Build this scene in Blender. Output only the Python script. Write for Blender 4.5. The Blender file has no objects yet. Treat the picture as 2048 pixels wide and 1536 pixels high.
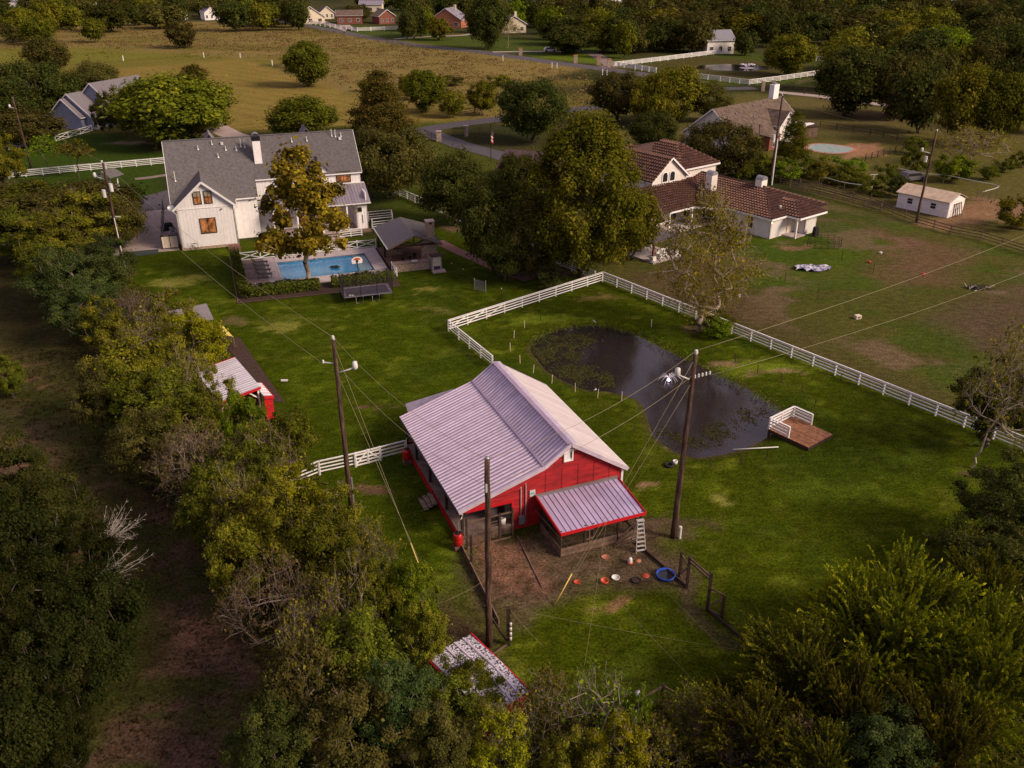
import bpy, math, random
import numpy as np
from mathutils import Vector, Matrix, Euler
R = math.radians
rng = np.random.default_rng(7)
random.seed(7)
sc = bpy.context.scene
col = sc.collection

# ---------------------------------------------------------------- camera, world, sun
PITCH = R(26.6); CAM_H = 35.0; FPX = 1735.0
cam_d = bpy.data.cameras.new('camera'); cam = bpy.data.objects.new('camera', cam_d); col.objects.link(cam)
cam.location = (0, 0, CAM_H); cam.rotation_euler = (R(90) - PITCH, 0, 0)
cam_d.sensor_width = 36; cam_d.lens = 36 * FPX / 2048; cam_d.clip_start = .5; cam_d.clip_end = 6000
sc.camera = cam
world = bpy.data.worlds.new('World'); sc.world = world; world.use_nodes = True
nt = world.node_tree; nt.nodes.clear()
SUN_EL, SUN_AZ = R(33), R(112)          # azimuth clockwise from +Y
wo = nt.nodes.new('ShaderNodeOutputWorld'); bg = nt.nodes.new('ShaderNodeBackground')
sky = nt.nodes.new('ShaderNodeTexSky'); sky.sky_type = 'NISHITA'; sky.sun_disc = False
sky.sun_elevation = SUN_EL; sky.sun_rotation = SUN_AZ; sky.dust_density = 3; sky.air_density = 1.2
mx = nt.nodes.new('ShaderNodeMix'); mx.data_type = 'RGBA'; mx.clamp_result = False
tc = nt.nodes.new('ShaderNodeTexCoord'); ns = nt.nodes.new('ShaderNodeTexNoise'); ns.inputs['Scale'].default_value = 3.0; ns.inputs['Detail'].default_value = 6
mp = nt.nodes.new('ShaderNodeMapping'); mp.inputs['Scale'].default_value = (1, 1, 3)
rp = nt.nodes.new('ShaderNodeValToRGB')
rp.color_ramp.elements[0].position = .38; rp.color_ramp.elements[0].color = (.62, .62, .62, 1)
rp.color_ramp.elements[1].position = .62; rp.color_ramp.elements[1].color = (.88, .88, .88, 1)
nt.links.new(tc.outputs['Generated'], mp.inputs['Vector']); nt.links.new(mp.outputs[0], ns.inputs['Vector'])
nt.links.new(ns.outputs['Fac'], rp.inputs[0]); nt.links.new(rp.outputs[0], mx.inputs[0])
nt.links.new(sky.outputs[0], mx.inputs[6]); mx.inputs[7].default_value = (5.0, 4.0, 4.9, 1)   # dusk cloud cover
nt.links.new(mx.outputs[2], bg.inputs[0]); bg.inputs[1].default_value = .062
nt.links.new(bg.outputs[0], wo.inputs[0])
sun_d = bpy.data.lights.new('sun', 'SUN'); sun = bpy.data.objects.new('sun', sun_d); col.objects.link(sun)
sun_d.energy = 2.7; sun_d.angle = R(18); sun_d.color = (1, .81, .60)
sun.rotation_euler = (R(90) - SUN_EL, 0, R(180) - SUN_AZ)
sc.view_settings.view_transform = 'Standard'; sc.view_settings.look = 'None'; sc.view_settings.exposure = .70
sc.view_settings.gamma = 1; sc.view_settings.use_curve_mapping = False
sc.render.engine = 'CYCLES'; sc.cycles.max_bounces = 5; sc.cycles.transparent_max_bounces = 6

# ---------------------------------------------------------------- helpers
_s, _c = math.sin(PITCH), math.cos(PITCH)
def G(px, py, z=0.0):                 # a place on the ground (or at height z)
    a = (px - 1024) / FPX; v = (py - 768) / FPX
    d = (a, _c - v * _s, -_s - v * _c); t = (z - CAM_H) / d[2]
    return Vector((d[0] * t, d[1] * t, z))
def depth_of(p): return p[1] * _c - (p[2] - CAM_H) * _s
def frame_pt(fr, u, v, z=0):
    x0, y0, a = fr; return Vector((x0 + u * math.cos(a) - v * math.sin(a), y0 + u * math.sin(a) + v * math.cos(a), z))

def tag(o, label=None, cat=None, group=None, kind=None):
    if label: o['label'] = label
    if cat: o['category'] = cat
    if group: o['group'] = group
    if kind: o['kind'] = kind
    return o
def thing(name, label, cat, loc=(0, 0, 0), rz=0, group=None):
    o = bpy.data.objects.new(name, None); col.objects.link(o); o.location = loc; o.rotation_euler = (0, 0, rz)
    o.empty_display_size = .2
    return tag(o, label, cat, group)
def link(name, me, parent=None):
    o = bpy.data.objects.new(name, me); col.objects.link(o); o.parent = parent; return o
def mesh(name, verts, faces, m, parent=None, smooth=False):
    me = bpy.data.meshes.new(name); me.from_pydata([tuple(v) for v in verts], [], faces); me.update()
    if m: me.materials.append(m)
    if smooth: me.polygons.foreach_set('use_smooth', [True] * len(me.polygons))
    return link(name, me, parent)
def fast_mesh(name, V, Fq, m, attr=None, smooth=False):
    me = bpy.data.meshes.new(name); n = Fq.shape[1]
    me.vertices.add(len(V)); me.vertices.foreach_set('co', V.astype(np.float32).ravel())
    me.loops.add(Fq.size); me.loops.foreach_set('vertex_index', Fq.astype(np.int32).ravel())
    me.polygons.add(len(Fq)); me.polygons.foreach_set('loop_start', np.arange(0, Fq.size, n, dtype=np.int32))
    try: me.polygons.foreach_set('loop_total', np.full(len(Fq), n, dtype=np.int32))
    except Exception: pass
    if attr is not None:
        for k, a in attr.items():
            if a.ndim == 1:
                at = me.attributes.new(k, 'FLOAT', 'POINT'); at.data.foreach_set('value', a.astype(np.float32))
            else:
                at = me.attributes.new(k, 'FLOAT_COLOR', 'POINT'); at.data.foreach_set('color', a.astype(np.float32).ravel())
    if smooth: me.polygons.foreach_set('use_smooth', np.ones(len(Fq), dtype=bool))
    me.update(); me.validate()
    if m: me.materials.append(m)
    return me

# materials
def mat(name, c, rough=.8, var=.18, scale=3.0, metal=0, bump=0, bscale=20, spec=.3, stretch=(1, 1, 1), c2=None, emit=0, det=6, lo=.35, hi=.65, ov=.1):
    m = bpy.data.materials.new(name); m.use_nodes = True; t = m.node_tree; b = t.nodes['Principled BSDF']
    b.inputs['Roughness'].default_value = rough; b.inputs['Metallic'].default_value = metal
    b.inputs['Specular IOR Level'].default_value = spec
    ge = t.nodes.new('ShaderNodeNewGeometry'); mp = t.nodes.new('ShaderNodeMapping'); mp.inputs['Scale'].default_value = stretch
    t.links.new(ge.outputs['Position'], mp.inputs['Vector'])
    n = t.nodes.new('ShaderNodeTexNoise'); n.inputs['Scale'].default_value = scale; n.inputs['Detail'].default_value = det
    n.inputs['Roughness'].default_value = .65
    t.links.new(mp.outputs[0], n.inputs['Vector'])
    r = t.nodes.new('ShaderNodeValToRGB'); e = r.color_ramp.elements
    c2 = c2 or tuple(min(1, x * (1 + var)) for x in c)
    ca = tuple(x * (1 - var) for x in c) if c2 and var else c
    e[0].position = lo; e[0].color = (*ca, 1); e[1].position = hi; e[1].color = (*c2, 1)
    t.links.new(n.outputs['Fac'], r.inputs[0])
    oi = t.nodes.new('ShaderNodeObjectInfo'); mr = t.nodes.new('ShaderNodeMapRange')
    mr.inputs['To Min'].default_value = 1 - ov; mr.inputs['To Max'].default_value = 1 + ov
    t.links.new(oi.outputs['Random'], mr.inputs['Value'])
    mm = t.nodes.new('ShaderNodeVectorMath'); mm.operation = 'SCALE'
    t.links.new(r.outputs[0], mm.inputs[0]); t.links.new(mr.outputs[0], mm.inputs['Scale'])
    t.links.new(mm.outputs[0], b.inputs['Base Color'])
    if bump:
        n2 = t.nodes.new('ShaderNodeTexNoise'); n2.inputs['Scale'].default_value = bscale; n2.inputs['Detail'].default_value = 4
        t.links.new(mp.outputs[0], n2.inputs['Vector'])
        bp = t.nodes.new('ShaderNodeBump'); bp.inputs['Strength'].default_value = bump; bp.inputs['Distance'].default_value = .05
        t.links.new(n2.outputs['Fac'], bp.inputs['Height']); t.links.new(bp.outputs[0], b.inputs['Normal'])
    if emit:
        b.inputs['Emission Strength'].default_value = emit; t.links.new(r.outputs[0], b.inputs['Emission Color'])
    return m
def leafmat(name, ca, cb, cc=None, trans=.25):
    """ca..cb by leaf, cc a third tone for some boughs"""
    m = bpy.data.materials.new(name); m.use_nodes = True; t = m.node_tree; t.nodes.clear()
    out = t.nodes.new('ShaderNodeOutputMaterial')
    at = t.nodes.new('ShaderNodeAttribute'); at.attribute_name = 'leaf'
    r = t.nodes.new('ShaderNodeValToRGB'); e = r.color_ramp.elements
    e[0].position = .12; e[0].color = (*ca, 1); e[1].position = .72; e[1].color = (*cb, 1)
    if cc: x = r.color_ramp.elements.new(.93); x.color = (*cc, 1)
    t.links.new(at.outputs['Fac'], r.inputs[0])
    oi = t.nodes.new('ShaderNodeObjectInfo'); hs = t.nodes.new('ShaderNodeHueSaturation')
    a1 = t.nodes.new('ShaderNodeMapRange'); a1.inputs['To Min'].default_value = .492; a1.inputs['To Max'].default_value = .522
    a2 = t.nodes.new('ShaderNodeMapRange'); a2.inputs['To Min'].default_value = .82; a2.inputs['To Max'].default_value = 1.2
    t.links.new(oi.outputs['Random'], a1.inputs['Value']); t.links.new(oi.outputs['Random'], a2.inputs['Value'])
    t.links.new(a1.outputs[0], hs.inputs['Hue']); t.links.new(a2.outputs[0], hs.inputs['Value'])
    t.links.new(r.outputs[0], hs.inputs['Color'])
    d = t.nodes.new('ShaderNodeBsdfDiffuse'); tr = t.nodes.new('ShaderNodeBsdfTranslucent'); gl = t.nodes.new('ShaderNodeBsdfGlossy')
    gl.inputs['Roughness'].default_value = .5; gl.inputs['Color'].default_value = (.9, .9, .9, 1)
    m1 = t.nodes.new('ShaderNodeMixShader'); m1.inputs[0].default_value = trans
    m2 = t.nodes.new('ShaderNodeMixShader'); m2.inputs[0].default_value = .0
    for q in (d, tr): t.links.new(hs.outputs[0], q.inputs['Color'])
    t.links.new(d.outputs[0], m1.inputs[1]); t.links.new(tr.outputs[0], m1.inputs[2])
    t.links.new(m1.outputs[0], m2.inputs[1]); t.links.new(gl.outputs[0], m2.inputs[2]); t.links.new(m2.outputs[0], out.inputs[0])
    return m

M = dict(
 white=mat('white_paint', (.80, .76, .77), .6, .06, 2), rail=mat('fence_white', (.78, .75, .76), .55, .08, 3),
 red=mat('barn_red', (.31, .010, .014), .65, .36, 1.3, stretch=(.7, .7, 4), det=9, ov=.16), redtrim=mat('red_trim', (.5, .012, .02), .5, .1, 3),
 metal=mat('galvanised_roof', (.40, .30, .42), .40, .12, .9, metal=.3, spec=.5), metalrib=mat('roof_rib', (.66, .56, .67), .4, .12, 1.5, metal=.2, spec=.5),  # rib colour is the roof metal with a highlight painted in
 metal2=mat('standing_seam', (.30, .26, .30), .4, .08, 1, metal=.4, spec=.5),
 shingle=mat('asphalt_shingles', (.112, .10, .104), .9, .24, 3, det=8, bump=.5, bscale=30), shingle2=mat('shingles_lilac', (.17, .15, .17), .9, .22, 9, bump=.4, bscale=30),
 shinglebrown=mat('brown_shingles', (.13, .09, .07), .9, .4, 1.2, bump=.4, bscale=25),
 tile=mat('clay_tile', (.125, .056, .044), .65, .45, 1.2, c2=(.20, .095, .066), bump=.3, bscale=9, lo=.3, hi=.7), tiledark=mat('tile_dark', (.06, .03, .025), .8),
 stucco=mat('stucco', (.72, .66, .62), .8, .1, .7, bump=.1), brickp=mat('painted_brick', (.68, .64, .62), .8, .08, 4),
 brick=mat('red_brick', (.20, .07, .05), .85, .3, 8), stone=mat('cabana_stone', (.34, .25, .19), .85, .45, 7, c2=(.5, .38, .29), bump=.5, bscale=9, lo=.4, hi=.6),
 wood=mat('weathered_wood', (.15, .095, .07), .85, .35, 3, ov=.2, bump=.3), wooddark=mat('dark_wood', (.045, .027, .020), .8, .3, 3, bump=.2),
 pole=mat('pole_wood', (.085, .045, .03), .8, .5, 1.6, c2=(.17, .10, .07), bump=.4, bscale=12, stretch=(4, 4, .5), lo=.45, hi=.7),
 deck=mat('dock_boards', (.30, .135, .07), .7, .4, 3, ov=.25, bump=.2, stretch=(1, 1, 1)), porch=mat('porch_boards', (.20, .14, .125), .8, .25, 2, ov=.22),
 concrete=mat('concrete', (.37, .29, .27), .85, .14, .7), patio=mat('patio_stone', (.42, .35, .35), .8, .12, 1.0), asphalt=mat('asphalt', (.075, .065, .078), .85, .2, 1.4, bump=.3),
 roadm=mat('road_asphalt', (.10, .085, .095), .9, .2, .6), gravel=mat('gravel', (.22, .165, .15), .9, .3, 2), mulch=mat('mulch', (.055, .03, .024), .95, .4, 6, bump=.8),
 brickpath=mat('brick_path', (.17, .085, .07), .9, .35, 6, bump=.4), black=mat('black_metal', (.012, .011, .012), .5, .1), ladder=mat('ladder_metal', (.42, .40, .38), .5, .1), garageroof=mat('garage_roof', (.075, .045, .05), .8, .3, 3), grey=mat('grey_metal', (.33, .32, .34), .45, .1, metal=.5),
 glass=mat('dark_glass', (.018, .018, .024), .08, .2, spec=.8), netm=mat('dark_mesh', (.03, .022, .025), .7),
 lit=mat('lit_window', (.10, .04, .02), .25, .5, 1.3, c2=(.50, .21, .08), emit=.11, det=3, lo=.36, hi=.68), blind=mat('roller_blind', (.30, .27, .19), .7, .1), lamp=mat('lamp_glow', (1, .6, .25), .5, 0, emit=4),
 rubber=mat('black_rubber', (.01, .01, .011), .6), redplastic=mat('red_plastic', (.5, .015, .015), .35, .1, spec=.5), orange=mat('orange_plastic', (.5, .08, .035), .4, .1),
 terracotta=mat('terracotta', (.42, .16, .10), .8, .15), blueplastic=mat('blue_plastic', (.03, .10, .55), .35, .1), yellow=mat('yellow_guard', (.62, .45, .12), .5, .1),
 yellowslide=mat('yellow_canvas', (.65, .5, .12), .6, .1), wire=mat('wire_metal', (.26, .22, .13), .5, .1), trampm=mat('trampoline_mat', (.05, .04, .06), .7), tramp_edge=mat('trampoline_pad', (.14, .12, .15), .7),
 porcelain=mat('porcelain', (.62, .6, .58), .3, .05), tarp=mat('tarp_cloth', (.22, .19, .42), .6, .5, 1.6, c2=(.75, .72, .8), lo=.45, hi=.6), cream=mat('cream_paint', (.66, .56, .44), .7, .08), bluewall=mat('blue_siding', (.26, .28, .40), .7, .08),
 bark=mat('bark', (.09, .065, .05), .9, .4, 5, bump=.5), barkpale=mat('bark_pale', (.34, .27, .22), .85, .35, 3, bump=.3), barkgrey=mat('bark_grey', (.22, .165, .14), .9, .3, 4),
 chalk=mat('bleached_branch', (.42, .36, .34), .85, .2, 4), stonegrey=mat('well_stone', (.36, .30, .28), .85, .35, 7), teal=mat('teal_ceramic', (.05, .35, .42), .3, .1), leaflitter=mat('littered_metal', (.085, .075, .08), .7, .3, 9, c2=(.66, .62, .72), det=4, lo=.47, hi=.53),
)
SOIL = M['mulch']

# shared unit box per material
_cube = {}
CV = [(-.5, -.5, -.5), (.5, -.5, -.5), (.5, .5, -.5), (-.5, .5, -.5), (-.5, -.5, .5), (.5, -.5, .5), (.5, .5, .5), (-.5, .5, .5)]
CF = [(0, 3, 2, 1), (4, 5, 6, 7), (0, 1, 5, 4), (1, 2, 6, 5), (2, 3, 7, 6), (3, 0, 4, 7)]
def cube(m):
    if m.name not in _cube:
        me = bpy.data.meshes.new('box_' + m.name); me.from_pydata(CV, [], CF); me.materials.append(m); _cube[m.name] = me
    return _cube[m.name]
def box(name, parent, c, size, m, rz=0, rx=0, ry=0):
    o = link(name, cube(m), parent); o.location = c; o.scale = size; o.rotation_euler = (rx, ry, rz); return o
def beam(name, parent, a, b, w, h, m):
    """square bar from a to b: w horizontal width, h depth"""
    a, b = Vector(a), Vector(b); d = b - a; L = d.length
    o = link(name, cube(m), parent); o.location = (a + b) / 2; o.scale = (L, w, h)
    x = d.normalized(); up = Vector((0, 0, 1)) if abs(x.z) < .95 else Vector((0, 1, 0))
    y = up.cross(x).normalized(); z = x.cross(y)
    o.rotation_mode = 'QUATERNION'; o.rotation_quaternion = Matrix((x, y, z)).transposed().to_quaternion(); return o
_cyl = {}
def cylm(m, n=12, top=1.0):
    k = (m.name, n, top)
    if k not in _cyl:
        V = [(math.cos(i * 2 * math.pi / n), math.sin(i * 2 * math.pi / n), 0) for i in range(n)] + [(top * math.cos(i * 2 * math.pi / n), top * math.sin(i * 2 * math.pi / n), 1) for i in range(n)]
        Fc = [(i, (i + 1) % n, n + (i + 1) % n, n + i) for i in range(n)] + [tuple(range(n - 1, -1, -1)), tuple(range(n, 2 * n))]
        me = bpy.data.meshes.new('cyl_' + m.name); me.from_pydata(V, [], Fc); me.materials.append(m); _cyl[k] = me
    return _cyl[k]
def cyl(name, parent, a, b, r, m, n=12, top=1.0):
    a, b = Vector(a), Vector(b); d = b - a
    o = link(name, cylm(m, n, top), parent); o.location = a; o.scale = (r, r, d.length)
    o.rotation_mode = 'QUATERNION'; o.rotation_quaternion = Vector((0, 0, 1)).rotation_difference(d.normalized()); return o
def tubes(edges, sides=5):
    """edges: (N,8) a(3) b(3) ra rb -> verts, quads"""
    E = np.asarray(edges, float); a, b, ra, rb = E[:, :3], E[:, 3:6], E[:, 6], E[:, 7]
    d = b - a; L = np.linalg.norm(d, axis=1, keepdims=True) + 1e-9; d /= L
    ref = np.where(np.abs(d[:, 2:3]) < .9, np.array([[0, 0, 1.]]), np.array([[1., 0, 0]]))
    x = np.cross(d, ref); x /= np.linalg.norm(x, axis=1, keepdims=True); y = np.cross(d, x)
    an = np.arange(sides) * 2 * np.pi / sides
    ring = x[:, None] * np.cos(an)[None, :, None] + y[:, None] * np.sin(an)[None, :, None]
    V = np.concatenate([a[:, None] + ring * ra[:, None, None], b[:, None] + ring * rb[:, None, None]], 1).reshape(-1, 3)
    i = np.arange(sides); q = np.stack([i, (i + 1) % sides, (i + 1) % sides + sides, i + sides], 1)
    Fq = (q[None] + (np.arange(len(E)) * 2 * sides)[:, None, None]).reshape(-1, 4)
    return V, Fq
def tube_path(name, parent, pts, r, m, sides=6, smooth=True):
    pts = [Vector(p) for p in pts]; n = len(pts); V = []; Fc = []
    for i, p in enumerate(pts):
        d = (pts[min(i + 1, n - 1)] - pts[max(i - 1, 0)]).normalized(); ref = Vector((0, 0, 1)) if abs(d.z) < .9 else Vector((1, 0, 0))
        x = d.cross(ref).normalized(); y = d.cross(x); rr = r[i] if isinstance(r, (list, tuple)) else r
        for k in range(sides):
            an = k * 2 * math.pi / sides; V.append(p + (x * math.cos(an) + y * math.sin(an)) * rr)
    for i in range(n - 1):
        for k in range(sides): Fc.append((i * sides + k, i * sides + (k + 1) % sides, (i + 1) * sides + (k + 1) % sides, (i + 1) * sides + k))
    Fc.append(tuple(range(sides - 1, -1, -1))); Fc.append(tuple((n - 1) * sides + k for k in range(sides)))
    return mesh(name, V, Fc, m, parent, smooth)
def slab(name, parent, top, th, m):
    """polygon of 3-D top corners (counter-clockwise from above) thickened downwards"""
    n = len(top); V = [tuple(p) for p in top] + [(p[0], p[1], p[2] - th) for p in top]
    Fc = [tuple(range(n)), tuple(range(2 * n - 1, n - 1, -1))] + [(i, n + i, n + (i + 1) % n, (i + 1) % n) for i in range(n)]
    return mesh(name, V, Fc, m, parent)
def prism(name, parent, pts2, z0, z1, m):
    return slab(name, parent, [(p[0], p[1], z1) for p in pts2], z1 - z0, m)
def sheet(name, parent, pts, z, m):
    return mesh(name, [(p[0], p[1], z) for p in pts], [tuple(range(len(pts)))], m, parent)
def lathe(name, parent, prof, m, loc=(0, 0, 0), n=20, smooth=True):
    V = []; Fc = []
    for r_, z_ in prof:
        for k in range(n): V.append((loc[0] + r_ * math.cos(2 * math.pi * k / n), loc[1] + r_ * math.sin(2 * math.pi * k / n), loc[2] + z_))
    for i in range(len(prof) - 1):
        for k in range(n): Fc.append((i * n + k, i * n + (k + 1) % n, (i + 1) * n + (k + 1) % n, (i + 1) * n + k))
    return mesh(name, V, Fc, m, parent, smooth)
def ribbon_pts(pts, w):
    out_l, out_r = [], []
    for i, p in enumerate(pts):
        d = (Vector(pts[min(i + 1, len(pts) - 1)]) - Vector(pts[max(i - 1, 0)])); d.z = 0; d.normalize()
        n = Vector((-d.y, d.x, 0)) * w / 2; out_l.append(Vector(p) + n); out_r.append(Vector(p) - n)
    return out_l, out_r
def smooth_path(pts, k=8):
    P_ = [Vector(p) for p in pts]; P_ = [P_[0] * 2 - P_[1]] + P_ + [P_[-1] * 2 - P_[-2]]; out = []
    for i in range(1, len(P_) - 2):
        for j in range(k):
            t = j / k; p0, p1, p2, p3 = P_[i - 1:i + 3]
            out.append(.5 * ((2 * p1) + (-p0 + p2) * t + (2 * p0 - 5 * p1 + 4 * p2 - p3) * t * t + (-p0 + 3 * p1 - 3 * p2 + p3) * t ** 3))
    out.append(P_[-2]); return out
def ribbon(name, pts, w, z, m):
    l, r = ribbon_pts(pts, w); n = len(pts)
    V = [(p.x, p.y, z) for p in l] + [(p.x, p.y, z) for p in r]
    o = mesh(name, V, [(n + i, n + i + 1, i + 1, i) for i in range(n - 1)], m); return o

# value noise
_tab = rng.random((256, 256))
def vnoise(x, y):
    xi, yi = np.floor(x).astype(int), np.floor(y).astype(int); fx, fy = x - xi, y - yi
    fx = fx * fx * (3 - 2 * fx); fy = fy * fy * (3 - 2 * fy)
    g = lambda i, j: _tab[(xi + i) & 255, (yi + j) & 255]
    return (g(0, 0) * (1 - fx) + g(1, 0) * fx) * (1 - fy) + (g(0, 1) * (1 - fx) + g(1, 1) * fx) * fy
def fbm(x, y, o=4):
    s = 0; a = .5; t = 0
    for k in range(o): s = s + a * vnoise(x * 2 ** k + 17 * k, y * 2 ** k + 31 * k); t += a; a *= .55
    return s / t
def sdist(poly, X, Y):
    """signed distance to polygon, positive inside"""
    poly = np.array([(p[0], p[1]) for p in poly]); n = len(poly); d = np.full(X.shape, 1e9); ins = np.zeros(X.shape, bool)
    for i in range(n):
        ax, ay = poly[i]; bx, by = poly[(i + 1) % n]; ex, ey = bx - ax, by - ay
        t = np.clip(((X - ax) * ex + (Y - ay) * ey) / (ex * ex + ey * ey + 1e-9), 0, 1)
        d = np.minimum(d, np.hypot(X - ax - t * ex, Y - ay - t * ey))
        c = (ay > Y) != (by > Y); xx = (bx - ax) * (Y - ay) / (by - ay + 1e-12) + ax; ins ^= c & (X < xx)
    return np.where(ins, d, -d)
# ---------------------------------------------------------------- ground
POND = [G(*p, -.25) for p in smooth_path([Vector((x, y, 0)) for x, y in [(1060, 700), (1075, 678), (1120, 660), (1190, 652), (1265, 668), (1340, 705), (1400, 732), (1470, 765), (1530, 800), (1566, 828), (1560, 852), (1538, 872), (1500, 893), (1440, 910), (1385, 914), (1340, 898), (1308, 872), (1298, 848), (1285, 810), (1262, 795), (1220, 784), (1170, 779), (1120, 758), (1080, 732)]], 4)[:-1] for p in [(p.x, p.y)]]
def gx(lo, hi, step): return np.arange(lo, hi, step)
xs = np.concatenate([[-3000, -1500, -800, -500, -380, -300], gx(-240, -90, 3), gx(-90, -45, 1), gx(-45, 48, .5), gx(48, 90, 1), gx(90, 260, 3), [320, 420, 560, 800, 1500, 3000]])
ys = np.concatenate([[-1500, -400, -100, -20, 5], gx(14, 112, .5), gx(112, 200, 1), gx(200, 420, 3), gx(420, 800, 12), [900, 1200, 1600, 2200, 3500]])
X, Y = np.meshgrid(xs, ys)
wx = X + 2.2 * (fbm(X / 4, Y / 4) - .5) * 2 + .8 * (fbm(X * .9, Y * .9) - .5); wy = Y + 2.2 * (fbm(X / 4 + 50, Y / 4 + 9) - .5) * 2
C3 = lambda r, g, b: np.array([r, g, b])[None, None, :]
def sm(a, b, x): t = np.clip((x - a) / (b - a), 0, 1); return t * t * (3 - 2 * t)
def over(A, c, w): return A * (1 - w[..., None]) + C3(*c) * w[..., None]
def zone(A, px, c, soft=1.5, w=1.0):
    p = [G(*q) for q in px]; d = sdist(p, wx, wy); return over(A, c, sm(-soft, soft, d) * w)
big = fbm(X / 28, Y / 28); med = fbm(X / 7 + 5, Y / 7 + 3); sml = fbm(X / 1.8, Y / 1.8)
MEADOW, OLIVE, LAWN, LIME, DIRT, BROWN = (.115, .072, .024), (.085, .078, .017), (.036, .052, .0015), (.10, .135, .012), (.115, .052, .034), (.048, .030, .020)
A = np.zeros(X.shape + (3,)) + C3(.048, .045, .016)
A = over(A, (.028, .032, .010), sm(.45, .6, big))
# back meadow
A = zone(A, [(-500, 140), (-500, 60), (560, 40), (1180, 135), (1010, 175), (1180, 215), (985, 240), (700, 220), (560, 130), (400, 110), (120, 130), (0, 150)], (.165, .122, .040), 4)
A = over(A, (.12, .10, .022), sm(.5, .62, fbm(X / 40, Y / 14)) * sm(170, 200, Y) * sm(480, 440, Y) * (X < 40) * .8)
A = zone(A, [(-300, 112), (0, 100), (160, 95), (420, 112), (560, 128), (300, 125), (0, 128)], (.12, .12, .016), 6, .8)
A = zone(A, [(85, 140), (130, 132), (420, 112), (480, 118), (560, 140), (700, 192), (940, 238), (830, 258), (560, 258), (480, 262), (270, 190)], (.195, .145, .036), 2)
fld = [G(*q) for q in [(85, 140), (130, 132), (420, 112), (480, 118), (560, 140), (700, 192), (940, 238), (830, 258), (560, 258), (480, 262), (270, 190)]]
st = np.sin((X * .5 - Y * .87) * 1.45 + 2 * fbm(X / 15, Y / 15)) * .5 + .5
fm = sm(-1, 3, sdist(fld, X, Y)); A = A * (1 - .26 * (fm * st)[..., None])
A = zone(A, [(85, 150), (480, 118), (420, 112), (130, 132)], (.105, .10, .017), 5, .7)
A = zone(A, [(440, 262), (560, 258), (960, 240), (870, 262), (880, 290), (1030, 330), (960, 400), (800, 380), (700, 260)], (.055, .062, .010), 2)
# front yards across the road
A = zone(A, [(0, 320), (100, 262), (240, 268), (300, 305), (470, 300), (330, 330), (330, 480), (240, 460), (0, 350)], (.030, .052, .006), 2)
A = zone(A, [(480, 30), (600, 55), (820, 85), (1200, 128), (1450, 100), (1640, 120), (1640, 170), (1400, 170), (1250, 130), (1250, 80), (900, 70), (620, 40)], (.050, .068, .012), 5)
A = zone(A, [(1130, 105), (1180, 104), (1215, 128), (1060, 115)], (.085, .12, .012), 4)
A = zone(A, [(1230, 140), (1380, 110), (1620, 130), (1640, 152), (1500, 160), (1300, 140)], (.060, .052, .016), 4)
# right pastures
A = zone(A, [(1140, 220), (1500, 185), (1850, 225), (2100, 250), (2600, 300), (2600, 700), (2100, 560), (1900, 460), (1640, 390), (1500, 300), (1300, 260)], (.088, .078, .022), 4)
A = zone(A, [(1590, 190), (1860, 235), (1900, 260), (1820, 290), (1600, 255)], (.10, .082, .028), 4)
A = zone(A, [(1680, 225), (1780, 222), (1820, 238), (1730, 245)], (.13, .085, .05), 4, .6)
A = zone(A, [(1700, 290), (1750, 285), (1760, 312), (1690, 318)], (.24, .13, .075), 1)
A = zone(A, [(1830, 450), (1960, 395), (2060, 400), (2060, 430), (1960, 450), (1900, 462)], (.20, .115, .065), 1.5, .9)
A = zone(A, [(1290, 455), (1500, 380), (1660, 400), (1840, 450), (2200, 545), (2500, 700), (2500, 1050), (2060, 900), (1205, 552), (1180, 520)], (.062, .062, .014), 2)
A = zone(A, [(1480, 470), (1620, 430), (1760, 465), (1770, 500), (1640, 560), (1560, 600), (1520, 540)], (.050, .072, .007), 2.5)
past = sdist([G(*q) for q in [(1205, 560), (1500, 430), (1640, 400), (2300, 560), (2400, 1000), (2048, 888)]], X, Y)
A = over(A, (.13, .085, .055), sm(.56, .68, fbm(X / 9 + 2, Y / 7)) * sm(0, 3, past) * .7)
A = over(A, (.040, .066, .007), sm(.50, .62, fbm(X / 11 + 40, Y / 6)) * sm(0, 3, past) * .7)
A = zone(A, [(1700, 440), (1790, 470), (1950, 500), (1900, 560), (1790, 580), (1750, 530), (1800, 500)], (.12, .062, .042), 3, .65)
A = zone(A, [(1860, 640), (2060, 570), (2100, 740), (1950, 700)], (.085, .050, .038), 3, .75)
A = zone(A, [(1220, 570), (1400, 500), (1480, 560), (1500, 640), (1430, 650)], (.075, .050, .025), 3, .8)
A = zone(A, [(1300, 600), (1440, 590), (1640, 690), (1900, 800), (2000, 870), (1800, 790), (1500, 680)], (.060, .042, .020), 3, .6)
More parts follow.
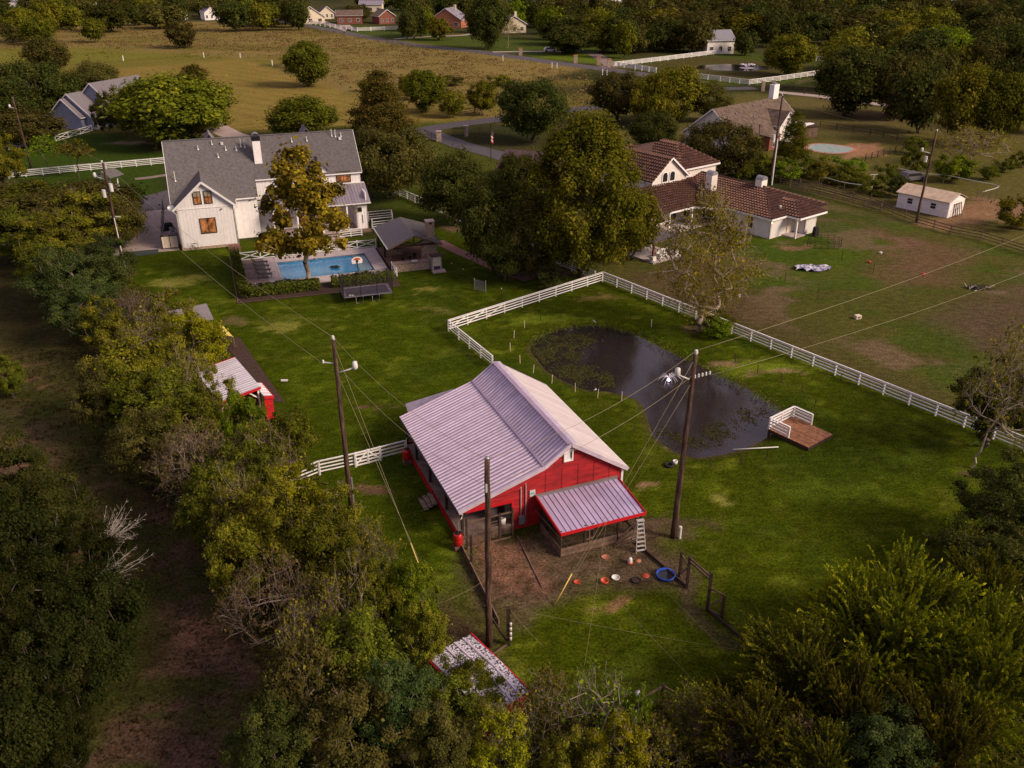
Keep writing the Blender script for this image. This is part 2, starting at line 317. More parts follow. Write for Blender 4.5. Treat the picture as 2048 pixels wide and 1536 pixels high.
# lawns
A = zone(A, [(232, 560), (262, 505), (480, 482), (760, 470), (800, 380), (760, 330), (830, 380), (960, 450), (1100, 512), (1195, 556), (1000, 605), (895, 650), (985, 735), (1010, 1000), (930, 1100), (1000, 1340), (860, 1380), (740, 1130), (650, 1000), (560, 880), (430, 660), (330, 620)], LAWN, 1.3)
A = zone(A, [(760, 330), (830, 395), (960, 465), (1100, 515), (1190, 556), (1060, 560), (1000, 505), (880, 450), (760, 420)], (.040, .052, .008), 2)
A = zone(A, [(895, 655), (1205, 556), (1500, 660), (2048, 890), (2500, 1100), (2500, 1500), (1700, 1600), (1330, 1440), (1130, 1400), (1000, 1320), (940, 1230), (960, 900), (985, 735)], (.037, .050, .0015), 1)
lw = sdist([G(*q) for q in [(232, 540), (480, 482), (890, 470), (1205, 556), (2048, 890), (2300, 1300), (1500, 1500), (1000, 1400), (860, 1300), (700, 1000), (430, 660)]], X, Y); inl = sm(0, 2, lw)
A = over(A, (.075, .105, .005), sm(.55, .72, fbm(X / 1.6 + Y / 3, Y / 2.6 - X / 4, 5)) * inl * .5)
A = over(A, (.125, .145, .012), sm(.66, .78, fbm(X / 2.2 + 9, Y / 1.3, 5)) * inl * .6)
A = over(A, (.026, .044, .003), sm(.5, .62, fbm(X / 8 + 19, Y / 8)) * inl * .6)
A = over(A, (.085, .095, .012), sm(.58, .72, fbm(X / 1.3 + 70, Y / .8, 5)) * inl * .35)
mow = np.sin((X * .93 + Y * .36) * 2.6) * .5 + .5
A = A * (1 - .13 * (mow * inl * sm(.35, .6, fbm(X / 12, Y / 12)))[..., None])
for cx, cy, rx, ry, c, w in [(365, 560, 3.2, 2.4, (.16, .16, .03), .9), (560, 655, 2.5, .8, (.16, .16, .03), .8), (850, 577, 2.4, 1.2, (.16, .15, .03), .9), (870, 625, 2.2, .8, (.13, .12, .03), .6), (1190, 595, 2.4, .9, (.16, .12, .04), .7), (1090, 638, 6, 1.2, (.13, .17, .012), .8), (1500, 735, 7, 1.6, (.12, .16, .012), .7),
        (1560, 745, 2.5, .7, (.2, .13, .07), .8), (1450, 722, 1.8, .6, (.2, .13, .07), .8), (745, 815, 1.5, .5, (.13, .07, .045), .9), (735, 975, 1.8, .7, (.13, .07, .045), .9), (1290, 962, .9, .45, (.22, .12, .08), .9), (1425, 985, 1.2, .5, (.18, .17, .04), .8), (1310, 1395, 1.8, .8, (.09, .12, .012), .6), (1250, 1335, 1.8, 1.2, (.085, .115, .008), .7),
        (1350, 1060, 2.6, 1.4, (.085, .055, .036), .8), (1235, 1208, .7, .35, (.2, .1, .06), .8), (600, 640, 4, 1, (.1, .11, .015), .6), (470, 598, 3, .8, (.12, .12, .02), .6), (1800, 905, 3, 1, (.06, .09, .006), .7), (1660, 990, 4, 1.4, (.062, .09, .006), .7), (900, 455, 2, .9, (.16, .09, .07), .8), (940, 465, 2.4, 1.2, (.16, .09, .07), .6), (1950, 578, 2.2, 1.1, (.012, .01, .01), .95), (1985, 585, 2, .7, (.14, .09, .07), .7), (250, 548, 1.7, .9, (.10, .05, .035), .9), (1080, 545, 5, 2.2, (.15, .085, .065), .8), (1600, 495, 3, 1, (.17, .1, .06), .8), (1410, 660, 2, 1, (.16, .1, .06), .6), (1940, 938, 1.2, .8, (.14, .08, .05), .7), (395, 268, 6, 1.6, (.2, .14, .11), .6), (265, 285, 6, 2, (.2, .14, .11), .6), (480, 640, 1.5, .8, (.12, .09, .04), .8)]:
    p = G(cx, cy); e = np.hypot((wx - p.x) / rx, (wy - p.y) / ry) + 1.5 * (fbm(X * 1.1 + cx, Y * 1.6, 5) - .5) + .5 * (sml - .5)
    A = over(A, c, sm(1.15, .45, e) * w)
# the bare run under the tree belt and the rough strip on the left
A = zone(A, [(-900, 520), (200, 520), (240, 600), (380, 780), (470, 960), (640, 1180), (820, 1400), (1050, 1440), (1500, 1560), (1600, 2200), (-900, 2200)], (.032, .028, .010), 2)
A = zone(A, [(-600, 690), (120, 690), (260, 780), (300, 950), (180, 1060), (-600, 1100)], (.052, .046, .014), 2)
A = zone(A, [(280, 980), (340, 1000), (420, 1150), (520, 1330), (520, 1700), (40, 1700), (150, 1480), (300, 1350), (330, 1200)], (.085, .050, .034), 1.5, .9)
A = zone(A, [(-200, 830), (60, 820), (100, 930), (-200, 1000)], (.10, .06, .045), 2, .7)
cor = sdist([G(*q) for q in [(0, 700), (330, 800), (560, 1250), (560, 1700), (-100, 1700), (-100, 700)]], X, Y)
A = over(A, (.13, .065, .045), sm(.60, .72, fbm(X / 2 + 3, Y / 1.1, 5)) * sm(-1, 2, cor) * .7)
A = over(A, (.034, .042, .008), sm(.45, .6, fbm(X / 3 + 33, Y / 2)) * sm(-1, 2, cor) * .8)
# hen yard
A = zone(A, [(930, 1080), (1075, 1060), (1290, 1030), (1340, 1110), (1370, 1170), (1180, 1170), (1060, 1205), (1000, 1240), (955, 1180)], (.100, .064, .046), 1.4, .85)
A = zone(A, [(935, 1085), (1025, 1068), (1095, 1170), (980, 1180)], (.165, .085, .055), .5, .9)
yard = sdist([G(*q) for q in [(930, 1080), (1290, 1030), (1370, 1170), (1180, 1190), (1000, 1240)]], X, Y)
A = over(A, (.045, .032, .016), sm(.52, .62, fbm(X / .9, Y / .9, 4)) * sm(-.5, .5, yard) * .75)
A = zone(A, [(880, 1180), (960, 1230), (1000, 1330), (900, 1360), (850, 1260)], (.062, .038, .024), 1.2, .85)
A = zone(A, [(1290, 1060), (1420, 1220), (1480, 1300), (1460, 1310), (1400, 1240), (1280, 1085)], (.075, .048, .034), .5, .7)
A = A * (.88 + .24 * med + .2 * (sml - .5))[..., None]
# relief: soft ground, pond bowl and banks
Z = .10 * (fbm(X / 9, Y / 9) - .5) * sm(5, 20, np.hypot(X - 2, Y - 52) - 8) * 0
sdp = sdist(POND, X, Y)
Z = Z - .25 * sm(-1.6, .1, sdp) - .9 * sm(-.1, 3.0, sdp)
A = over(A, (.055, .04, .018), sm(-.8, .0, sdp) * sm(.9, .2, sdp) * .85)
poolf = sdist([frame_pt((-44.8, 113.18, .337), u, v) for u, v in ((10.6, -13.4), (23.3, -13.4), (23.3, -22), (10.6, -22))], X, Y)
Z = Z - 1.2 * sm(-.1, .3, poolf)
A = np.clip(A * 1.06, .002, 1)
nx, ny = len(xs), len(ys)
i0 = (np.arange(ny - 1)[:, None] * nx + np.arange(nx - 1)[None]).ravel()
Fq = np.stack([i0, i0 + 1, i0 + nx + 1, i0 + nx], 1)
gm = bpy.data.materials.new('ground'); gm.use_nodes = True; t = gm.node_tree; b = t.nodes['Principled BSDF']; b.inputs['Roughness'].default_value = .95; b.inputs['Specular IOR Level'].default_value = .02
at = t.nodes.new('ShaderNodeAttribute'); at.attribute_name = 'albedo'
ge = t.nodes.new('ShaderNodeNewGeometry'); mul = []
for sca, lo, hi, st_ in ((6.0, .25, 1.85, (1, 1, 1)), (1.1, .6, 1.4, (1, 1.6, 1)), (26, .6, 1.4, (1, 1, 1))):
    n = t.nodes.new('ShaderNodeTexNoise'); n.inputs['Scale'].default_value = sca; n.inputs['Detail'].default_value = 5; n.inputs['Roughness'].default_value = .7
    m_ = t.nodes.new('ShaderNodeMapping'); m_.inputs['Scale'].default_value = st_; t.links.new(ge.outputs['Position'], m_.inputs[0]); t.links.new(m_.outputs[0], n.inputs['Vector'])
    r_ = t.nodes.new('ShaderNodeMapRange'); r_.inputs['From Min'].default_value = .3; r_.inputs['From Max'].default_value = .7; r_.inputs['To Min'].default_value = lo; r_.inputs['To Max'].default_value = hi
    t.links.new(n.outputs['Fac'], r_.inputs['Value']); mul.append((n, r_))
prev = at.outputs['Color']
for n, r_ in mul:
    v_ = t.nodes.new('ShaderNodeVectorMath'); v_.operation = 'SCALE'; t.links.new(prev, v_.inputs[0]); t.links.new(r_.outputs[0], v_.inputs['Scale']); prev = v_.outputs[0]
t.links.new(prev, b.inputs['Base Color'])
bp = t.nodes.new('ShaderNodeBump'); bp.inputs['Strength'].default_value = .55; bp.inputs['Distance'].default_value = .12
t.links.new(mul[0][0].outputs['Fac'], bp.inputs['Height']); t.links.new(bp.outputs[0], b.inputs['Normal'])
V = np.stack([X.ravel(), Y.ravel(), Z.ravel()], 1)
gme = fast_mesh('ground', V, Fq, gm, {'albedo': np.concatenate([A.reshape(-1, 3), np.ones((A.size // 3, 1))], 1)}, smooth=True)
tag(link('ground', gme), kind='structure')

# pond water
wm = bpy.data.materials.new('pond_water'); wm.use_nodes = True; t = wm.node_tree; b = t.nodes['Principled BSDF']
b.inputs['Base Color'].default_value = (.022, .016, .019, 1); b.inputs['Roughness'].default_value = .06; b.inputs['Specular IOR Level'].default_value = 1.0; b.inputs['IOR'].default_value = 1.4
ge = t.nodes.new('ShaderNodeNewGeometry'); n = t.nodes.new('ShaderNodeTexNoise'); n.inputs['Scale'].default_value = 5; n.inputs['Detail'].default_value = 3
bp = t.nodes.new('ShaderNodeBump'); bp.inputs['Strength'].default_value = .12; bp.inputs['Distance'].default_value = .05
t.links.new(ge.outputs['Position'], n.inputs['Vector']); t.links.new(n.outputs['Fac'], bp.inputs['Height']); t.links.new(bp.outputs[0], b.inputs['Normal'])
pc = sum((Vector(p) for p in POND), Vector()) / len(POND)
tag(mesh('pond_water', [(pc.x + (p.x - pc.x) * 1.06, pc.y + (p.y - pc.y) * 1.06, -.25) for p in POND], [tuple(range(len(POND)))][::-1], wm), kind='structure')
# floating weed: uncountable small leaves at the surface
def scatter_poly(poly, n, warp=.8):
    P_ = np.array([(p.x, p.y) for p in poly]); lo, hi = P_.min(0), P_.max(0)
    q = rng.uniform(lo, hi, (n, 2)); d = sdist(poly, q[:, 0] + warp * (fbm(q[:, 0], q[:, 1]) - .5) * 2, q[:, 1] + warp * (fbm(q[:, 0] + 30, q[:, 1]) - .5) * 2)
    return q, d
def flat_quads(q, z, s, tilt=.25):
    n = len(q); c = np.concatenate([q, np.full((n, 1), z)], 1); c[:, 2] += rng.uniform(0, .03, n)
    an = rng.uniform(0, 2 * np.pi, n); tv = np.stack([np.cos(an), np.sin(an), rng.normal(0, tilt, n)], 1); bv = np.stack([-np.sin(an), np.cos(an), rng.normal(0, tilt, n)], 1)
    s = s * rng.uniform(.6, 1.4, (n, 1)); V = np.stack([c - tv * s, c + bv * s * .7, c + tv * s, c - bv * s * .7], 1).reshape(-1, 3)
    return V, np.arange(4 * n).reshape(-1, 4)
def leaf_attr(n): return {'leaf': np.repeat(rng.random(n), 4)}
weedm = leafmat('pond_weed', (.030, .030, .010), (.070, .072, .022), (.10, .065, .032), .1)
for nm, px, n, ex, lab in (('pond_weed', [(1060, 700), (1110, 668), (1160, 664), (1205, 675), (1180, 690), (1150, 705), (1170, 735), (1225, 755), (1232, 772), (1190, 776), (1120, 758), (1075, 732)], 26000, .5, 'dense brown green weed mat floating at the far left end of the pond'),
        ('pond_weed', [(1290, 862), (1330, 858), (1370, 872), (1400, 870), (1450, 825), (1530, 815), (1550, 830), (1480, 850), (1420, 895), (1360, 900), (1310, 885)], 11000, 1.0, 'thinner green weed mat floating in the near end of the pond beside the dock')):
    q, d = scatter_poly([G(*p, -.25) for p in px], n, 1.4); keep = rng.random(n) < sm(-1.0, 1.2, d) * (.16 + 1.0 * sm(.40, .56, fbm(q[:, 0] * .8, q[:, 1] * .8))); q = q[keep]
    din = sdist(POND, q[:, 0], q[:, 1]); q = q[din > .1]
    V, Fq = flat_quads(q, -.24, .065); o = link(nm, fast_mesh(nm, V, Fq, weedm, leaf_attr(len(q)))); tag(o, lab, 'pond weed', kind='stuff')

# roads, drives and paved strips
def road(name, px, w, z, m, k=6): tag(ribbon(name, smooth_path([G(*p) for p in px], k), w, z, m), kind='structure')
road('road', [(380, 20), (500, 30), (580, 45), (700, 68), (830, 90), (960, 104), (1100, 124), (1260, 145), (1400, 166), (1600, 205), (1900, 262)][:9], 7.5, .02, M['roadm'])
road('lane', [(820, 272), (860, 258), (920, 248), (985, 240), (1080, 226), (1190, 214), (1300, 196), (1400, 180), (1510, 176)], 5.5, .024, M['asphalt'])
road('driveway', [(850, 262), (895, 280), (940, 295), (990, 308), (1040, 325), (1090, 350)], 5, .028, M['asphalt'])
road('driveway', [(1545, 183), (1640, 193), (1700, 202), (1790, 212), (1870, 222), (2060, 236)], 4, .02, M['concrete'])
road('driveway', [(640, 42), (700, 62), (690, 50)], 5, .024, M['concrete'])
road('driveway', [(790, 78), (840, 74), (930, 70), (960, 62)], 4, .024, M['concrete'])
road('driveway', [(985, 104), (1060, 103), (1130, 103), (1200, 108)], 4, .028, M['concrete'])
road('driveway', [(1180, 104), (1205, 118), (1222, 132), (1200, 134)], 5, .032, M['gravel'])
road('driveway', [(405, 238), (440, 258), (470, 272), (520, 282)], 5, .02, M['concrete'])
road('brick_path', [(876, 482), (910, 500), (950, 517), (1000, 540), (1060, 560)], 1.7, .02, M['brickpath'])
road('path', [(270, 358), (300, 355), (332, 350)], 1.6, .02, M['gravel'])
HS = (-44.8, 113.18, .337)
U = lambda u, v, z=0: frame_pt(HS, u, v, z)
def paved(name, uv, z, m, fr=HS): return tag(prism(name, None, [frame_pt(fr, *p) for p in uv], -.12, z, m), kind='structure')
paved('asphalt_court', [(-6, 17), (.2, 17), (.2, 31), (-5.5, 26)], .03, M['asphalt'])
for i, (a_, b_) in enumerate(((-4.6, 2.2), (2.23, 9.3), (9.33, 16.8))): paved('concrete_pad', [(-11.5 if i < 2 else -8, a_), (-.05, a_), (-.05, b_), (-9.5 if i < 2 else -7, b_)], .04 + .004 * i, M['concrete'])
P0 = [(-.4, 0)]
tag(prism('mulch_bed', None, [U(*p) for p in ((6.1, -10), (7.15, -10), (7.15, -23.4), (24.4, -24.0), (24.1, -27.4), (6.0, -26.9))], -.1, .03, M['mulch']), kind='structure')
tag(ribbon('bed_kerb', [U(6.0, -10), U(5.95, -26.95), U(24.15, -27.5)], .16, .09, M['wood']), kind='structure')
# patio in four strips round the pool
PZ = .10
for pts in (((7.2, -23.2), (11.3, -23.2), (11.3, -12.0), (7.2, -12.0)), ((22.5, -23.2), (24.4, -23.2), (24.4, -12.0), (22.5, -12.0)), ((11.3, -14.05), (22.5, -14.05), (22.5, -12.0), (11.3, -12.0)), ((11.3, -23.2), (22.5, -23.2), (22.5, -21.25), (11.3, -21.25))):
    paved('pool_patio', pts, PZ, M['patio'])
paved('path', [(19.2, -11.9), (21.2, -11.9), (21.2, -4.5), (19.2, -4.5)], .05, M['concrete'])
decking = thing('sun_deck', 'greyish timber deck of narrow boards beside the pool under the loungers', 'deck', U(7.3, -22.9), HS[2])
for k in range(14): box('plank', decking, (1.3, .40 + k * .765, PZ + .02), (2.6, .74, .05), M['porch'])
# pool
pool = thing('swimming_pool', 'rectangular blue swimming pool with a shallow shelf at its right end', 'pool', U(11.3, -21.25), HS[2])
pw = bpy.data.materials.new('pool_water'); pw.use_nodes = True; t = pw.node_tree; b = t.nodes['Principled BSDF']
b.inputs['Roughness'].default_value = .08; b.inputs['Specular IOR Level'].default_value = .7
ge = t.nodes.new('ShaderNodeNewGeometry'); n = t.nodes.new('ShaderNodeTexNoise'); n.inputs['Scale'].default_value = 2.2; n.inputs['Detail'].default_value = 5; n.inputs['Distortion'].default_value = 1
r_ = t.nodes.new('ShaderNodeValToRGB'); e = r_.color_ramp.elements; e[0].position = .3; e[0].color = (.006, .125, .32, 1); e[1].position = .68; e[1].color = (.02, .25, .50, 1)
t.links.new(ge.outputs['Position'], n.inputs['Vector']); t.links.new(n.outputs['Fac'], r_.inputs[0]); t.links.new(r_.outputs[0], b.inputs['Base Color'])
bp = t.nodes.new('ShaderNodeBump'); bp.inputs['Strength'].default_value = .25; bp.inputs['Distance'].default_value = .04; t.links.new(n.outputs['Fac'], bp.inputs['Height']); t.links.new(bp.outputs[0], b.inputs['Normal'])
pshelf = mat('pool_shelf', (.10, .22, .30), .15, .12, 3)
def inv(nm, x0, x1, y0, y1, z, m): return mesh(nm, [(x0, y0, z), (x1, y0, z), (x1, y1, z), (x0, y1, z)], [(0, 1, 2, 3)], m, pool)
inv('water', 0, 9.25, 0, 7.2, -.06, pw); inv('shelf', 9.5, 11.2, 0, 7.2, -.05, pshelf); inv('step', 9.25, 9.5, 0, 7.2, -.055, mat('pool_step', (.02, .12, .22), .15))
for a_, b_ in (((0, 0), (11.2, 0)), ((11.2, 0), (11.2, 7.2)), ((11.2, 7.2), (0, 7.2)), ((0, 7.2), (0, 0))): beam('coping', pool, (a_[0], a_[1], PZ + .005), (b_[0], b_[1], PZ + .005), .22, .05, M['patio'])
fl = thing('pool_float', 'small dark float with loops drifting in the blue swimming pool', 'float', U(18.0, -18.2, .08))
for k in range(5):
    a_ = k * 1.3; tube_path('loop', fl, [(.35 * math.cos(a_) * (1 + .3 * k / 5) + .25 * math.cos(x), .3 * math.sin(a_) + .18 * math.sin(x), 0) for x in np.linspace(0, 6.28, 9)], .05, M['blueplastic'] if k == 9 else M['black'], 4)
# ---------------------------------------------------------------- building helpers
def wall_poly(name, par, pts, th, m):
    """vertical polygon (local 3-D points), thickened inwards by the vector th"""
    n = len(pts); P_ = [Vector(p) for p in pts]; th = Vector(th)
    V = P_ + [p + th for p in P_]
    Fc = [tuple(range(n)), tuple(range(2 * n - 1, n - 1, -1))] + [(i, n + i, n + (i + 1) % n, (i + 1) % n) for i in range(n)]
    return mesh(name, V, Fc, m, par)
def window(par, c, w, h, ax, frame_m, pane_m, rows=2, cols=2, name='window', proud=.06):
    """ax: outward direction as a unit vector in local xy; c: centre on the wall plane"""
    n = Vector((ax[0], ax[1], 0)); s = Vector((-ax[1], ax[0], 0)); z = Vector((0, 0, 1)); c = Vector(c)
    V, Fc = [], []
    def bar(x0, x1, z0, z1, d):
        k = len(V); 
        for dx, dz, dn in ((x0, z0, 0), (x1, z0, 0), (x1, z1, 0), (x0, z1, 0), (x0, z0, d), (x1, z0, d), (x1, z1, d), (x0, z1, d)): V.append(c + s * dx + z * dz + n * dn)
        for f in CF: Fc.append(tuple(k + i for i in f))
    f = .08
    bar(-w / 2 - f, w / 2 + f, h / 2, h / 2 + f, proud); bar(-w / 2 - f, w / 2 + f, -h / 2 - f, -h / 2, proud)
    bar(-w / 2 - f, -w / 2, -h / 2, h / 2, proud); bar(w / 2, w / 2 + f, -h / 2, h / 2, proud)
    for i in range(1, cols): bar(-w / 2 + w * i / cols - .025, -w / 2 + w * i / cols + .025, -h / 2, h / 2, proud * .8)
    for i in range(1, rows): bar(-w / 2, w / 2, -h / 2 + h * i / rows - .02, -h / 2 + h * i / rows + .02, proud * .7)
    o = mesh(name, V, Fc, frame_m, par)
    g = [c + s * a + z * b + n * .02 for a, b in ((-w / 2, -h / 2), (w / 2, -h / 2), (w / 2, h / 2), (-w / 2, h / 2))]
    mesh('pane', g, [(0, 1, 2, 3)], pane_m, o)
    if pane_m is M['lit']:
        g = [c + s * a + z * b + n * .035 for a, b in ((-w / 2, h * .12), (w / 2, h * .12), (w / 2, h / 2), (-w / 2, h / 2))]
        if h < 1.6: mesh('blind', g, [(0, 1, 2, 3)], M['blind'], o)
    return o
def gable(par, u0, u1, v0, v1, ze, zr, axis, rm, wm_, over=.35, th=.16, zb=0, fascia=None, roof_name='roof'):
    """gabled box; axis 'v': ridge runs along v; 'u': ridge runs along u"""
    if axis == 'v':
        uc = (u0 + u1) / 2; k = (zr - ze) / (uc - u0); zo = ze - over * k
        wall_poly('wall', par, [(u0, v0, zb), (u1, v0, zb), (u1, v0, ze), (uc, v0, zr - .05), (u0, v0, ze)], (0, .15, 0), wm_)
        wall_poly('wall', par, [(u1, v1, zb), (u0, v1, zb), (u0, v1, ze), (uc, v1, zr - .05), (u1, v1, ze)], (0, -.15, 0), wm_)
        wall_poly('wall', par, [(u0, v1 - .15, zb), (u0, v0 + .15, zb), (u0, v0 + .15, ze), (u0, v1 - .15, ze)], (.15, 0, 0), wm_)
        wall_poly('wall', par, [(u1, v0 + .15, zb), (u1, v1 - .15, zb), (u1, v1 - .15, ze), (u1, v0 + .15, ze)], (-.15, 0, 0), wm_)
        h = th * .6
        a = slab(roof_name, par, [(u0 - over, v0 - over, zo + h), (uc, v0 - over, zr + h), (uc, v1 + over, zr + h), (u0 - over, v1 + over, zo + h)], th, rm)
        b = slab(roof_name, par, [(uc, v0 - over, zr + h), (u1 + over, v0 - over, zo + h), (u1 + over, v1 + over, zo + h), (uc, v1 + over, zr + h)], th, rm)
        if fascia:
            for s_, e_ in (((u0 - over, v0 - over - .03, zo), (uc, v0 - over - .03, zr)), ((uc, v0 - over - .03, zr), (u1 + over, v0 - over - .03, zo))): beam('fascia', par, s_, e_, .05, .22, fascia)
            for u_ in (u0 - over - .03, u1 + over + .03): beam('gutter', par, (u_, v0 - over, zo), (u_, v1 + over, zo), .1, .12, fascia)
    else:
        vc = (v0 + v1) / 2; k = (zr - ze) / (vc - v0); zo = ze - over * k; h = th * .6
        wall_poly('wall', par, [(u0, v1, zb), (u0, v0, zb), (u0, v0, ze), (u0, vc, zr - .05), (u0, v1, ze)], (.15, 0, 0), wm_)
        wall_poly('wall', par, [(u1, v0, zb), (u1, v1, zb), (u1, v1, ze), (u1, vc, zr - .05), (u1, v0, ze)], (-.15, 0, 0), wm_)
        wall_poly('wall', par, [(u0 + .15, v0, zb), (u1 - .15, v0, zb), (u1 - .15, v0, ze), (u0 + .15, v0, ze)], (0, .15, 0), wm_)
        wall_poly('wall', par, [(u1 - .15, v1, zb), (u0 + .15, v1, zb), (u0 + .15, v1, ze), (u1 - .15, v1, ze)], (0, -.15, 0), wm_)
        slab(roof_name, par, [(u0 - over, v0 - over, zo + h), (u1 + over, v0 - over, zo + h), (u1 + over, vc, zr + h), (u0 - over, vc, zr + h)], th, rm)
        slab(roof_name, par, [(u0 - over, vc, zr + h), (u1 + over, vc, zr + h), (u1 + over, v1 + over, zo + h), (u0 - over, v1 + over, zo + h)], th, rm)
        if fascia:
            for v_ in (v0 - over - .03, v1 + over + .03): beam('gutter', par, (u0 - over, v_, zo), (u1 + over, v_, zo), .1, .12, fascia)
            for u_ in (u0 - over - .03, u1 + over + .03):
                beam('fascia', par, (u_, v0 - over, zo), (u_, vc, zr), .05, .22, fascia); beam('fascia', par, (u_, vc, zr), (u_, v1 + over, zo), .05, .22, fascia)
def roof_face(name, par, a, b, c, d, rm, th=.15):
    """generic planar roof facet from corners"""
    pts = [p for p in (a, b, c, d) if p is not None]; return slab(name, par, pts, th, rm)

# ---------------------------------------------------------------- the red barn
BF = (3.9, 49.18, .392)
M['jointred'] = mat('joint_red', (.14, .008, .010), .7, .2, 3)
M['steps'] = mat('pale_step_wood', (.24, .17, .13), .8, .3, 3)
M['lilacroof'] = mat('lilac_roof', (.34, .28, .36), .5, .2, 3)
barn = thing('barn', 'red barn with ribbed pale metal roof, covered side porch and white gable vent', 'barn', (BF[0], BF[1], 0), BF[2])
LB = 13.59
ZR, WB, ZB, WL, ZL, WR, ZE = 6.0, 1.9, 4.66, 7.94, 2.68, 4.41, 3.08
def metal_slope(par, e0, along, up, pitch, name='roof_panel', m=M['metal'], ribm=M['metalrib'], rw=.15):
    """e0 eave start, along: full eave vector, up: vector eave to top; standing panels, one object each"""
    e0, along, up = Vector(e0), Vector(along), Vector(up); n = max(1, round(along.length / pitch)); a = along.normalized(); w = along.length / n
    nn = a.cross(up).normalized(); nn = nn if nn.z > 0 else -nn
    prof = [(0, 0), (.025, .05), (rw - .025, .05), (rw, 0), (w, 0)]
    V = [a * x + nn * z for x, z in prof] + [a * x + nn * z + up for x, z in prof] + [Vector((0, 0, -.05)), a * w + Vector((0, 0, -.05)), up + Vector((0, 0, -.05)), a * w + up + Vector((0, 0, -.05))]
    Fc = [(i, i + 1, 6 + i, 5 + i) for i in range(4)] + [(10, 12, 13, 11), (0, 5, 12, 10), (4, 11, 13, 9), (0, 10, 11, 4), (5, 9, 13, 12)]
    me = bpy.data.meshes.new(name); me.from_pydata([tuple(v) for v in V], [], Fc); me.materials.append(m); me.materials.append(ribm)
    for i in (0, 1, 2): me.polygons[i].material_index = 1
    me.update()
    for k in range(n): o = link(name, me, par); o.location = e0 + a * w * k
    return w
V_ = lambda *a: Vector(a)
metal_slope(barn, (-WL, 0, ZL), (0, LB, 0), (WL - WB, 0, ZB - ZL), .36)
metal_slope(barn, (-WB, 0, ZB), (0, LB, 0), (WB, 0, ZR - ZB), .36)
metal_slope(barn, (0, 0, ZR), (0, LB, 0), (WR, 0, ZE - ZR), .30, m=mat('galvanised_sun_dimmed', (.25, .21, .235), .5, .07, 1, metal=.1, spec=.3), ribm=mat('rib_sun_dimmed', (.52, .46, .49), .5, .05, 1, spec=.3))  # same roof metal, colour darkened to offset the sun on this slope
beam('ridge_cap', barn, (-.14, -.02, ZR + .05), (-.14, LB + .02, ZR + .05), .34, .05, M['metal'])
beam('ridge_cap', barn, (.2, -.02, ZR + .0), (.2, LB + .02, ZR + .0), .34, .05, M['metalrib'])
beam('valley_flashing', barn, (-WB, -.02, ZB + .04), (-WB, LB + .02, ZB + .04), .28, .06, M['metal'])
for s_, e_ in (((-WL, 0, ZL), (-WB, 0, ZB)), ((-WB, 0, ZB), (0, 0, ZR)), ((0, 0, ZR), (WR, 0, ZE))):
    for v_ in (-.04, LB + .04): beam('rake_trim', barn, (s_[0], v_, s_[2] - .06), (e_[0], v_, e_[2] - .06), .09, .26, M['metalrib'])
beam('gutter', barn, (-WL - .05, 0, ZL - .06), (-WL - .05, LB, ZL - .06), .1, .12, M['black'])
beam('gutter', barn, (WR + .05, 0, ZE - .06), (WR + .05, LB, ZE - .06), .1, .12, M['white'])
def roof_z(u): return ZR - (ZR - ZE) / WR * u if u > 0 else (ZR + (ZR - ZB) / WB * u if u > -WB else ZB + (ZB - ZL) / (WL - WB) * (u + WB))
WU0, WU1, VF, VK = -4.1, 4.1, .3, LB - .3
# lap siding courses on the front gable
def gable_course(z0, z1, lo, hi, v, outward):
    def span(z):
        a_ = lo; b_ = hi
        while a_ < 0 and roof_z(a_) - .12 < z: a_ += .02
        while b_ > 0 and roof_z(b_) - .12 < z: b_ -= .02
        return a_, b_
    a0, b0 = span(z0); a1, b1 = span(z1)
    if b0 - a0 < .15: return
    if b1 < a1: a1 = b1 = (a0 + b0) / 2
    s_ = outward
    Vv = [(a0, v, z0), (b0, v, z0), (b1, v, z1), (a1, v, z1), (a0, v + s_ * .065, z0), (b0, v + s_ * .065, z0), (b1, v + s_ * .012, z1), (a1, v + s_ * .012, z1)]
    mesh('siding_board', Vv, [(4, 5, 6, 7) if s_ < 0 else (7, 6, 5, 4), (0, 4, 7, 3), (1, 2, 6, 5), (0, 1, 5, 4), (3, 7, 6, 2), (0, 3, 2, 1)], M['red'], barn)
z = 0.05
while z < 5.9:
    z2 = z + .22; lo = WU0 if z2 < 2.55 else -7.4
    gable_course(z, z2, lo, WU1, VF, -1)
    if z2 > 2.5 or True: gable_course(z, z2, lo, WU1, VK, 1)
    z = z2
for u_ in (-2.9, -1.7, -.5, .7, 1.9, 3.1): box('board_joint', barn, (u_, VF - .067, 2.1 if u_ > -2.5 else 1.5), (.02, .012, 4.0 if abs(u_) < 2.2 else 2.8), M['jointred'])
box('wall', barn, (WU1 - .06, LB / 2, 1.55), (.12, VK - VF - .1, 3.1), M['red']); box('wall', barn, (WU0 + .06, LB / 2, 1.7), (.12, VK - VF - .1, 3.4), M['red'])
box('corner_board', barn, (WU1 + .03, VF - .03, 1.5), (.16, .12, 3.0), M['white']); box('corner_board', barn, (WU0 + .02, VF - .06, 1.2), (.14, .06, 2.4), M['redtrim'])
box('beam', barn, (-5.75, VF - .02, 2.38), (3.3, .14, .22), M['redtrim'])
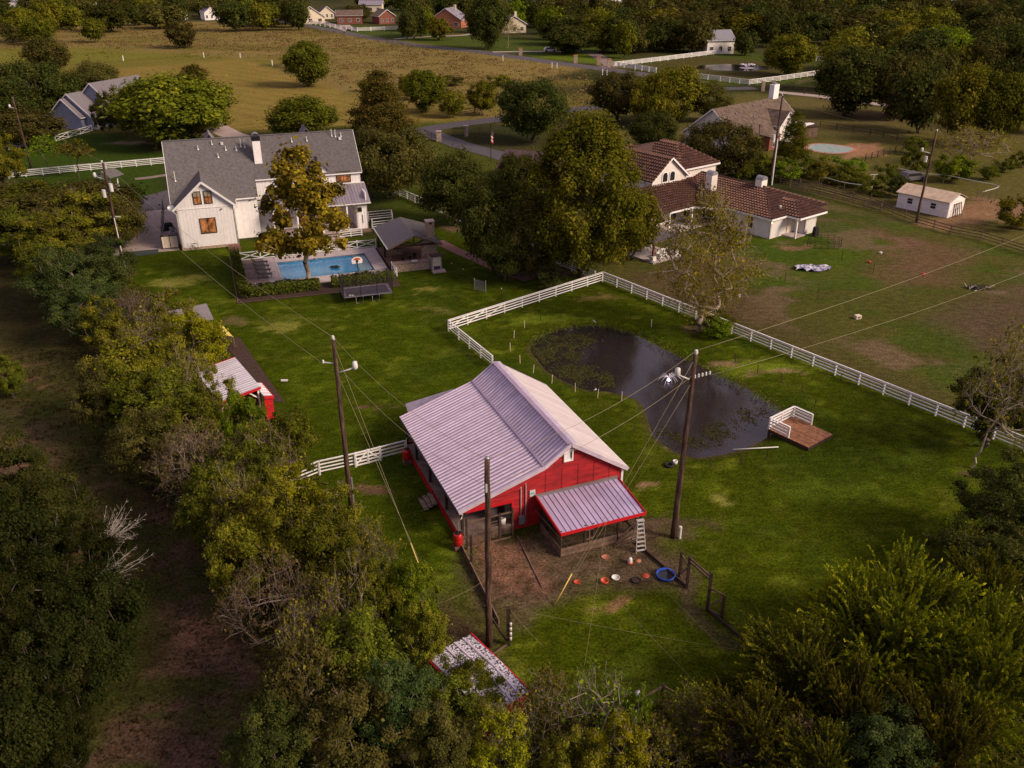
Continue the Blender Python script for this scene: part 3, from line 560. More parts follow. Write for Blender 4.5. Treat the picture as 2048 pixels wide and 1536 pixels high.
# porch
for k in range(24): box('porch_board', barn, (-5.9 + 0, .35 + k * .54, .5), (3.7, .525, .06), M['porch'])
box('porch_skirt', barn, (-7.8, 6.9, .24), (.06, 13.1, .46), M['redtrim']); box('porch_skirt', barn, (-5.95, .05, .24), (3.7, .06, .46), M['wood']); box('porch_skirt', barn, (-5.95, LB - .1, .24), (3.7, .06, .46), M['redtrim'])
for v_ in (.35, 3.6, 7.3, 10.6, 13.2): box('porch_post', barn, (-7.6, v_, 1.55), (.17, .17, 2.1), M['wooddark'])
for k in range(3):
    box('step', barn, (-8.08 - .33 * k, 5.4, .38 - .15 * k), (.31, 1.5, .07), M['steps']); 
for v_ in (4.8, 6.0): beam('stringer', barn, (-7.9, v_, .42), (-8.85, v_, .02), .05, .2, M['wood'])
# dark doorway, dutch door on the porch, vent, meter board
box('doorway', barn, (-4.38, VF + .03, 1.95), (.5, .1, 1.9), M['black'])
gv = window(barn, (-.08, VF - .05, 5.02), .52, .78, (0, -1), M['white'], M['white'], 1, 1, 'gable_vent', .1); box('slit', gv, (.12, VF - .12, 5.05), (.05, .02, .5), M['black'])
mb = box('meter_box', barn, (-3.45, VF - .12, .75), (.40, .16, .62), M['grey'])
for u_, zt in ((-3.5, 3.3), (-3.15, 3.5)): tube_path('conduit', barn, [(u_, VF - .1, .95 if u_ < -3.3 else .5), (u_, VF - .1, zt - .15), (u_ + .04, VF - .02, zt)], .035, M['porcelain'])
sg = box('sign', barn, (-2.65, VF - .07, 2.65), (.40, .05, .48), M['porcelain']); box('sign_band', barn, (-2.65, VF - .10, 2.66), (.26, .02, .12), mat('sign_blue', (.06, .35, .55)))
# side wall door + windows on porch side
for v_ in (3, 8.5): window(barn, (WU0 - .02, v_, 1.9), .9, 1.1, (-1, 0), M['white'], M['glass'], 2, 2)
box('door', barn, (WU0 - .03, 5.6, 1.5), (.06, 1.0, 2.0), M['white'])
# small back gable roof that pokes out to the left behind the barn
bg_ = slab('back_porch_roof', barn, [(-7.2, LB + .1, 2.7), (-3.0, LB + .1, 4.0), (-3.0, LB + 1.6, 3.5), (-6.9, LB + 2.2, 2.62)], .1, M['lilacroof'])
for p in ((-6.7, LB + 1.9), (-3.3, LB + 1.4)): box('porch_post', barn, (p[0], p[1], 1.3), (.12, .12, 2.6), M['wooddark'])
# coop lean-to
coop = thing('chicken_coop', 'wire mesh chicken run with a pale metal lean-to roof trimmed in red', 'coop', frame_pt(BF, -2.4, .2), BF[2])
CW, CD, CT, CL = 6.05, 4.0, 2.45, 1.95
metal_slope(coop, (0, -CD, CL), (CW, 0, 0), (-.05, CD - .25, CT - CL), .38, m=mat('coop_roof', (.50, .40, .60), .4, .08, 1, metal=.3), ribm=M['metal2'], rw=.06)
beam('top_flashing', coop, (-.1, -.18, CT + .06), (CW + .05, -.18, CT + .06), .3, .06, M['grey'])
for a_, b_ in (((-.06, -CD - .02, CL), (-.1, -.2, CT)), ((CW + .06, -CD - .02, CL), (CW + .02, -.2, CT)), ((-.06, -CD - .02, CL), (CW + .06, -CD - .02, CL))): beam('fascia', coop, a_, b_, .06, .22, M['redtrim'])
CP = [(.1, -CD + .25), (1.8, -CD + .25), (2.4, -CD + .25), (4.2, -CD + .25), (5.95, -CD + .25), (.1, -.6), (5.95, -.6), (.1, -2.1), (5.95, -2.1)]
for x, y in CP: box('post', coop, (x, y, CL / 2), (.1, .1, CL + .1 if y < -2.5 else CL + .3), M['wooddark'])
for z_ in (.05, .95, 1.75):
    for a_, b_ in (((.1, -CD + .25), (5.95, -CD + .25)), ((.1, -.6), (.1, -CD + .25)), ((5.95, -.6), (5.95, -CD + .25))): beam('rail', coop, (*a_, z_), (*b_, z_), .05, .09, M['wooddark'] if z_ > .1 else M['wood'])
def wiremesh(name, par, a, b, z0, z1, step=.12, r=.004, m=None):
    a, b = Vector(a), Vector(b); L = (b - a).length; E_ = []
    for k in range(int(L / step) + 1): p = a + (b - a) * (k * step / L); E_.append((*p.xy, z0, *p.xy, z1, r, r))
    for k in range(int((z1 - z0) / step) + 1): z_ = z0 + k * step; E_.append((*a.xy, z_, *b.xy, z_, r, r))
    Vv, Fv = tubes(E_, 3); o = link(name, fast_mesh(name, Vv, Fv, m or M['grey']), par); o['kind'] = 'stuff'; return o
for a_, b_ in (((.1, -CD + .25, 0), (5.95, -CD + .25, 0)), ((.1, -.6, 0), (.1, -CD + .25, 0)), ((5.95, -.6, 0), (5.95, -CD + .25, 0))): wiremesh('wire_mesh', coop, a_, b_, .05, 1.8, .16, .006, M['wooddark'])
for k in range(3):
    box('kick_board', coop, (3.0, -CD + .22, .12 + .21 * k), (5.8, .04, .20), M['wood']); box('kick_board', coop, (.07, -2.2, .12 + .21 * k), (.04, 3.1, .20), M['wood'])
for k in range(5): box('stall_board', coop, (3.0, -.42, .2 + .3 * k), (5.6, .04, .28), M['wood'])
cg = box('gate', coop, (2.1, -CD + .2, .95), (.06, .04, 1.8), M['wood'])
for k in range(3): beam('gate_brace', coop, (1.85, -CD + .19, .2 + .7 * k), (2.4, -CD + .19, .25 + .7 * k), .03, .07, M['wood'])
beam('perch', coop, (.6, -1.5, .7), (5.5, -1.2, .7), .06, .06, M['wood'])
# porch run in front of the porch: posts and rails
run = thing('porch_run_fence', 'dark timber and wire pen across the open end of the barn porch', 'fence', frame_pt(BF, -7.6, -.35), BF[2])
for x in (0, 2.3, 3.2): box('post', run, (x, -.15, 1.2), (.12, .12, 2.4 if x != 2.3 else 2.0), M['wooddark'])
for z_ in (.1, 1.1, 2.1): beam('rail', run, (0, -.15, z_), (3.3, -.15, z_), .05, .1, M['wood'])
wiremesh('wire_mesh', run, (0, -.15, 0), (3.3, -.15, 0), .1, 2.1, .2, .005, M['wooddark'])
for k in range(5): beam('ladder_rung', run, (1.5, -.12, .75 + .22 * k), (2.2, -.12, .75 + .22 * k), .03, .04, M['wood'])

# ---------------------------------------------------------------- white farmhouse
hs = thing('house', 'white board-and-batten farmhouse with dark shingle roof, tall white chimney and lit windows', 'house', (HS[0], HS[1], 0), HS[2])
SH, WH = M['shingle'], M['white']
D0, ZRH, KS = 5.06, 12.14, .911
zr_ = lambda v: 7.53 + KS * v
roof_face('roof', hs, (-.2, -2.2, zr_(-2.2)), (10.8, -2.2, zr_(-2.2)), (10.8, D0, ZRH), (-.2, D0, ZRH), SH, .2)
roof_face('roof', hs, (10.8, -.2, zr_(-.2)), (25.2, -.2, zr_(-.2)), (25.2, D0, ZRH), (10.8, D0, ZRH), SH, .2)
roof_face('roof', hs, (-.2, D0, ZRH), (25.2, D0, ZRH), (25.2, 10.3, 7.4), (-.2, 10.3, 7.4), SH, .2)
beam('ridge_cap', hs, (-.2, D0, ZRH + .02), (25.2, D0, ZRH + .02), .3, .06, M['shingle2'])
for s_, e_ in (((25.25, -.2, zr_(-.2) - .1), (25.25, D0, ZRH - .1)), ((25.25, D0, ZRH - .1), (25.25, 10.3, 7.3)), ((-.25, -2.2, zr_(-2.2) - .1), (-.25, D0, ZRH - .1))): beam('fascia', hs, s_, e_, .05, .25, WH)
beam('gutter', hs, (10.8, -.27, zr_(-.2) - .1), (25.2, -.27, zr_(-.2) - .1), .12, .14, WH); beam('gutter', hs, (7.9, -2.27, zr_(-2.2) - .1), (10.8, -2.27, zr_(-2.2) - .1), .12, .14, WH)
def bwall(a, b, z0, z1, top=None):
    """white wall with battens, front at a..b (u,v)"""
    a, b = Vector((*a, 0)), Vector((*b, 0)); d = (b - a); L = d.length; d.normalize(); n = Vector((d.y, -d.x, 0))
    pts = [(a.x, a.y, z0), (b.x, b.y, z0), (b.x, b.y, z1)] + ([(*(a + d * top[0]).xy, top[1])] if top else []) + [(a.x, a.y, z1)]
    wall_poly('wall', hs, pts, -n * .15, WH)
    k = .3
    while k < L - .1:
        zt = z1 if not top else (z1 + (top[1] - z1) * (k / top[0] if k < top[0] else (L - k) / (L - top[0])))
        p = a + d * k + n * .008; o = box('batten', hs, (p.x, p.y, (z0 + .4 + zt - .12) / 2), (.04, .03, zt - z0 - .5), WH, rz=math.atan2(d.y, d.x)); k += .42
# wing
bwall((.45, -5.0), (7.4, -5.0), 0, 5.75, (3.47, 8.55)); bwall((.45, -2.0), (.45, -5.0), 0, 5.6); bwall((7.4, -5.0), (7.4, -1.9), 0, 5.6)
zgo = 5.42; va = -5.39
def on_main(z_): return (z_ - 7.53) / KS
roof_face('roof', hs, (0, va, zgo), (3.91, va, 8.8), (3.91, on_main(8.8), 8.8), (0, on_main(zgo), zgo), M['shingle'], .16)
roof_face('roof', hs, (3.91, va, 8.8), (7.82, va, zgo), (7.82, on_main(zgo), zgo), (3.91, on_main(8.8), 8.8), M['shingle'], .16)
for s_, e_ in (((0, va - .04, zgo - .1), (3.91, va - .04, 8.7)), ((3.91, va - .04, 8.7), (7.82, va - .04, zgo - .1))): beam('fascia', hs, s_, e_, .06, .26, WH)
beam('gutter', hs, (-.06, va, zgo - .1), (-.06, -2.2, zgo - .1), .12, .12, WH); beam('gutter', hs, (7.88, va, zgo - .1), (7.88, -2.2, zgo - .1), .12, .12, WH)
for u_ in (.38, 7.47): tube_path('downpipe', hs, [(-.02 if u_ < 1 else 7.85, -5.3, zgo - .15), (u_, -5.08, zgo - .6), (u_, -5.08, .2)], .05, M['porcelain'])
beam('trim_band', hs, (.4, -5.03, 5.35), (7.45, -5.03, 5.35), .05, .1, WH)
box('foundation', hs, (3.9, -5.04, .17), (7.1, .1, .34), M['stone'])
for uc, zc, w, h in ((3.17, 6.7, .85, 1.5), (4.49, 6.7, .85, 1.5)): window(hs, (uc, -5.03, zc), w, h, (0, -1), M['black'], M['lit'], 2, 2)
window(hs, (4.0, -5.03, 3.02), 1.85, 1.85, (0, -1), M['black'], M['lit'], 1, 2)
lathe('vent_cap', hs, [(0, 0), (.12, 0), (.1, .1), (0, .12)], M['black'], (5.9, -5.1, 5.0), 10)
# main walls
bwall((7.4, -1.95), (10.6, -1.95), 0, 5.6); bwall((10.6, 0), (25, 0), 0, 7.3)
for u_, s_ in ((25.0, 1), (0.1, -1)): wall_poly('wall', hs, [(u_, 0 if s_ > 0 else -1.9, 0), (u_, 10, 0), (u_, 10, 7.4), (u_, D0, 11.8), (u_, 0 if s_ > 0 else -1.9, 7.3 if s_ > 0 else 5.6)], (-.15 * s_, 0, 0), WH)
wall_poly('wall', hs, [(.25, 10, 0), (24.85, 10, 0), (24.85, 10, 7.4), (.25, 10, 7.4)], (0, -.15, 0), WH)
window(hs, (22.65, -.03, 6.78), 1.85, 1.4, (0, -1), M['black'], M['lit'], 2, 2)
# dormers
def dormer(uc, zr2, w, vf, ze2, m):
    dv = on_main(zr2); dve = on_main(ze2)
    roof_face('dormer_roof', hs, (uc - w, vf, ze2), (uc, vf, zr2), (uc, dv, zr2), (uc - w, dve, ze2), SH, .12)
    roof_face('dormer_roof', hs, (uc, vf, zr2), (uc + w, vf, ze2), (uc + w, dve, ze2), (uc, dv, zr2), SH, .12)
    o = wall_poly('dormer_wall', hs, [(uc - w + .25, vf + .3, 7.0), (uc + w - .25, vf + .3, 7.0), (uc + w - .25, vf + .3, ze2 + .05), (uc, vf + .3, zr2 - .2), (uc - w + .25, vf + .3, ze2 + .05)], (0, .12, 0), WH)
    window(hs, (uc, vf + .27, 7.7), .8, .8, (0, -1), M['black'], M['lit'], 2, 2)
dormer(19.3, 9.35, 1.35, -.3, 8.0, SH)
for uc in (5.8, 18.9):      # peaks of the dormers on the far slope
    slab('rear_dormer', hs, [(uc - .9, 6.2, 11.2), (uc, 6.0, 12.65), (uc, 9.5, 12.65), (uc - .9, 9.5, 11.2)], .12, M['shingle2']); slab('rear_dormer', hs, [(uc, 6.0, 12.65), (uc + .9, 6.2, 11.2), (uc + .9, 9.5, 11.2), (uc, 9.5, 12.65)], .12, M['shingle2'])
    wall_poly('rear_dormer', hs, [(uc - .85, 9.4, 8.5), (uc - .85, 9.4, 11.2), (uc, 9.4, 12.5), (uc + .85, 9.4, 11.2), (uc + .85, 9.4, 8.5)], (0, -.1, 0), WH)
# porch roof on the right
metal_slope(hs, (12.2, -3.95, 3.95), (13.3, 0, 0), (0, 3.9, 1.85), .42, 'porch_roof_panel', M['metal2'], M['metal2'])
beam('porch_flashing', hs, (12.2, -.08, 5.85), (25.4, -.08, 5.85), .1, .12, WH); beam('gutter', hs, (12.2, -4.02, 3.88), (25.5, -4.02, 3.88), .1, .12, WH)
bwall((23.5, -3.5), (25.0, -3.5), 0, 3.9); bwall((23.5, 0), (23.5, -3.5), 0, 3.9); bwall((25.0, -3.5), (25.0, 0), 0, 5.2)
window(hs, (23.95, -3.53, 2.95), .5, .5, (0, -1), M['wood'], M['glass'], 1, 1); box('downpipe', hs, (24.3, -3.56, 1.6), (.05, .05, 1.2), M['black'])
box('side_step', hs, (24.4, -4.2, .12), (1.6, 1.2, .24), M['wood'])
for u_ in (12.4, 15.5, 18.8, 22.2): box('porch_post', hs, (u_, -3.7, 1.95), (.2, .2, 3.8), WH)
for u_ in (13.8, 17, 20.3): window(hs, (u_, -.04, 1.6), 1.9, 2.2, (0, -1), M['black'], M['lit'], 2, 3)
box('porch_floor', hs, (17.8, -2.0, .1), (11.4, 3.9, .2), M['concrete'])
# chimney
ch = box('chimney', hs, (11.66, 2.2, 10.1), (1.0, 1.1, 4.0), WH); box('cap', ch, (0, 0, .56), (1.12, 1.12, .13), M['black'])
V2 = []; F2 = []
for k in range(9):
    a_ = math.pi * k / 8; V2 += [(11.66 + .48 * math.cos(a_), 1.6, 12.55 + .5 * math.sin(a_)), (11.66 + .48 * math.cos(a_), 2.8, 12.55 + .5 * math.sin(a_))]
F2 = [(2 * k, 2 * k + 1, 2 * k + 3, 2 * k + 2) for k in range(8)]
mesh('chimney_hood', V2, F2, M['metal2'], hs)
for u_, v_, h in ((4.17, 3.8, .6), (6.03, 4.3, .6), (7.69, 3.5, .6), (9.04, 3.4, .55), (9.72, 3.8, 1.1), (10.21, 3.7, 1.05), (6.58, 2.7, .6), (.77, .3, 1.3), (16.54, 4.0, .6), (18.61, 4.0, .65), (22.13, 4.4, 1.0), (22.62, 4.3, 1.0), (23.41, 4.3, .6)):
    vp = cyl('vent_pipe', hs, (u_, v_, zr_(v_)), (u_, v_, zr_(v_) + h), .055, M['porcelain'], 8); cyl('vent_base', hs, (u_, v_ - .05, zr_(v_) - .02), (u_, v_ - .05, zr_(v_) + .18), .14, M['porcelain'], 8, .5)
for u_, v_ in ((7.33, 4.2), (23.18, 3.9)): box('roof_vent', hs, (u_, v_, zr_(v_) + .18), (.35, .35, .35), M['porcelain'])
dish = thing('satellite_dish', 'grey satellite dish fixed at the left eave corner of the white farmhouse', 'satellite dish', U(-.15, -4.3, 5.5), HS[2])
lathe('dish', dish, [(.0, 0), (.25, .04), (.42, .13)], M['grey'], (0, -.3, .5), 14).rotation_euler = (R(50), 0, 0)
tube_path('mount', dish, [(0, 0, 0), (0, -.1, .4), (-.02, -.4, .6)], .04, M['grey']); tube_path('arm', dish, [(0, -.25, .3), (-.1, -.9, .6)], .025, M['grey'])
# utility pen beside the house
pen = thing('screen_fence', 'grey screened pen for air conditioners along the left wall of the white farmhouse', 'fence', U(-2.05, -3.6), HS[2])
for k in range(8): box('panel_board', pen, (.12 + .25 * k, 0, .9), (.24, .05, 1.5), M['cream'])
for z_, y_ in ((.1, 0), (1.75, 0)): beam('rail', pen, (0, y_ - .04, z_), (2.0, y_ - .04, z_), .06, .08, M['black'])
for y_ in (0, 4, 8, 12, 16, 19.5): box('post', pen, (0, y_, .95), (.09, .09, 1.9), M['black'])
for z_ in (.2, .6, 1.0, 1.4, 1.8): beam('rail', pen, (0, 0, z_), (0, 19.5, z_), .04, .06, M['black'])
for x_ in (1.0, 2.0): box('post', pen, (x_, 0, .95), (.08, .08, 1.9), M['black'])
def ac(u_, v_, lab):
    o = thing('air_conditioner', lab, 'air conditioner', U(u_, v_, .05), HS[2], 'air conditioners in the screened pen')
    box('case', o, (0, 0, .45), (.85, .85, .9), M['grey']); lathe('fan_grille', o, [(0, .92), (.36, .92), (.36, .9)], M['black'], n=14)
ac(-.7, 1.2, 'pale box air conditioner nearest the corner of the white farmhouse wing'); ac(-.7, 3.0, 'air conditioner standing farther back, next to a dark covered grill')
gr = thing('covered_grill', 'dark covered grill in the screened pen beside the white farmhouse', 'grill', U(-1.3, 5.2, .05), HS[2])
V3 = [(-.7, -.4, 0), (.7, -.4, 0), (.7, .4, 0), (-.7, .4, 0), (-.55, -.3, .9), (.55, -.3, .9), (.55, .3, .9), (-.55, .3, .9), (-.35, -.1, 1.15), (.35, -.1, 1.15)]
mesh('cover', V3, [(0, 1, 5, 4), (1, 2, 6, 5), (2, 3, 7, 6), (3, 0, 4, 7), (4, 5, 9, 8), (5, 6, 9), (6, 7, 8, 9), (7, 4, 8)], M['black'], gr)
hr = thing('hose_reel', 'coiled black garden hose hung on a rack at the foot of the white gable wall', 'hose', U(2.0, -5.35), HS[2])
for k in range(3): tube_path('hose', hr, [(.35 * math.cos(x), -.04 * k, .55 + .38 * math.sin(x)) for x in np.linspace(0, 6.28, 13)], .025, M['rubber'], 5)
tube_path('stand', hr, [(-.9, 0, 0), (-.9, 0, .9), (-.2, 0, .95), (.2, 0, .95)], .02, M['black'], 5)
st_ = thing('garden_steps', 'reddish timber steps between the white gable wall and the pool hedge', 'steps', U(6.2, -7.8), HS[2])
for k in range(5): box('tread', st_, (.6, k * .55, .08 + .05 * k), (1.5, .3, .1), M['brickpath'])

# ---------------------------------------------------------------- pool cabana
CB = (-11.86, 102.32, .32)
cb = thing('cabana', 'open stone and timber cabana with grey gabled roof, chimney and kitchen counter', 'pavilion', (CB[0], CB[1], 0), CB[2])
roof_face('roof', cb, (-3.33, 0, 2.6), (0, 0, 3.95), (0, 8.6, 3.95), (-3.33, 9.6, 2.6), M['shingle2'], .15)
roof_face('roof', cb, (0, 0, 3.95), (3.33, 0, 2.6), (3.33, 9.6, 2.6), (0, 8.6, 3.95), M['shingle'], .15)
mesh('hip', [(-3.33, 9.6, 2.6), (0, 8.6, 3.95), (3.33, 9.6, 2.6)], [(0, 1, 2)], M['shingle'], cb)
for k in range(19):     # shingle courses that read as ridges on the near slope
    u_ = -3.25 + k * .172; beam('shingle_course', cb, (u_, .05, 2.6 + (u_ + 3.33) * .405 + .012), (u_, 9.3 - (u_ + 3.33) * .2, 2.6 + (u_ + 3.33) * .405 + .012), .03, .03, M['shingle'])
beam('gutter', cb, (-3.4, 0, 2.52), (-3.4, 9.6, 2.52), .12, .12, M['porcelain']); beam('gutter', cb, (3.4, 0, 2.52), (3.4, 9.6, 2.52), .12, .12, M['wooddark'])
for s_, e_ in (((-3.33, -.05, 2.5), (0, -.05, 3.85)), ((0, -.05, 3.85), (3.33, -.05, 2.5))): beam('fascia', cb, s_, e_, .06, .2, M['wood'])
for v_ in (.5, 4.5, 8.8):
    beam('tie_beam', cb, (-3, v_, 2.55), (3, v_, 2.55), .14, .18, M['wooddark']); box('king_post', cb, (0, v_, 3.15), (.14, .14, 1.1), M['wooddark'])
    for s_ in (-1, 1): beam('brace', cb, (0, v_, 2.65), (s_ * 1.4, v_, 3.2), .1, .12, M['wooddark'])
for u_, v_ in ((-3, .5), (-3, 4.5), (-3, 8.8), (0, 8.8), (3, 8.8)): box('post', cb, (u_, v_, 1.3), (.2, .2, 2.5), M['wooddark'])
box('stone_wall', cb, (2.0, 1.2, 1.3), (2.0, .9, 2.6), M['stone']); box('chimney', cb, (2.3, 1.6, 3.8), (.95, 1.0, 2.6), M['stone']); box('chimney_cap', cb, (2.3, 1.6, 5.15), (1.1, 1.15, .1), M['concrete']); box('flue', cb, (2.3, 1.08, 4.92), (.35, .06, .18), M['black'])
wall_poly('stone_wall', cb, [(1.0, .72, 2.6), (3.0, .72, 2.6), (1.0, .72, 3.4)], (0, .5, 0), M['stone'])
box('counter', cb, (-.75, -1.0, .5), (4.5, .9, 1.0), M['stone']); box('counter_top', cb, (-.75, -1.0, 1.03), (4.7, 1.1, .07), M['porch']); box('cooktop', cb, (-.4, -1.0, 1.09), (.7, .5, .06), M['porcelain'])
box('stone_wall', cb, (2.0, -.1, .6), (1.2, 1.8, 1.2), M['stone'])
box('counter', cb, (-1.8, 5.2, .45), (2.2, .8, .9), M['stone']); box('counter_top', cb, (-1.8, 5.2, .93), (2.4, 1.0, .07), M['wood']); box('floor', cb, (-.2, 4, .05), (6.6, 9.4, .1), M['brickpath'])
box('cabinet', cb, (2.1, -1.9, .95), (1.3, .8, 1.75), M['grey']); box('cabinet_opening', cb, (2.1, -2.31, .95), (1.0, .04, 1.45), M['cream']); box('cabinet_roof', cb, (2.1, -1.95, 1.87), (1.5, 1.1, .08), M['wooddark']); box('step', cb, (2.2, -2.8, .08), (1.6, 1.0, .16), M['concrete'])
box('bags', cb, (2.1, -2.34, .4), (.8, .1, .35), mat('dark_bags', (.06, .05, .10)))
def stool(x, y, k):
    o = thing('bar_stool', 'dark bar stool under the cabana roof, ' + ('nearest the stone counter' if k == 0 else 'second from the counter' if k == 1 else 'farthest back'), 'stool', frame_pt(CB, x, y, .1), CB[2], 'bar stools in the cabana')
    box('seat', o, (0, 0, .72), (.38, .38, .06), M['black']); box('back', o, (0, .18, .95), (.38, .04, .35), M['black'])
    for a_ in (-.15, .15):
        for b_ in (-.15, .15): box('leg', o, (a_, b_, .35), (.04, .04, .7), M['black'])
for k, (x, y) in enumerate(((-1.5, .2), (-.6, .3), (.2, 1.4))): stool(x, y, k)

# ---------------------------------------------------------------- clay-tiled villa
SP = (34.73, 113.58, R(38))
vil = thing('villa', 'white stucco villa with brown clay tile hip roofs and arched windows', 'house', (SP[0], SP[1], 0), SP[2])
def tiled(name, eave0, eave1, top1, top0, par=None):
    """clay-tile facet: columns of half-round ribs run from eave to top"""
    par = par or vil
    e0, e1, t1, t0 = (Vector(p) for p in (eave0, eave1, top1, top0)); a = (e1 - e0).normalized(); L = (e1 - e0).length
    n = a.cross((t0 + t1) / 2 - (e0 + e1) / 2).normalized(); n = n if n.z > 0 else -n
    g = n.cross(a).normalized(); g = g if g.z > 0 else -g
    # outline in (s,h)
    poly_ = [((p - e0).dot(a), (p - e0).dot(g)) for p in (e0, e1, t1, t0)]; Ht = max(p[1] for p in poly_)
    def lim(s):
        def seg(p, q):
            if abs(q[0] - p[0]) < 1e-6: return None
            t_ = (s - p[0]) / (q[0] - p[0]); return p[1] + t_ * (q[1] - p[1]) if -1e-6 <= t_ <= 1 + 1e-6 else None
        hs_ = [h for h in (seg(poly_[1], poly_[2]), seg(poly_[2], poly_[3]) if (t1 - t0).length > .01 else None, seg(poly_[3], poly_[0])) if h is not None]
        return max(hs_) if hs_ else Ht
    smin, smax = min(p[0] for p in poly_), max(p[0] for p in poly_)
    Vv, Fv = [], []; pitch = .46; k = smin + pitch / 2
    rows = .55; dark = []
    while k < smax:
        lo = 0.0
        if k < 0: lo = 0 if poly_[3][0] >= 0 else poly_[3][1] * (k / poly_[3][0])
        if k > L: lo = poly_[2][1] * (k - L) / max(poly_[2][0] - L, 1e-6)
        hi = lim(k) if 0 <= k <= L else Ht
        h = lo
        while h < hi - .05:
            h2 = min(h + rows, hi); i = len(Vv)
            for hh, lift in ((h, .15), (h2, .0)):
                for ds, dn in ((-.19, -.02), (-.12, .08), (.0, .13), (.12, .08), (.19, -.02)):
                    Vv.append(tuple(e0 + a * (k + ds) + g * hh + n * (dn + lift)))
            for q in range(4): Fv.append((i + q, i + q + 1, i + 6 + q, i + 5 + q))
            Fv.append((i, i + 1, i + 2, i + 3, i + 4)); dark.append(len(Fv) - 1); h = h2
        k += pitch
    slab('roof_deck', par, [e0, e1, t1] + ([t0] if (t1 - t0).length > .01 else []), .12, M['tiledark'])
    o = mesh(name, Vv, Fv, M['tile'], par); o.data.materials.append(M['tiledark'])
    for q in dark: o.data.polygons[q].material_index = 1  # step faces coloured dark for the shade in the open tile ends
    return o
ST, ZEV = M['stucco'], 2.8
def eave(a, b): beam('eave_board', vil, (a[0], a[1], a[2] - .12), (b[0], b[1], b[2] - .12), .1, .24, WH)
# long low wing: ridge u=6.2 from v=6.2 to 18
e = [(-.25, -.25, ZEV), (12.4, -.25, ZEV), (12.4, 20, ZEV), (-.25, 7.3, ZEV)]
tiled('roof', (-.25, 7.3, ZEV), (-.25, -.25, ZEV), (6.1, 6.1, 4.95), (6.1, 18, 4.95)) if False else None
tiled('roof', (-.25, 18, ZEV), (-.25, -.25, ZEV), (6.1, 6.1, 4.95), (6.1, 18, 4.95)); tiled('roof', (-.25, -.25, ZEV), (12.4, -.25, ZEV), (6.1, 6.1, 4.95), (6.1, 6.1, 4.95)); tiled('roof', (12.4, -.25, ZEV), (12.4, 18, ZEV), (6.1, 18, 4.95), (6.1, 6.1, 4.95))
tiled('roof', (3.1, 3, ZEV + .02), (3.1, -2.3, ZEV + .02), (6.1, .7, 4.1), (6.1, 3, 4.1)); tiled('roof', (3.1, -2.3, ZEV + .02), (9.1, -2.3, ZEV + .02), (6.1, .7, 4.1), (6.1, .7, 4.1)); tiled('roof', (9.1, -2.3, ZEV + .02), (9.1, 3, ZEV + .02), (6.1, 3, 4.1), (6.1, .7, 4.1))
for a_, b_ in (((-.3, -.3, ZEV), (3.1, -.3, ZEV)), ((-.3, 7.2, ZEV), (-.3, -.3, ZEV)), ((3.05, -.3, ZEV), (3.05, -2.35, ZEV)), ((3.05, -2.35, ZEV), (9.15, -2.35, ZEV)), ((9.15, -2.35, ZEV), (9.15, 0, ZEV)), ((-8.3, 10.6, ZEV), (-3.5, 10.6, ZEV)), ((-3.5, 10.6, ZEV), (-.3, 7.2, ZEV))): eave(a_, b_)
for a_, b_ in (((-.25, -.25, ZEV + .1), (6.1, 6.1, 5.05)), ((3.1, -2.3, ZEV + .12), (6.1, .7, 4.2)), ((9.1, -2.3, ZEV + .12), (6.1, .7, 4.2)), ((6.1, 6.1, 5.08), (6.1, 18, 5.08))): beam('hip_cap', vil, a_, b_, .2, .12, M['tiledark'])
wall_poly('wall', vil, [(0, 9, 0), (0, 0, 0), (0, 0, ZEV), (0, 9, ZEV)], (.2, 0, 0), M['brickp']); wall_poly('wall', vil, [(0, 0, 0), (2.7, 0, 0), (2.7, 0, ZEV), (0, 0, ZEV)], (0, .2, 0), M['brickp'])
wall_poly('wall', vil, [(5.4, -1.7, 0), (7.9, -1.7, 0), (7.9, -1.7, ZEV), (5.4, -1.7, ZEV)], (0, .2, 0), M['brickp']); wall_poly('wall', vil, [(2.7, .1, 0), (5.4, .1, 0), (5.4, .1, ZEV), (2.7, .1, ZEV)], (0, .2, 0), M['stucco'])
wall_poly('wall', vil, [(7.9, -1.7, 0), (7.9, 18, 0), (7.9, 18, ZEV), (7.9, -1.7, ZEV)], (-.2, 0, 0), M['brickp']); wall_poly('wall', vil, [(5.4, .1, 0), (5.4, -1.7, 0), (5.4, -1.7, ZEV), (5.4, .1, ZEV)], (.2, 0, 0), M['brickp'])
box('column', vil, (2.95, -2.0, 1.4), (.2, .2, 2.8), M['stucco']); box('porch_floor', vil, (4.1, -.9, .08), (2.6, 2.2, .16), M['patio']); box('door', vil, (4.3, .04, 1.1), (1.0, .06, 2.1), M['cream'])
def arch_window(c, w, h, ax, name='window'):
    n = Vector((ax[0], ax[1], 0)); s = Vector((-ax[1], ax[0], 0)); c = Vector(c)
    def prof(w_, h_): return [(-w_ / 2, -h_ / 2), (w_ / 2, -h_ / 2)] + [(w_ / 2 * math.cos(t_), h_ / 2 - w_ / 2 + w_ / 2 * math.sin(t_)) for t_ in np.linspace(0, math.pi, 9)]
    o = mesh(name, [c + s * x + Vector((0, 0, z_)) + n * .05 for x, z_ in prof(w + .3, h + .3)], [tuple(range(11))], WH, vil)
    mesh('pane', [c + s * x + Vector((0, 0, z_)) + n * .08 for x, z_ in prof(w, h)], [tuple(range(11))], M['glass'], o)
arch_window((0, 3.35, 1.75), .9, 1.7, (-1, 0)); arch_window((0, 6.5, 1.75), .9, 1.7, (-1, 0))
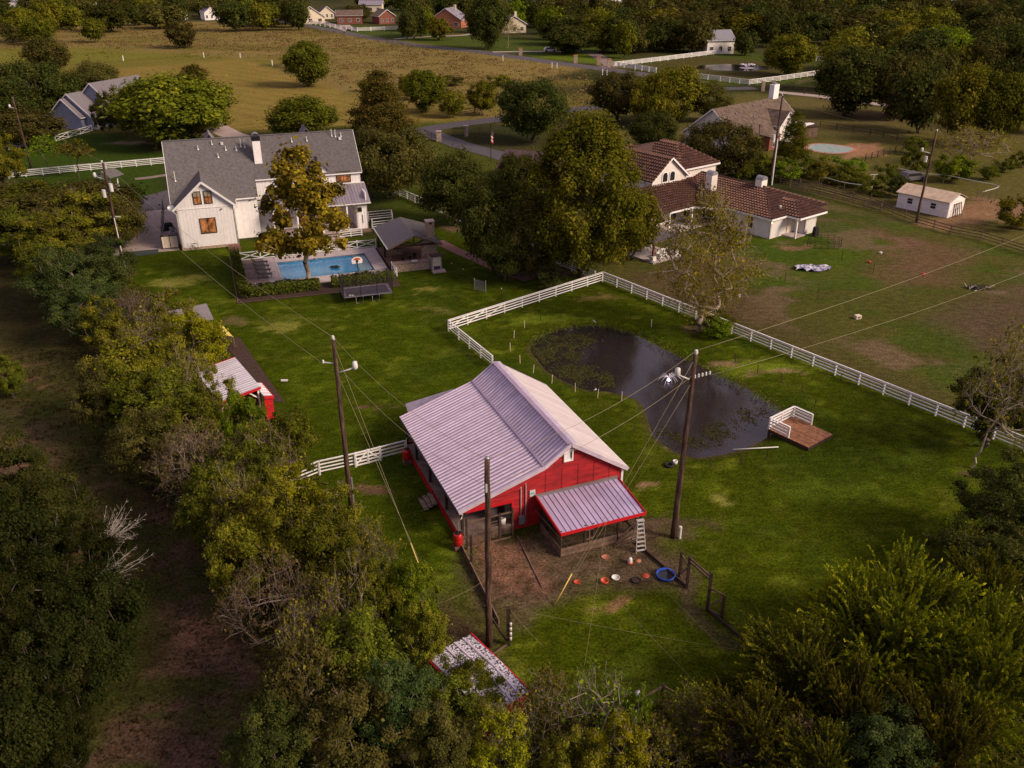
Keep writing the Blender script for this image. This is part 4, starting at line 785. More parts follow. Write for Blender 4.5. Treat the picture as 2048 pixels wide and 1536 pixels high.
# octagon bay and left porch wing
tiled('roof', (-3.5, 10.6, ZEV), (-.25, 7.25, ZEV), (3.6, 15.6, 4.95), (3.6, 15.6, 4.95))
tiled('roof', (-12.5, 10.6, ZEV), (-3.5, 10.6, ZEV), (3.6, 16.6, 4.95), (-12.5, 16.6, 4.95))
box('wall', vil, (-4, 13.6, 1.4), (16, .2, 2.8), ST)
for u_, v_ in ((-8.1, 10.8), (-3.5, 10.8), (-.4, 7.5), (-11.8, 10.8)): box('column', vil, (u_, v_, 1.4), (.24, .24, 2.8), ST)
box('patio_floor', vil, (-5.5, 11.6, .06), (13, 4, .12), M['patio'])
for u_ in (-10, -7, -4.5, -1.5): window(vil, (u_, 13.48, 1.4), 1.5, 2.0, (0, -1), WH, M['glass'], 1, 2)
# upper gable block
gable(vil, -6.1, 1.0, 16.3, 27, 5.7, 8.5, 'v', M['tiledark'], ST, .35, fascia=WH)
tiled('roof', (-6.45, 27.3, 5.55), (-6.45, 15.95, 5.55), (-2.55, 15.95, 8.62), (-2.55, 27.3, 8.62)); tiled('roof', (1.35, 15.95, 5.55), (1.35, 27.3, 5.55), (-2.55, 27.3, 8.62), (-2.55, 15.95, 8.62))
for u_ in (-3.6, -2.1): arch_window((u_, 16.26, 5.9), .95, 1.3, (0, -1))
# upper hip block
wall_poly('wall', vil, [(1.6, 17.8, 0), (9.4, 17.8, 0), (9.4, 17.8, 6), (1.6, 17.8, 6)], (0, .2, 0), ST); wall_poly('wall', vil, [(9.4, 17.8, 0), (9.4, 28, 0), (9.4, 28, 6), (9.4, 17.8, 6)], (-.2, 0, 0), ST)
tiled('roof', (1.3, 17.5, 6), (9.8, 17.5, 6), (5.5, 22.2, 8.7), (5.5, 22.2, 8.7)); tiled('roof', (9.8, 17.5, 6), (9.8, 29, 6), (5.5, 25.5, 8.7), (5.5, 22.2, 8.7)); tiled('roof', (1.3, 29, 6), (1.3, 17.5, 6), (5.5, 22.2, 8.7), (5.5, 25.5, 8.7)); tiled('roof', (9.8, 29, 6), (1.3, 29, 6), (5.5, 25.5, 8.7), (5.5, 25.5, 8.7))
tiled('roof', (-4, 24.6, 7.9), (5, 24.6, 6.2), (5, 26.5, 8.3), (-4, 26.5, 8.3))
eave((1.25, 17.45, 6), (9.85, 17.45, 6)); eave((9.85, 17.45, 6), (9.85, 29, 6))
for (x, y, z0, h) in ((2.0, 12.4, 3.6, 2.6), (6.2, 6.9, 4.3, 1.6)):
    c_ = box('chimney', vil, (x, y, z0 + h / 2), (1.25, 1.1, h), ST)
    V2 = []
    for k in range(9):
        a_ = math.pi * k / 8; V2 += [(x + .62 * math.cos(a_), y - .6, z0 + h + .55 * math.sin(a_)), (x + .62 * math.cos(a_), y + .6, z0 + h + .55 * math.sin(a_))]
    mesh('chimney_hood', V2, [(2 * k, 2 * k + 1, 2 * k + 3, 2 * k + 2) for k in range(8)] + [tuple(range(0, 18, 2)), tuple(range(17, 0, -2))], M['grey'], vil)
lathe('roof_vent', vil, [(.2, 0), (.2, .25), (.28, .27), (.0, .4)], M['porcelain'], (3.2, 1.2, 3.5), 10)
lf = thing('flood_light', 'small lit lamp under the tiled eave at the white corner of the villa', 'lamp', frame_pt(SP, -.45, -.45, 2.45)); lathe('bulb', lf, [(0, -.08), (.09, 0), (0, .08)], M['lamp'], n=8); box('bracket', lf, (.1, .1, .05), (.2, .06, .06), WH)
# pergola with dark roof
pg = thing('pergola', 'small garden pavilion with near-black shingle roof on red posts', 'pavilion', frame_pt(SP, -20, 2.4), SP[2])
box('floor', pg, (2.6, 2.6, .1), (5.2, 5.4, .2), M['patio'])
for x, y in ((.5, .5), (4.6, .5), (.5, 4.8), (4.6, 4.8)): box('post', pg, (x, y, 1.4), (.22, .22, 2.7), mat('post_red', (.16, .045, .03)) if (x, y) == (.5, .5) else M['wood']); box('pier', pg, (x, y, .4), (.6, .6, .8), M['porcelain'])
PA = [(0, 0, 2.7), (5.1, 0, 2.7), (5.1, 5.4, 2.7), (0, 5.4, 2.7)]; ap = (2.55, 2.7, 3.9)
for k in range(4): mesh('roof', [PA[k], PA[(k + 1) % 4], ap], [(0, 1, 2)], M['asphalt'], pg); beam('fascia', pg, PA[k], PA[(k + 1) % 4], .08, .16, M['wood'])
for k, (x, y) in enumerate(((3.6, 1.3), (2.2, .9))):
    o = thing('garden_sofa', ('pale curved garden seat on the pavilion floor beside the red post', 'pale garden seat on the pavilion floor, nearer its middle')[k], 'seat', frame_pt(SP, -20 + x, 2.4 + y, .2), SP[2] + .3 * k)
    box('seat', o, (0, 0, .22), (1.2, .7, .35), M['porcelain']); box('backrest', o, (0, .3, .5), (1.2, .15, .6), M['porcelain']); box('armrest', o, (.55, 0, .4), (.15, .7, .5), M['porcelain']); box('armrest', o, (-.55, 0, .4), (.15, .7, .5), M['porcelain'])

# ---------------------------------------------------------------- other houses
bl = thing('house', 'lilac-grey sided house with three stepped gables and dark shingle roofs', 'house', (-90.3, 192.1, 0), R(-20))
gable(bl, -11.2, -3.0, 0, 4, 2.9, 6.2, 'v', M['shingle2'], M['bluewall'], .5, fascia=WH); gable(bl, -12, -1.2, 1.2, 9, 2.9, 7.1, 'v', M['shingle2'], M['bluewall'], .4, fascia=WH); gable(bl, -10.2, 2.4, 5.5, 20, 3.5, 8.9, 'v', M['shingle2'], M['bluewall'], .4, fascia=WH)
window(bl, (-1.16, 3.5, 1.4), .9, 1.6, (1, 0), WH, M['glass'], 3, 2); box('wall', bl, (-1.0, 1.4, 1.4), (3.0, .2, 2.8), M['cream']); window(bl, (-.6, 1.28, 1.3), .8, 1.8, (0, -1), WH, M['glass'], 3, 2)
dr_ = slab('dormer_roof', bl, [(-.5, 9, 6.2), (.7, 9, 7.2), (.7, 12, 7.2), (-.5, 12, 6.2)], .1, M['shingle2']); slab('dormer_roof', bl, [(.7, 9, 7.2), (1.9, 9, 6.2), (1.9, 12, 6.2), (.7, 12, 7.2)], .1, M['shingle2']); box('porch_post', bl, (2.6, 9.5, 1.6), (.25, .25, 3.2), WH); box('porch_post', bl, (2.9, 13.5, 1.6), (.25, .25, 3.2), WH)
br = thing('house', 'brick house with steep brown roof, white tall chimney and arched dormer', 'house', (38.5, 171.4, 0), R(43))
gable(br, 0, 23, -6.2, 6.2, 3, 7.8, 'u', M['shinglebrown'], M['stucco'], .5, fascia=WH)
wall_poly('wall', br, [(3, -6.26, 0), (22.9, -6.26, 0), (22.9, -6.26, 2.9), (3, -6.26, 2.9)], (0, .05, 0), M['brick'])
window(br, (-.04, .3, 4.4), 1.5, 1.6, (-1, 0), WH, M['glass'], 2, 2)
gable(br, 13.2, 18.6, -6.8, -1.5, 4.0, 6.4, 'v', M['shinglebrown'], M['stucco'], .25, fascia=WH, roof_name='dormer_roof'); window(br, (15.9, -6.84, 4.6), .7, 1.2, (0, -1), WH, M['glass'], 2, 2)
mesh('bay_roof', [(7.5, -8.6, 2.7), (11.5, -8.6, 2.7), (12.3, -6.4, 3.1), (9.5, -4.5, 4.6), (6.7, -6.4, 3.1)], [(0, 1, 3), (1, 2, 3), (0, 3, 4)], M['shinglebrown'], br); box('bay_wall', br, (9.5, -7.2, 1.3), (3.6, 2, 2.6), M['brick']); window(br, (9.5, -8.25, 1.4), 1.2, 1.4, (0, -1), WH, M['glass'], 2, 2)
c_ = box('chimney', br, (21, .2, 7.6), (1.9, 1.1, 5.6), WH); box('chimney_cap', br, (21, .2, 10.55), (.8, .5, .3), M['grey'])
for u_, v_ in ((5, -1.8), (9.5, -3), (16, -.8), (12, -1)): box('vent', br, (u_, v_, 7.8 + v_ * .774 + .25), (.2, .2, .35), M['grey'])
box('patio_roof', br, (25.5, -4.5, 2.6), (4.5, 3.2, .15), WH)
sd = thing('shed', 'small grey weathered timber shed behind the brick house near its pool', 'shed', G(1620, 275), R(20))
for k in range(8): box('plank', sd, (-1.4 + .4 * k, 0, 1.1), (.36, .06, 2.2 + .1 * (k % 2)), M['wood'])
slab('roof', sd, [(-1.8, -.3, 2.3), (1.8, -.3, 2.3), (1.8, 2.6, 2.8), (-1.8, 2.6, 2.8)], .1, M['wooddark']); box('wall', sd, (0, 2.3, 1.1), (3.0, .08, 2.2), M['wood'])
p2 = thing('swimming_pool', 'kidney-shaped half-drained pale pool in bare ground behind the vine-covered tree', 'pool', (62.6, 173.2, 0))
kid = [Vector((4.0 * math.cos(t_) * (1 + .1 * math.cos(2 * t_)), 4.4 * math.sin(t_) * (1 - .15 * math.cos(t_)), 0)) for t_ in np.linspace(0, 2 * math.pi, 25)[:-1]]
mesh('coping', [(p.x * 1.15, p.y * 1.15, .05) for p in kid], [tuple(range(24))], M['terracotta'], p2); mesh('water', [(p.x, p.y, .07) for p in kid], [tuple(range(24))], mat('pale_water', (.42, .50, .50), .2, .15, 1, c2=(.2, .34, .30), lo=.55, hi=.62), p2)
ws = thing('shed', 'low white clapboard shed with rusty cream metal roof and two small windows', 'shed', (58.42, 130.04, 0), -.896)
for k in range(12):
    box('clapboard', ws, (3.94, -.02, .1 + k * .19), (7.88, .05 + .02, .185), M['white'])
    box('clapboard', ws, (7.9, 2.22, .1 + k * .19), (.07, 4.4, .185), M['white'])
box('wall', ws, (3.94, 2.25, 1.1), (7.7, 4.3, 2.2), M['white'])
wall_poly('wall', ws, [(7.85, 0, 2.2), (7.85, 4.4, 2.2), (7.85, 2.3, 3.1)], (-.1, 0, 0), M['white'])
creamroof = mat('cream_metal_roof', (.47, .36, .28), .55, .2, 1.2)
metal_slope(ws, (-.3, -.35, 2.3), (8.4, 0, 0), (0, 2.75, .95), .34, m=creamroof, ribm=creamroof); metal_slope(ws, (-.3, 2.4, 3.25), (8.4, 0, 0), (0, 2.6, -.95), .34, m=creamroof, ribm=creamroof)
for u_ in (2.0, 5.6): window(ws, (u_, -.06, 1.35), .8, .8, (0, -1), WH, M['glass'], 2, 1)
for k in range(5): beam('leaning_board', ws, (8.3 + .1 * k, .9 + .5 * k, 0), (8.0, 1.3 + .5 * k, 1.9), .15, .04, M['wood'])
gd = thing('garage', 'low dark brown roofed garage half hidden behind the tall yellow-green tree', 'garage', frame_pt(SP, -10, 47), R(-20)); gable(gd, 0, 11, 0, 9, 2.8, 4.8, 'u', M['garageroof'], M['wooddark'], .5, fascia=M['wooddark'])
# far houses: (px of base corner, width, depth, eave, ridge, angle, axis, roof, wall, label)
FAR = [(622, 48, 15, 16, 3.5, 8.5, 25, 'v', 'shinglebrown', 'cream', 'cream house with a steep brown roof at the far end of the road'),
 (700, 48, 13, 12, 4.2, 6.5, 10, 'u', 'shinglebrown', 'brick', 'red brick house behind the white picket fence across the road'), (742, 24, 14, 8, 4.5, 6.5, 0, 'u', 'metal2', 'cream', 'cream metal building behind the far brick house'),
 (775, 48, 9, 10, 4, 7, 30, 'v', 'shinglebrown', 'brick', 'dark brick house with hipped roof, right of the far brick house'), (892, 56, 16, 13, 4, 9, -15, 'v', 'metal2', 'terracotta', 'pink-brick house with a grey roof behind the tall far oak'),
 (1028, 66, 12, 12, 4, 7.5, 20, 'v', 'asphalt', 'cream', 'small cream gabled house beside the bare pale tree far off'), (1045, 12, 16, 10, 3, 6, 0, 'u', 'asphalt', 'white', 'white porch house at the horizon above the yellow far tree'),
 (1225, 14, 14, 12, 6, 9, 10, 'u', 'terracotta', 'white', 'white two-storey house with an orange roof on the skyline'), (1305, 22, 15, 14, 5, 9, 25, 'v', 'grey', 'white', 'white house with grey roof among the dark far oaks'),
 (1440, 108, 11, 10, 5, 8, 15, 'u', 'grey', 'stucco', 'tall grey-roofed barn with open bays by the far pasture fence'), (1765, 18, 12, 12, 5, 9, 20, 'v', 'grey', 'white', 'small white gable poking above the far right woods'),
 (1180, 14, 16, 10, 4, 6, 0, 'u', 'shinglebrown', 'stucco', 'low brown-roofed house left of the orange-roofed skyline house'), (10, 15, 40, 10, 4, 6, 5, 'u', 'grey', 'white', 'long white building at the far top left corner of the fields'),
 (190, 28, 10, 9, 3.5, 5.5, -20, 'u', 'white', 'cream', 'small pale-roofed barn among bushes at the far left'), (352, 40, 9, 12, 4, 5.5, 8, 'u', 'metal', 'white', 'white greenhouse-like shed with bluish metal roof beyond the meadow'),
 (425, 40, 8, 10, 4, 7, 30, 'v', 'metal', 'white', 'white barn end with pale roof, right of the bluish metal shed'), (1905, 30, 16, 12, 4, 8, 10, 'u', 'grey', 'white', 'pale house behind the dark oaks at the far right'), (2040, 200, 14, 10, 2.6, 4.5, -25, 'u', 'terracotta', 'white', 'low red-roofed house at the right edge behind the big green tree'), (655, 38, 8, 8, 3.5, 6.5, 25, 'v', 'shinglebrown', 'cream', 'smaller cream gable wing in front of the steep brown far roof')]
for px, py, w, d, ze, zr__, an, ax, rf, wl, lab in FAR:
    p = G(px, py); o = thing('house', lab, 'house', p, R(an)); gable(o, -w / 2, w / 2, 0, d, ze, zr__, ax, M[rf], M[wl], .5, fascia=WH if wl != 'white' else None)
    for k in range(3): window(o, (-w / 2 + w * (k + .5) / 3, -.04, 1.8), w * .12, 1.5, (0, -1), WH, M['glass'], 2, 2)
    if 'cream gabled' in lab or 'pink-brick' in lab: box('chimney', o, (w * .2, d * .4, zr__ + .3), (1, 1, 2.4), M['cream'])
# woodshed on the left with pale metal roof
wsh = thing('woodshed', 'open red woodshed with pale ribbed metal roof half under the trees', 'shed', (-20.9, 63.9, 0), R(123))
# local u runs back along the roof, v to the left (towards the trees)
metal_slope(wsh, (-.2, 3.4, 2.35), (6.9, 0, 0), (0, -3.5, .45), .38, m=mat('shed_roof', (.74, .71, .82), .42, .06, 1, metal=.1), ribm=M['metal2'], rw=.10)
metal_slope(wsh, (-1.1, -.75, 2.12), (3.0, 0, 0), (0, .72, .2), .34, m=mat('shed_roof_pale', (.72, .70, .8), .42, .05, 1, metal=.25), ribm=M['metal2'])
beam('fascia', wsh, (-.25, 3.4, 2.25), (-.25, -.1, 2.72), .06, .22, M['redtrim']); beam('fascia', wsh, (6.75, 3.4, 2.25), (6.75, -.1, 2.72), .06, .2, M['redtrim']); beam('fascia', wsh, (-1.15, -.78, 2.05), (-1.15, -.02, 2.25), .06, .25, M['redtrim']); beam('fascia', wsh, (-1.15, -.8, 2.05), (1.95, -.8, 2.05), .05, .2, M['redtrim'])
for x, y in ((0, .1), (0, 3.2), (6.5, .1), (6.5, 3.2)): box('post', wsh, (x, y, 1.2), (.14, .14, 2.4), WH)
beam('brace', wsh, (-.02, .2, 1.8), (-.02, .9, 2.45), .08, .1, WH); beam('brace', wsh, (-.02, 3.1, 1.6), (-.02, 2.3, 2.35), .08, .1, WH)
for k in range(7): box('siding_board', wsh, (-1.05, -.36, .2 + .27 * k), (.05, .7, .22), M['redtrim'])
box('wall', wsh, (3.2, 3.25, 1.1), (6.6, .06, 2.2), M['red']); box('wall', wsh, (3.2, -.05, 1.2), (6.6, .05, 2.3), M['red'])
random.seed(3)
for k in range(26):
    y_ = .3 + (k % 9) * .32; z_ = .15 + (k // 9) * .3; cyl('log', wsh, (-.5 + random.uniform(-.3, .1), y_, z_), (.7 + random.uniform(-.2, .2), y_ + random.uniform(-.1, .1), z_), .14, M['bark'], 7)
tag(prism('play_bed', None, [(-19.6, 66.3), (-21.4, 66.6), (-29.5, 80.5), (-27.5, 80.3)], -.1, .04, M['mulch']), kind='structure')
# canvas-topped play slide further back
sl = thing('play_canopy', 'yellow curved play canopy on the mulch strip beside the tree belt', 'canopy', (-28.8, 78.6, 0), R(123))
tube_pts = []
V2 = []
for k in range(9):
    a_ = math.pi * k / 8; V2 += [(-1.6, 1.0 * math.cos(a_), .9 + .6 * math.sin(a_)), (1.6, 1.0 * math.cos(a_), .9 + .6 * math.sin(a_))]
mesh('canopy', V2, [(2 * k, 2 * k + 1, 2 * k + 3, 2 * k + 2) for k in range(8)], M['yellowslide'], sl)
for x in (-1.5, 1.5):
    for y in (-.9, .9): box('leg', sl, (x, y, .5), (.08, .08, 1.0), M['wood'])
bs = thing('shed', 'grey-roofed shed half buried in the tree belt beyond the yellow canopy', 'shed', (-33.0, 82.0, 0), R(35)); gable(bs, -1.8, 1.8, -1.5, 1.5, 1.6, 2.5, 'u', M['shingle2'], M['wood'], .25)
# lower shed with leaf-littered roof
ls = thing('shed', 'small red shed whose white metal roof is littered with fallen leaves', 'shed', (-1.2, 30.0, 0), R(38))
metal_slope(ls, (-.1, 0, 2.05), (2.75, 0, 0), (0, 2.2, .22), .55, m=M['leaflitter'], ribm=M['metalrib']); metal_slope(ls, (-.1, 2.2, 2.3), (2.75, 0, 0), (0, 2.9, -.2), .55, m=M['leaflitter'], ribm=M['metalrib'])
for a_, b_ in (((-.16, 0, 2.0), (-.16, 5.1, 2.05)), ((2.72, 0, 2.0), (2.72, 5.1, 2.05)), ((-.15, -.04, 2.0), (2.7, -.04, 2.0))): beam('fascia', ls, a_, b_, .07, .24, M['redtrim'])
for a_, b_, c__ in (((1.3, .3, 1), (2.4, .06, 2.0), 0), ((1.3, 4.8, 1), (2.4, .06, 2.0), 0), ((.15, 2.5, 1), (.06, 4.4, 2.0), 0), ((2.5, 2.5, 1), (.06, 4.4, 2.0), 0)): box('wall', ls, a_, b_, M['red'])
# ---------------------------------------------------------------- fences
def along(pts, step):
    pts = [Vector(p) for p in pts]; out = [pts[0]]
    for a, b in zip(pts, pts[1:]):
        n = max(1, round((b - a).length / step))
        for k in range(1, n + 1): out.append(a + (b - a) * k / n)
    return out
def rail_fence(lab, pts, step=2.44, h=1.2, rails=(.26, .55, .84, 1.12), m=M['rail'], pw=.13, rh=.10, cap=True, braces=(), name='fence', sub='fence', x=False, gate=None, group=None):
    o = thing(name, lab, sub, pts[0], 0, group); P_ = along(pts, step); o0 = Vector(pts[0])
    for i, p in enumerate(P_):
        q = p - o0; b = box('post', o, (q.x, q.y, h / 2), (pw, pw, h), m)
    for i, (a, b) in enumerate(zip(P_, P_[1:])):
        a, b = a - o0, b - o0; n = (b - a).normalized(); off = Vector((n.y, -n.x, 0)) * (pw / 2 + .02)
        if x:
            for za, zb in ((.2, h - .2), (h - .2, .2)): beam('cross_brace', o, (a.x, a.y, za), (b.x, b.y, zb), .05, .09, m)
        for z_ in rails: beam('rail', o, (a.x + off.x, a.y + off.y, z_), (b.x + off.x, b.y + off.y, z_), .035, rh, m)
        if cap: beam('top_rail', o, (a.x, a.y, h + .015), (b.x, b.y, h + .015), .12, .03, m)
        if i in braces: beam('brace', o, (a.x - off.x, a.y - off.y, .15), (b.x - off.x, b.y - off.y, h - .15), .04, .11, m)
    return o
g_ = lambda *p: [G(*q) for q in p]
rail_fence('long white four-rail fence that turns two corners round the lily pond', g_((985, 735), (897, 662), (1205, 563), (2048, 903), (2170, 953)), braces=(4, 5, 6))
wf = rail_fence('white rail fence with a double gate running from the barn porch into the tree belt', g_((812, 908), (762, 921)) + [])
rail_fence('white rail fence continuing under yellow-leaved trees to the left of the gate', g_((712, 934), (640, 950), (540, 990), (470, 1020)))
wg = thing('gate', 'white double gate with diagonal braces, left of the barn porch', 'gate', G(762, 921)); e_ = G(712, 934) - G(762, 921)
for a_, b_, s_ in ((.02, .49, 1), (.51, .98, 0)):
    lf_ = box('gate_leaf', wg, tuple((e_ * (a_ + b_) / 2).xy) + (.12,), (e_.length * .46, .05, .1), M['rail'], rz=math.atan2(e_.y, e_.x))
    for z_ in (.4, .68, 1.0, 1.2): beam('rail', wg, (*(e_ * a_).xy, z_), (*(e_ * b_).xy, z_), .04, .12, M['rail'])
    for q in (a_, b_): box('stile', wg, (*(e_ * q).xy, .65), (.1, .1, 1.25), M['rail'])
    beam('brace', wg, (*(e_ * (a_ if s_ else b_)).xy, .2), (*(e_ * (b_ if s_ else a_)).xy, 1.15), .06, .11, M['rail'])
rail_fence('white rail fence behind the wishing well, running to the left end of the farmhouse', g_((18, 357), (120, 347), (332, 328)))
rail_fence('white rail fence descending from the right gable of the farmhouse under the oaks', g_((700, 345), (718, 357), (830, 405), (960, 460), (1100, 523), (1190, 562)))
rail_fence('white crossbuck fence along the far side of the swimming pool', [U(7.2, -11.75), U(24.4, -11.75)], step=2.45, h=1.15, rails=(.15, 1.05), x=True, cap=False, rh=.1)
rail_fence('short white crossbuck gate fence at the near right corner of the pool patio', [U(24.4, -21.6), U(24.5, -23.9)], step=2.3, h=1.1, rails=(.15, 1.0), x=True, cap=False, rh=.1)
rail_fence('white crossbuck fence standing in front of the lilac-grey house', g_((112, 283), (185, 262)), step=3.4, h=1.3, rails=(.15, 1.2), x=True, cap=False)
rail_fence('white crossbuck fence left of the leaning pole in the next yard', g_((18, 300), (62, 289)), step=3.4, h=1.3, rails=(.15, 1.2), x=True, cap=False)
rail_fence('small square white fence pen at the right end of the farmhouse', [U(25.6, -3.2), U(28.6, -3.0), U(29.2, .6), U(25.8, .6)], step=3, h=1.35, rails=(.3, .62, .95), cap=True)
rail_fence('short white picket stretch beside the patio path behind the sycamore', [U(20.6, -6.2), U(23.6, -6.0)], step=1.5, h=1.1, rails=(.2, .5, .8, 1.05), cap=False)
rail_fence('far white picket fence by the cream house at the end of the road', g_((580, 42), (650, 53), (715, 63), (795, 60)), step=6, h=1.8, rails=(.5, 1.0, 1.5), pw=.5, rh=.22)
rail_fence('white fence climbing from the far gate pillars towards the grey-roofed barn', g_((1227, 134), (1320, 123), (1455, 106)), step=4.5, h=1.6, rails=(.4, .75, 1.1, 1.45), pw=.3, rh=.18)
rail_fence('white fence along the road side of the fountain pasture', g_((1227, 134), (1270, 139), (1312, 146)), step=4, h=1.6, rails=(.4, .75, 1.1, 1.45), pw=.3, rh=.18)
rail_fence('white fence on the near side of the far fountain pond', g_((1392, 157), (1440, 163), (1498, 170), (1560, 162), (1640, 150)), step=3.6, h=1.5, rails=(.35, .7, 1.05, 1.4), pw=.22, rh=.15)
rail_fence('short white fence beside the little brick windmill', g_((1632, 122), (1668, 125)), step=4, h=1.6, rails=(.4, .75, 1.1, 1.45), pw=.3, rh=.18)
W3 = dict(h=1.35, rails=(.35, .75, 1.15), m=M['wood'], pw=.13, rh=.12, cap=False)
rail_fence('brown three-rail paddock fence passing in front of the low white shed', g_((1560, 366), (1640, 382), (1740, 410), (1835, 449), (1900, 468), (1960, 480), (2048, 508), (2120, 530)), step=3, **W3)
rail_fence('inner brown fence line on the villa side of the paddock fence', g_((1580, 376), (1700, 408), (1760, 424)), step=3, **W3)
rail_fence('thin dark post fence across the brown pasture behind the brick house', g_((1640, 254), (1740, 270), (1850, 292)), step=3.6, h=1.3, rails=(.6, 1.2), m=M['wooddark'], pw=.12, rh=.07, cap=False)
rail_fence('dark garden fence slanting from the empty pool to the brush', g_((1730, 322), (1790, 305), (1850, 292)), step=2.5, h=1.3, rails=(.4, .8, 1.2), m=M['wooddark'], pw=.12, rh=.07, cap=False)
rail_fence('dark post fence beside the long concrete drive', g_((1552, 180), (1700, 203), (1860, 222)), step=5, h=1.5, rails=(.7, 1.35), m=M['wooddark'], pw=.2, rh=.12, cap=False)
rail_fence('brown pasture fence under the white one, right of the far gate', g_((1560, 178), (1600, 170), (1660, 160)), step=4, h=1.3, rails=(.5, .9, 1.25), m=M['wood'], pw=.15, rh=.12, cap=False)
rail_fence('dark rail fence right of the stone gate pillar', g_((935, 272), (960, 267), (1000, 260)), step=3, h=1.4, rails=(.4, .8, 1.2), m=M['wooddark'], pw=.12, rh=.1, cap=False)
rail_fence('short dark rail fence left of the stone gate pillars', g_((850, 270), (876, 282)), step=3, h=1.2, rails=(.4, .8, 1.1), m=M['wooddark'], pw=.12, rh=.1, cap=False)
rail_fence('pale broken rail fence at the edge of the mown field', g_((922, 232), (950, 228), (958, 225)), step=4, h=1.6, rails=(.4, .9, 1.4), m=M['wood'], pw=.2, rh=.14, cap=False)
rail_fence('dark garden fence below the vine hedge near the low white shed', g_((1640, 352), (1700, 372), (1745, 386), (1780, 398)), step=3, h=1.2, rails=(.3, .7, 1.1), m=M['wooddark'], pw=.12, rh=.07, cap=False)
# hen yard right fence: leaning dark gates and boards
hy = thing('fence', 'dark timber hen-yard fence with leaning braced panels on the right', 'fence', (10.45, 43.05, 0))
YR = [(0, 0), (.25, -1.1), (1.1, -3.1), (1.8, -3.8)]
for (x, y), h in zip(YR, (1.9, 2.4, 2.8, 1.7)): box('post', hy, (x, y, h / 2), (.16, .16, h), M['wooddark'])
for a_, b_ in ((0, 1), (2, 3)):
    for z_ in (.15, 1.7): beam('rail', hy, (*YR[a_], z_), (*YR[b_], z_), .05, .1, M['wood'])
    beam('brace', hy, (*YR[a_], .2), (*YR[b_], 1.6), .05, .1, M['wood'])
    wiremesh('wire_mesh', hy, (*YR[a_], 0), (*YR[b_], 0), .1, 1.7, .15, .006, M['wooddark'])
for dz in (2.3, 2.05): beam('top_rail', hy, (*YR[1], dz), (*YR[2], dz + .2), .06, .12, M['wood'])
beam('kerb_board', hy, (-2.3, 3.4, .1), (.2, -1.0, .1), .08, .2, M['wooddark']); beam('kerb_board', hy, (1.1, -3.1, .1), (3.6, -7.2, .1), .08, .2, M['wooddark'])
hl = thing('fence', 'low dark board edging with a tall post along the left side of the hen yard', 'fence', (-3.35, 46.0, 0))
beam('board', hl, (0, 0, .2), (2.6, -7.3, .2), .08, .4, M['wood']); box('post', hl, (.78, -1.95, 1.2), (.15, .15, 2.4), M['wooddark']); beam('rail', hl, (.05, 0, 1.4), (.8, -1.95, 1.6), .04, .06, M['wood'])
beam('edging', hl, (3.7, 1.2, .04), (5.2, -4.0, .04), .06, .08, M['wood'])
gp = thing('gate_post', 'dark corner post carrying a column of pale insulators in front of the hen yard', 'post', (-.2, 37.08, 0))
box('post', gp, (0, 0, 1.35), (.22, .22, 2.7), M['wooddark'])
for z_ in (.5, .85, 1.2, 1.55): lathe('insulator', gp, [(.0, 0), (.09, .02), (.06, .1), (.09, .16), (0, .18)], M['porcelain'], (.12, -.12, z_), 10)
beam('brace', gp, (-.1, .1, .2), (-1.4, 1.1, 1.9), .07, .1, M['wooddark']); beam('rail', gp, (0, 0, .1), (-1.4, -1.3, .1), .07, .1, M['wood'])
gq = thing('fence_post', 'short dark post left of the pole, above the littered shed roof', 'post', (-2.45, 37.0, 0)); box('post', gq, (0, 0, .75), (.16, .16, 1.5), M['wooddark'])
bf = thing('fence', 'dark mesh fence corner with a tall peak post among the bottom shrubs', 'fence', (7.6, 32.2, 0))
for x, y, h in ((0, 0, 2.0), (-2.1, -.9, 1.2), (2.0, -.9, 1.6)): box('post', bf, (x, y, h / 2), (.14, .14, h), M['wooddark'])
for a_, b_ in ((0, -2.1), (0, 2.0)):
    for z0_, z1_ in ((1.9, 1.1), (1.0, .6), (.15, .1)): beam('rail', bf, (a_, 0, z0_), (b_, -.9, z1_ + .1), .05, .09, M['wood'])
    wiremesh('wire_mesh', bf, (a_, 0, 0), (b_, -.9, 0), .1, 1.2, .14, .006, M['wooddark'])
fd = thing('bird_feeder', 'small turquoise lidded feeder on a stem among the bottom shrubs', 'bird feeder', G(1272, 1440)); cyl('stem', fd, (0, 0, 0), (0, 0, 1.7), .04, M['wood'], 6); lathe('bowl', fd, [(.0, 1.65), (.16, 1.7), (.22, 1.8), (.12, 1.84)], M['teal'], n=14); lathe('lid', fd, [(.16, 1.84), (.12, 1.95), (0, 2.02)], M['porcelain'], n=14)

# ---------------------------------------------------------------- utility poles and wires
def pole(lab, base, top_z, lean=(0, 0), r=.17, extra=None):
    o = thing('utility_pole', lab, 'utility pole', (base[0], base[1], 0)); n = 9
    pts = [(lean[0] * k / n + .02 * math.sin(k * 2.1), lean[1] * k / n, top_z * k / n) for k in range(n + 1)]
    tube_path('shaft', o, pts, [r * (1.12 - .38 * k / n) for k in range(n + 1)], M['pole'], 10); lathe('pole_cap', o, [(.13, 0), (.12, .05), (0, .08)], M['grey'], (lean[0], lean[1], top_z), 10)
    return o
pA = pole('tall utility pole on the lawn left of the barn with a lamp arm', (-11.23, 50.36), 12.9, (-.1, .1))
pB = pole('tall utility pole between barn and pond, wires fanning from its top', (10.72, 47.07), 13.4, (.25, .1), .19)
pC = pole('bare weathered utility pole directly in front of the barn porch', (-1.29, 37.08), 12.3, (.05, 0), .19)
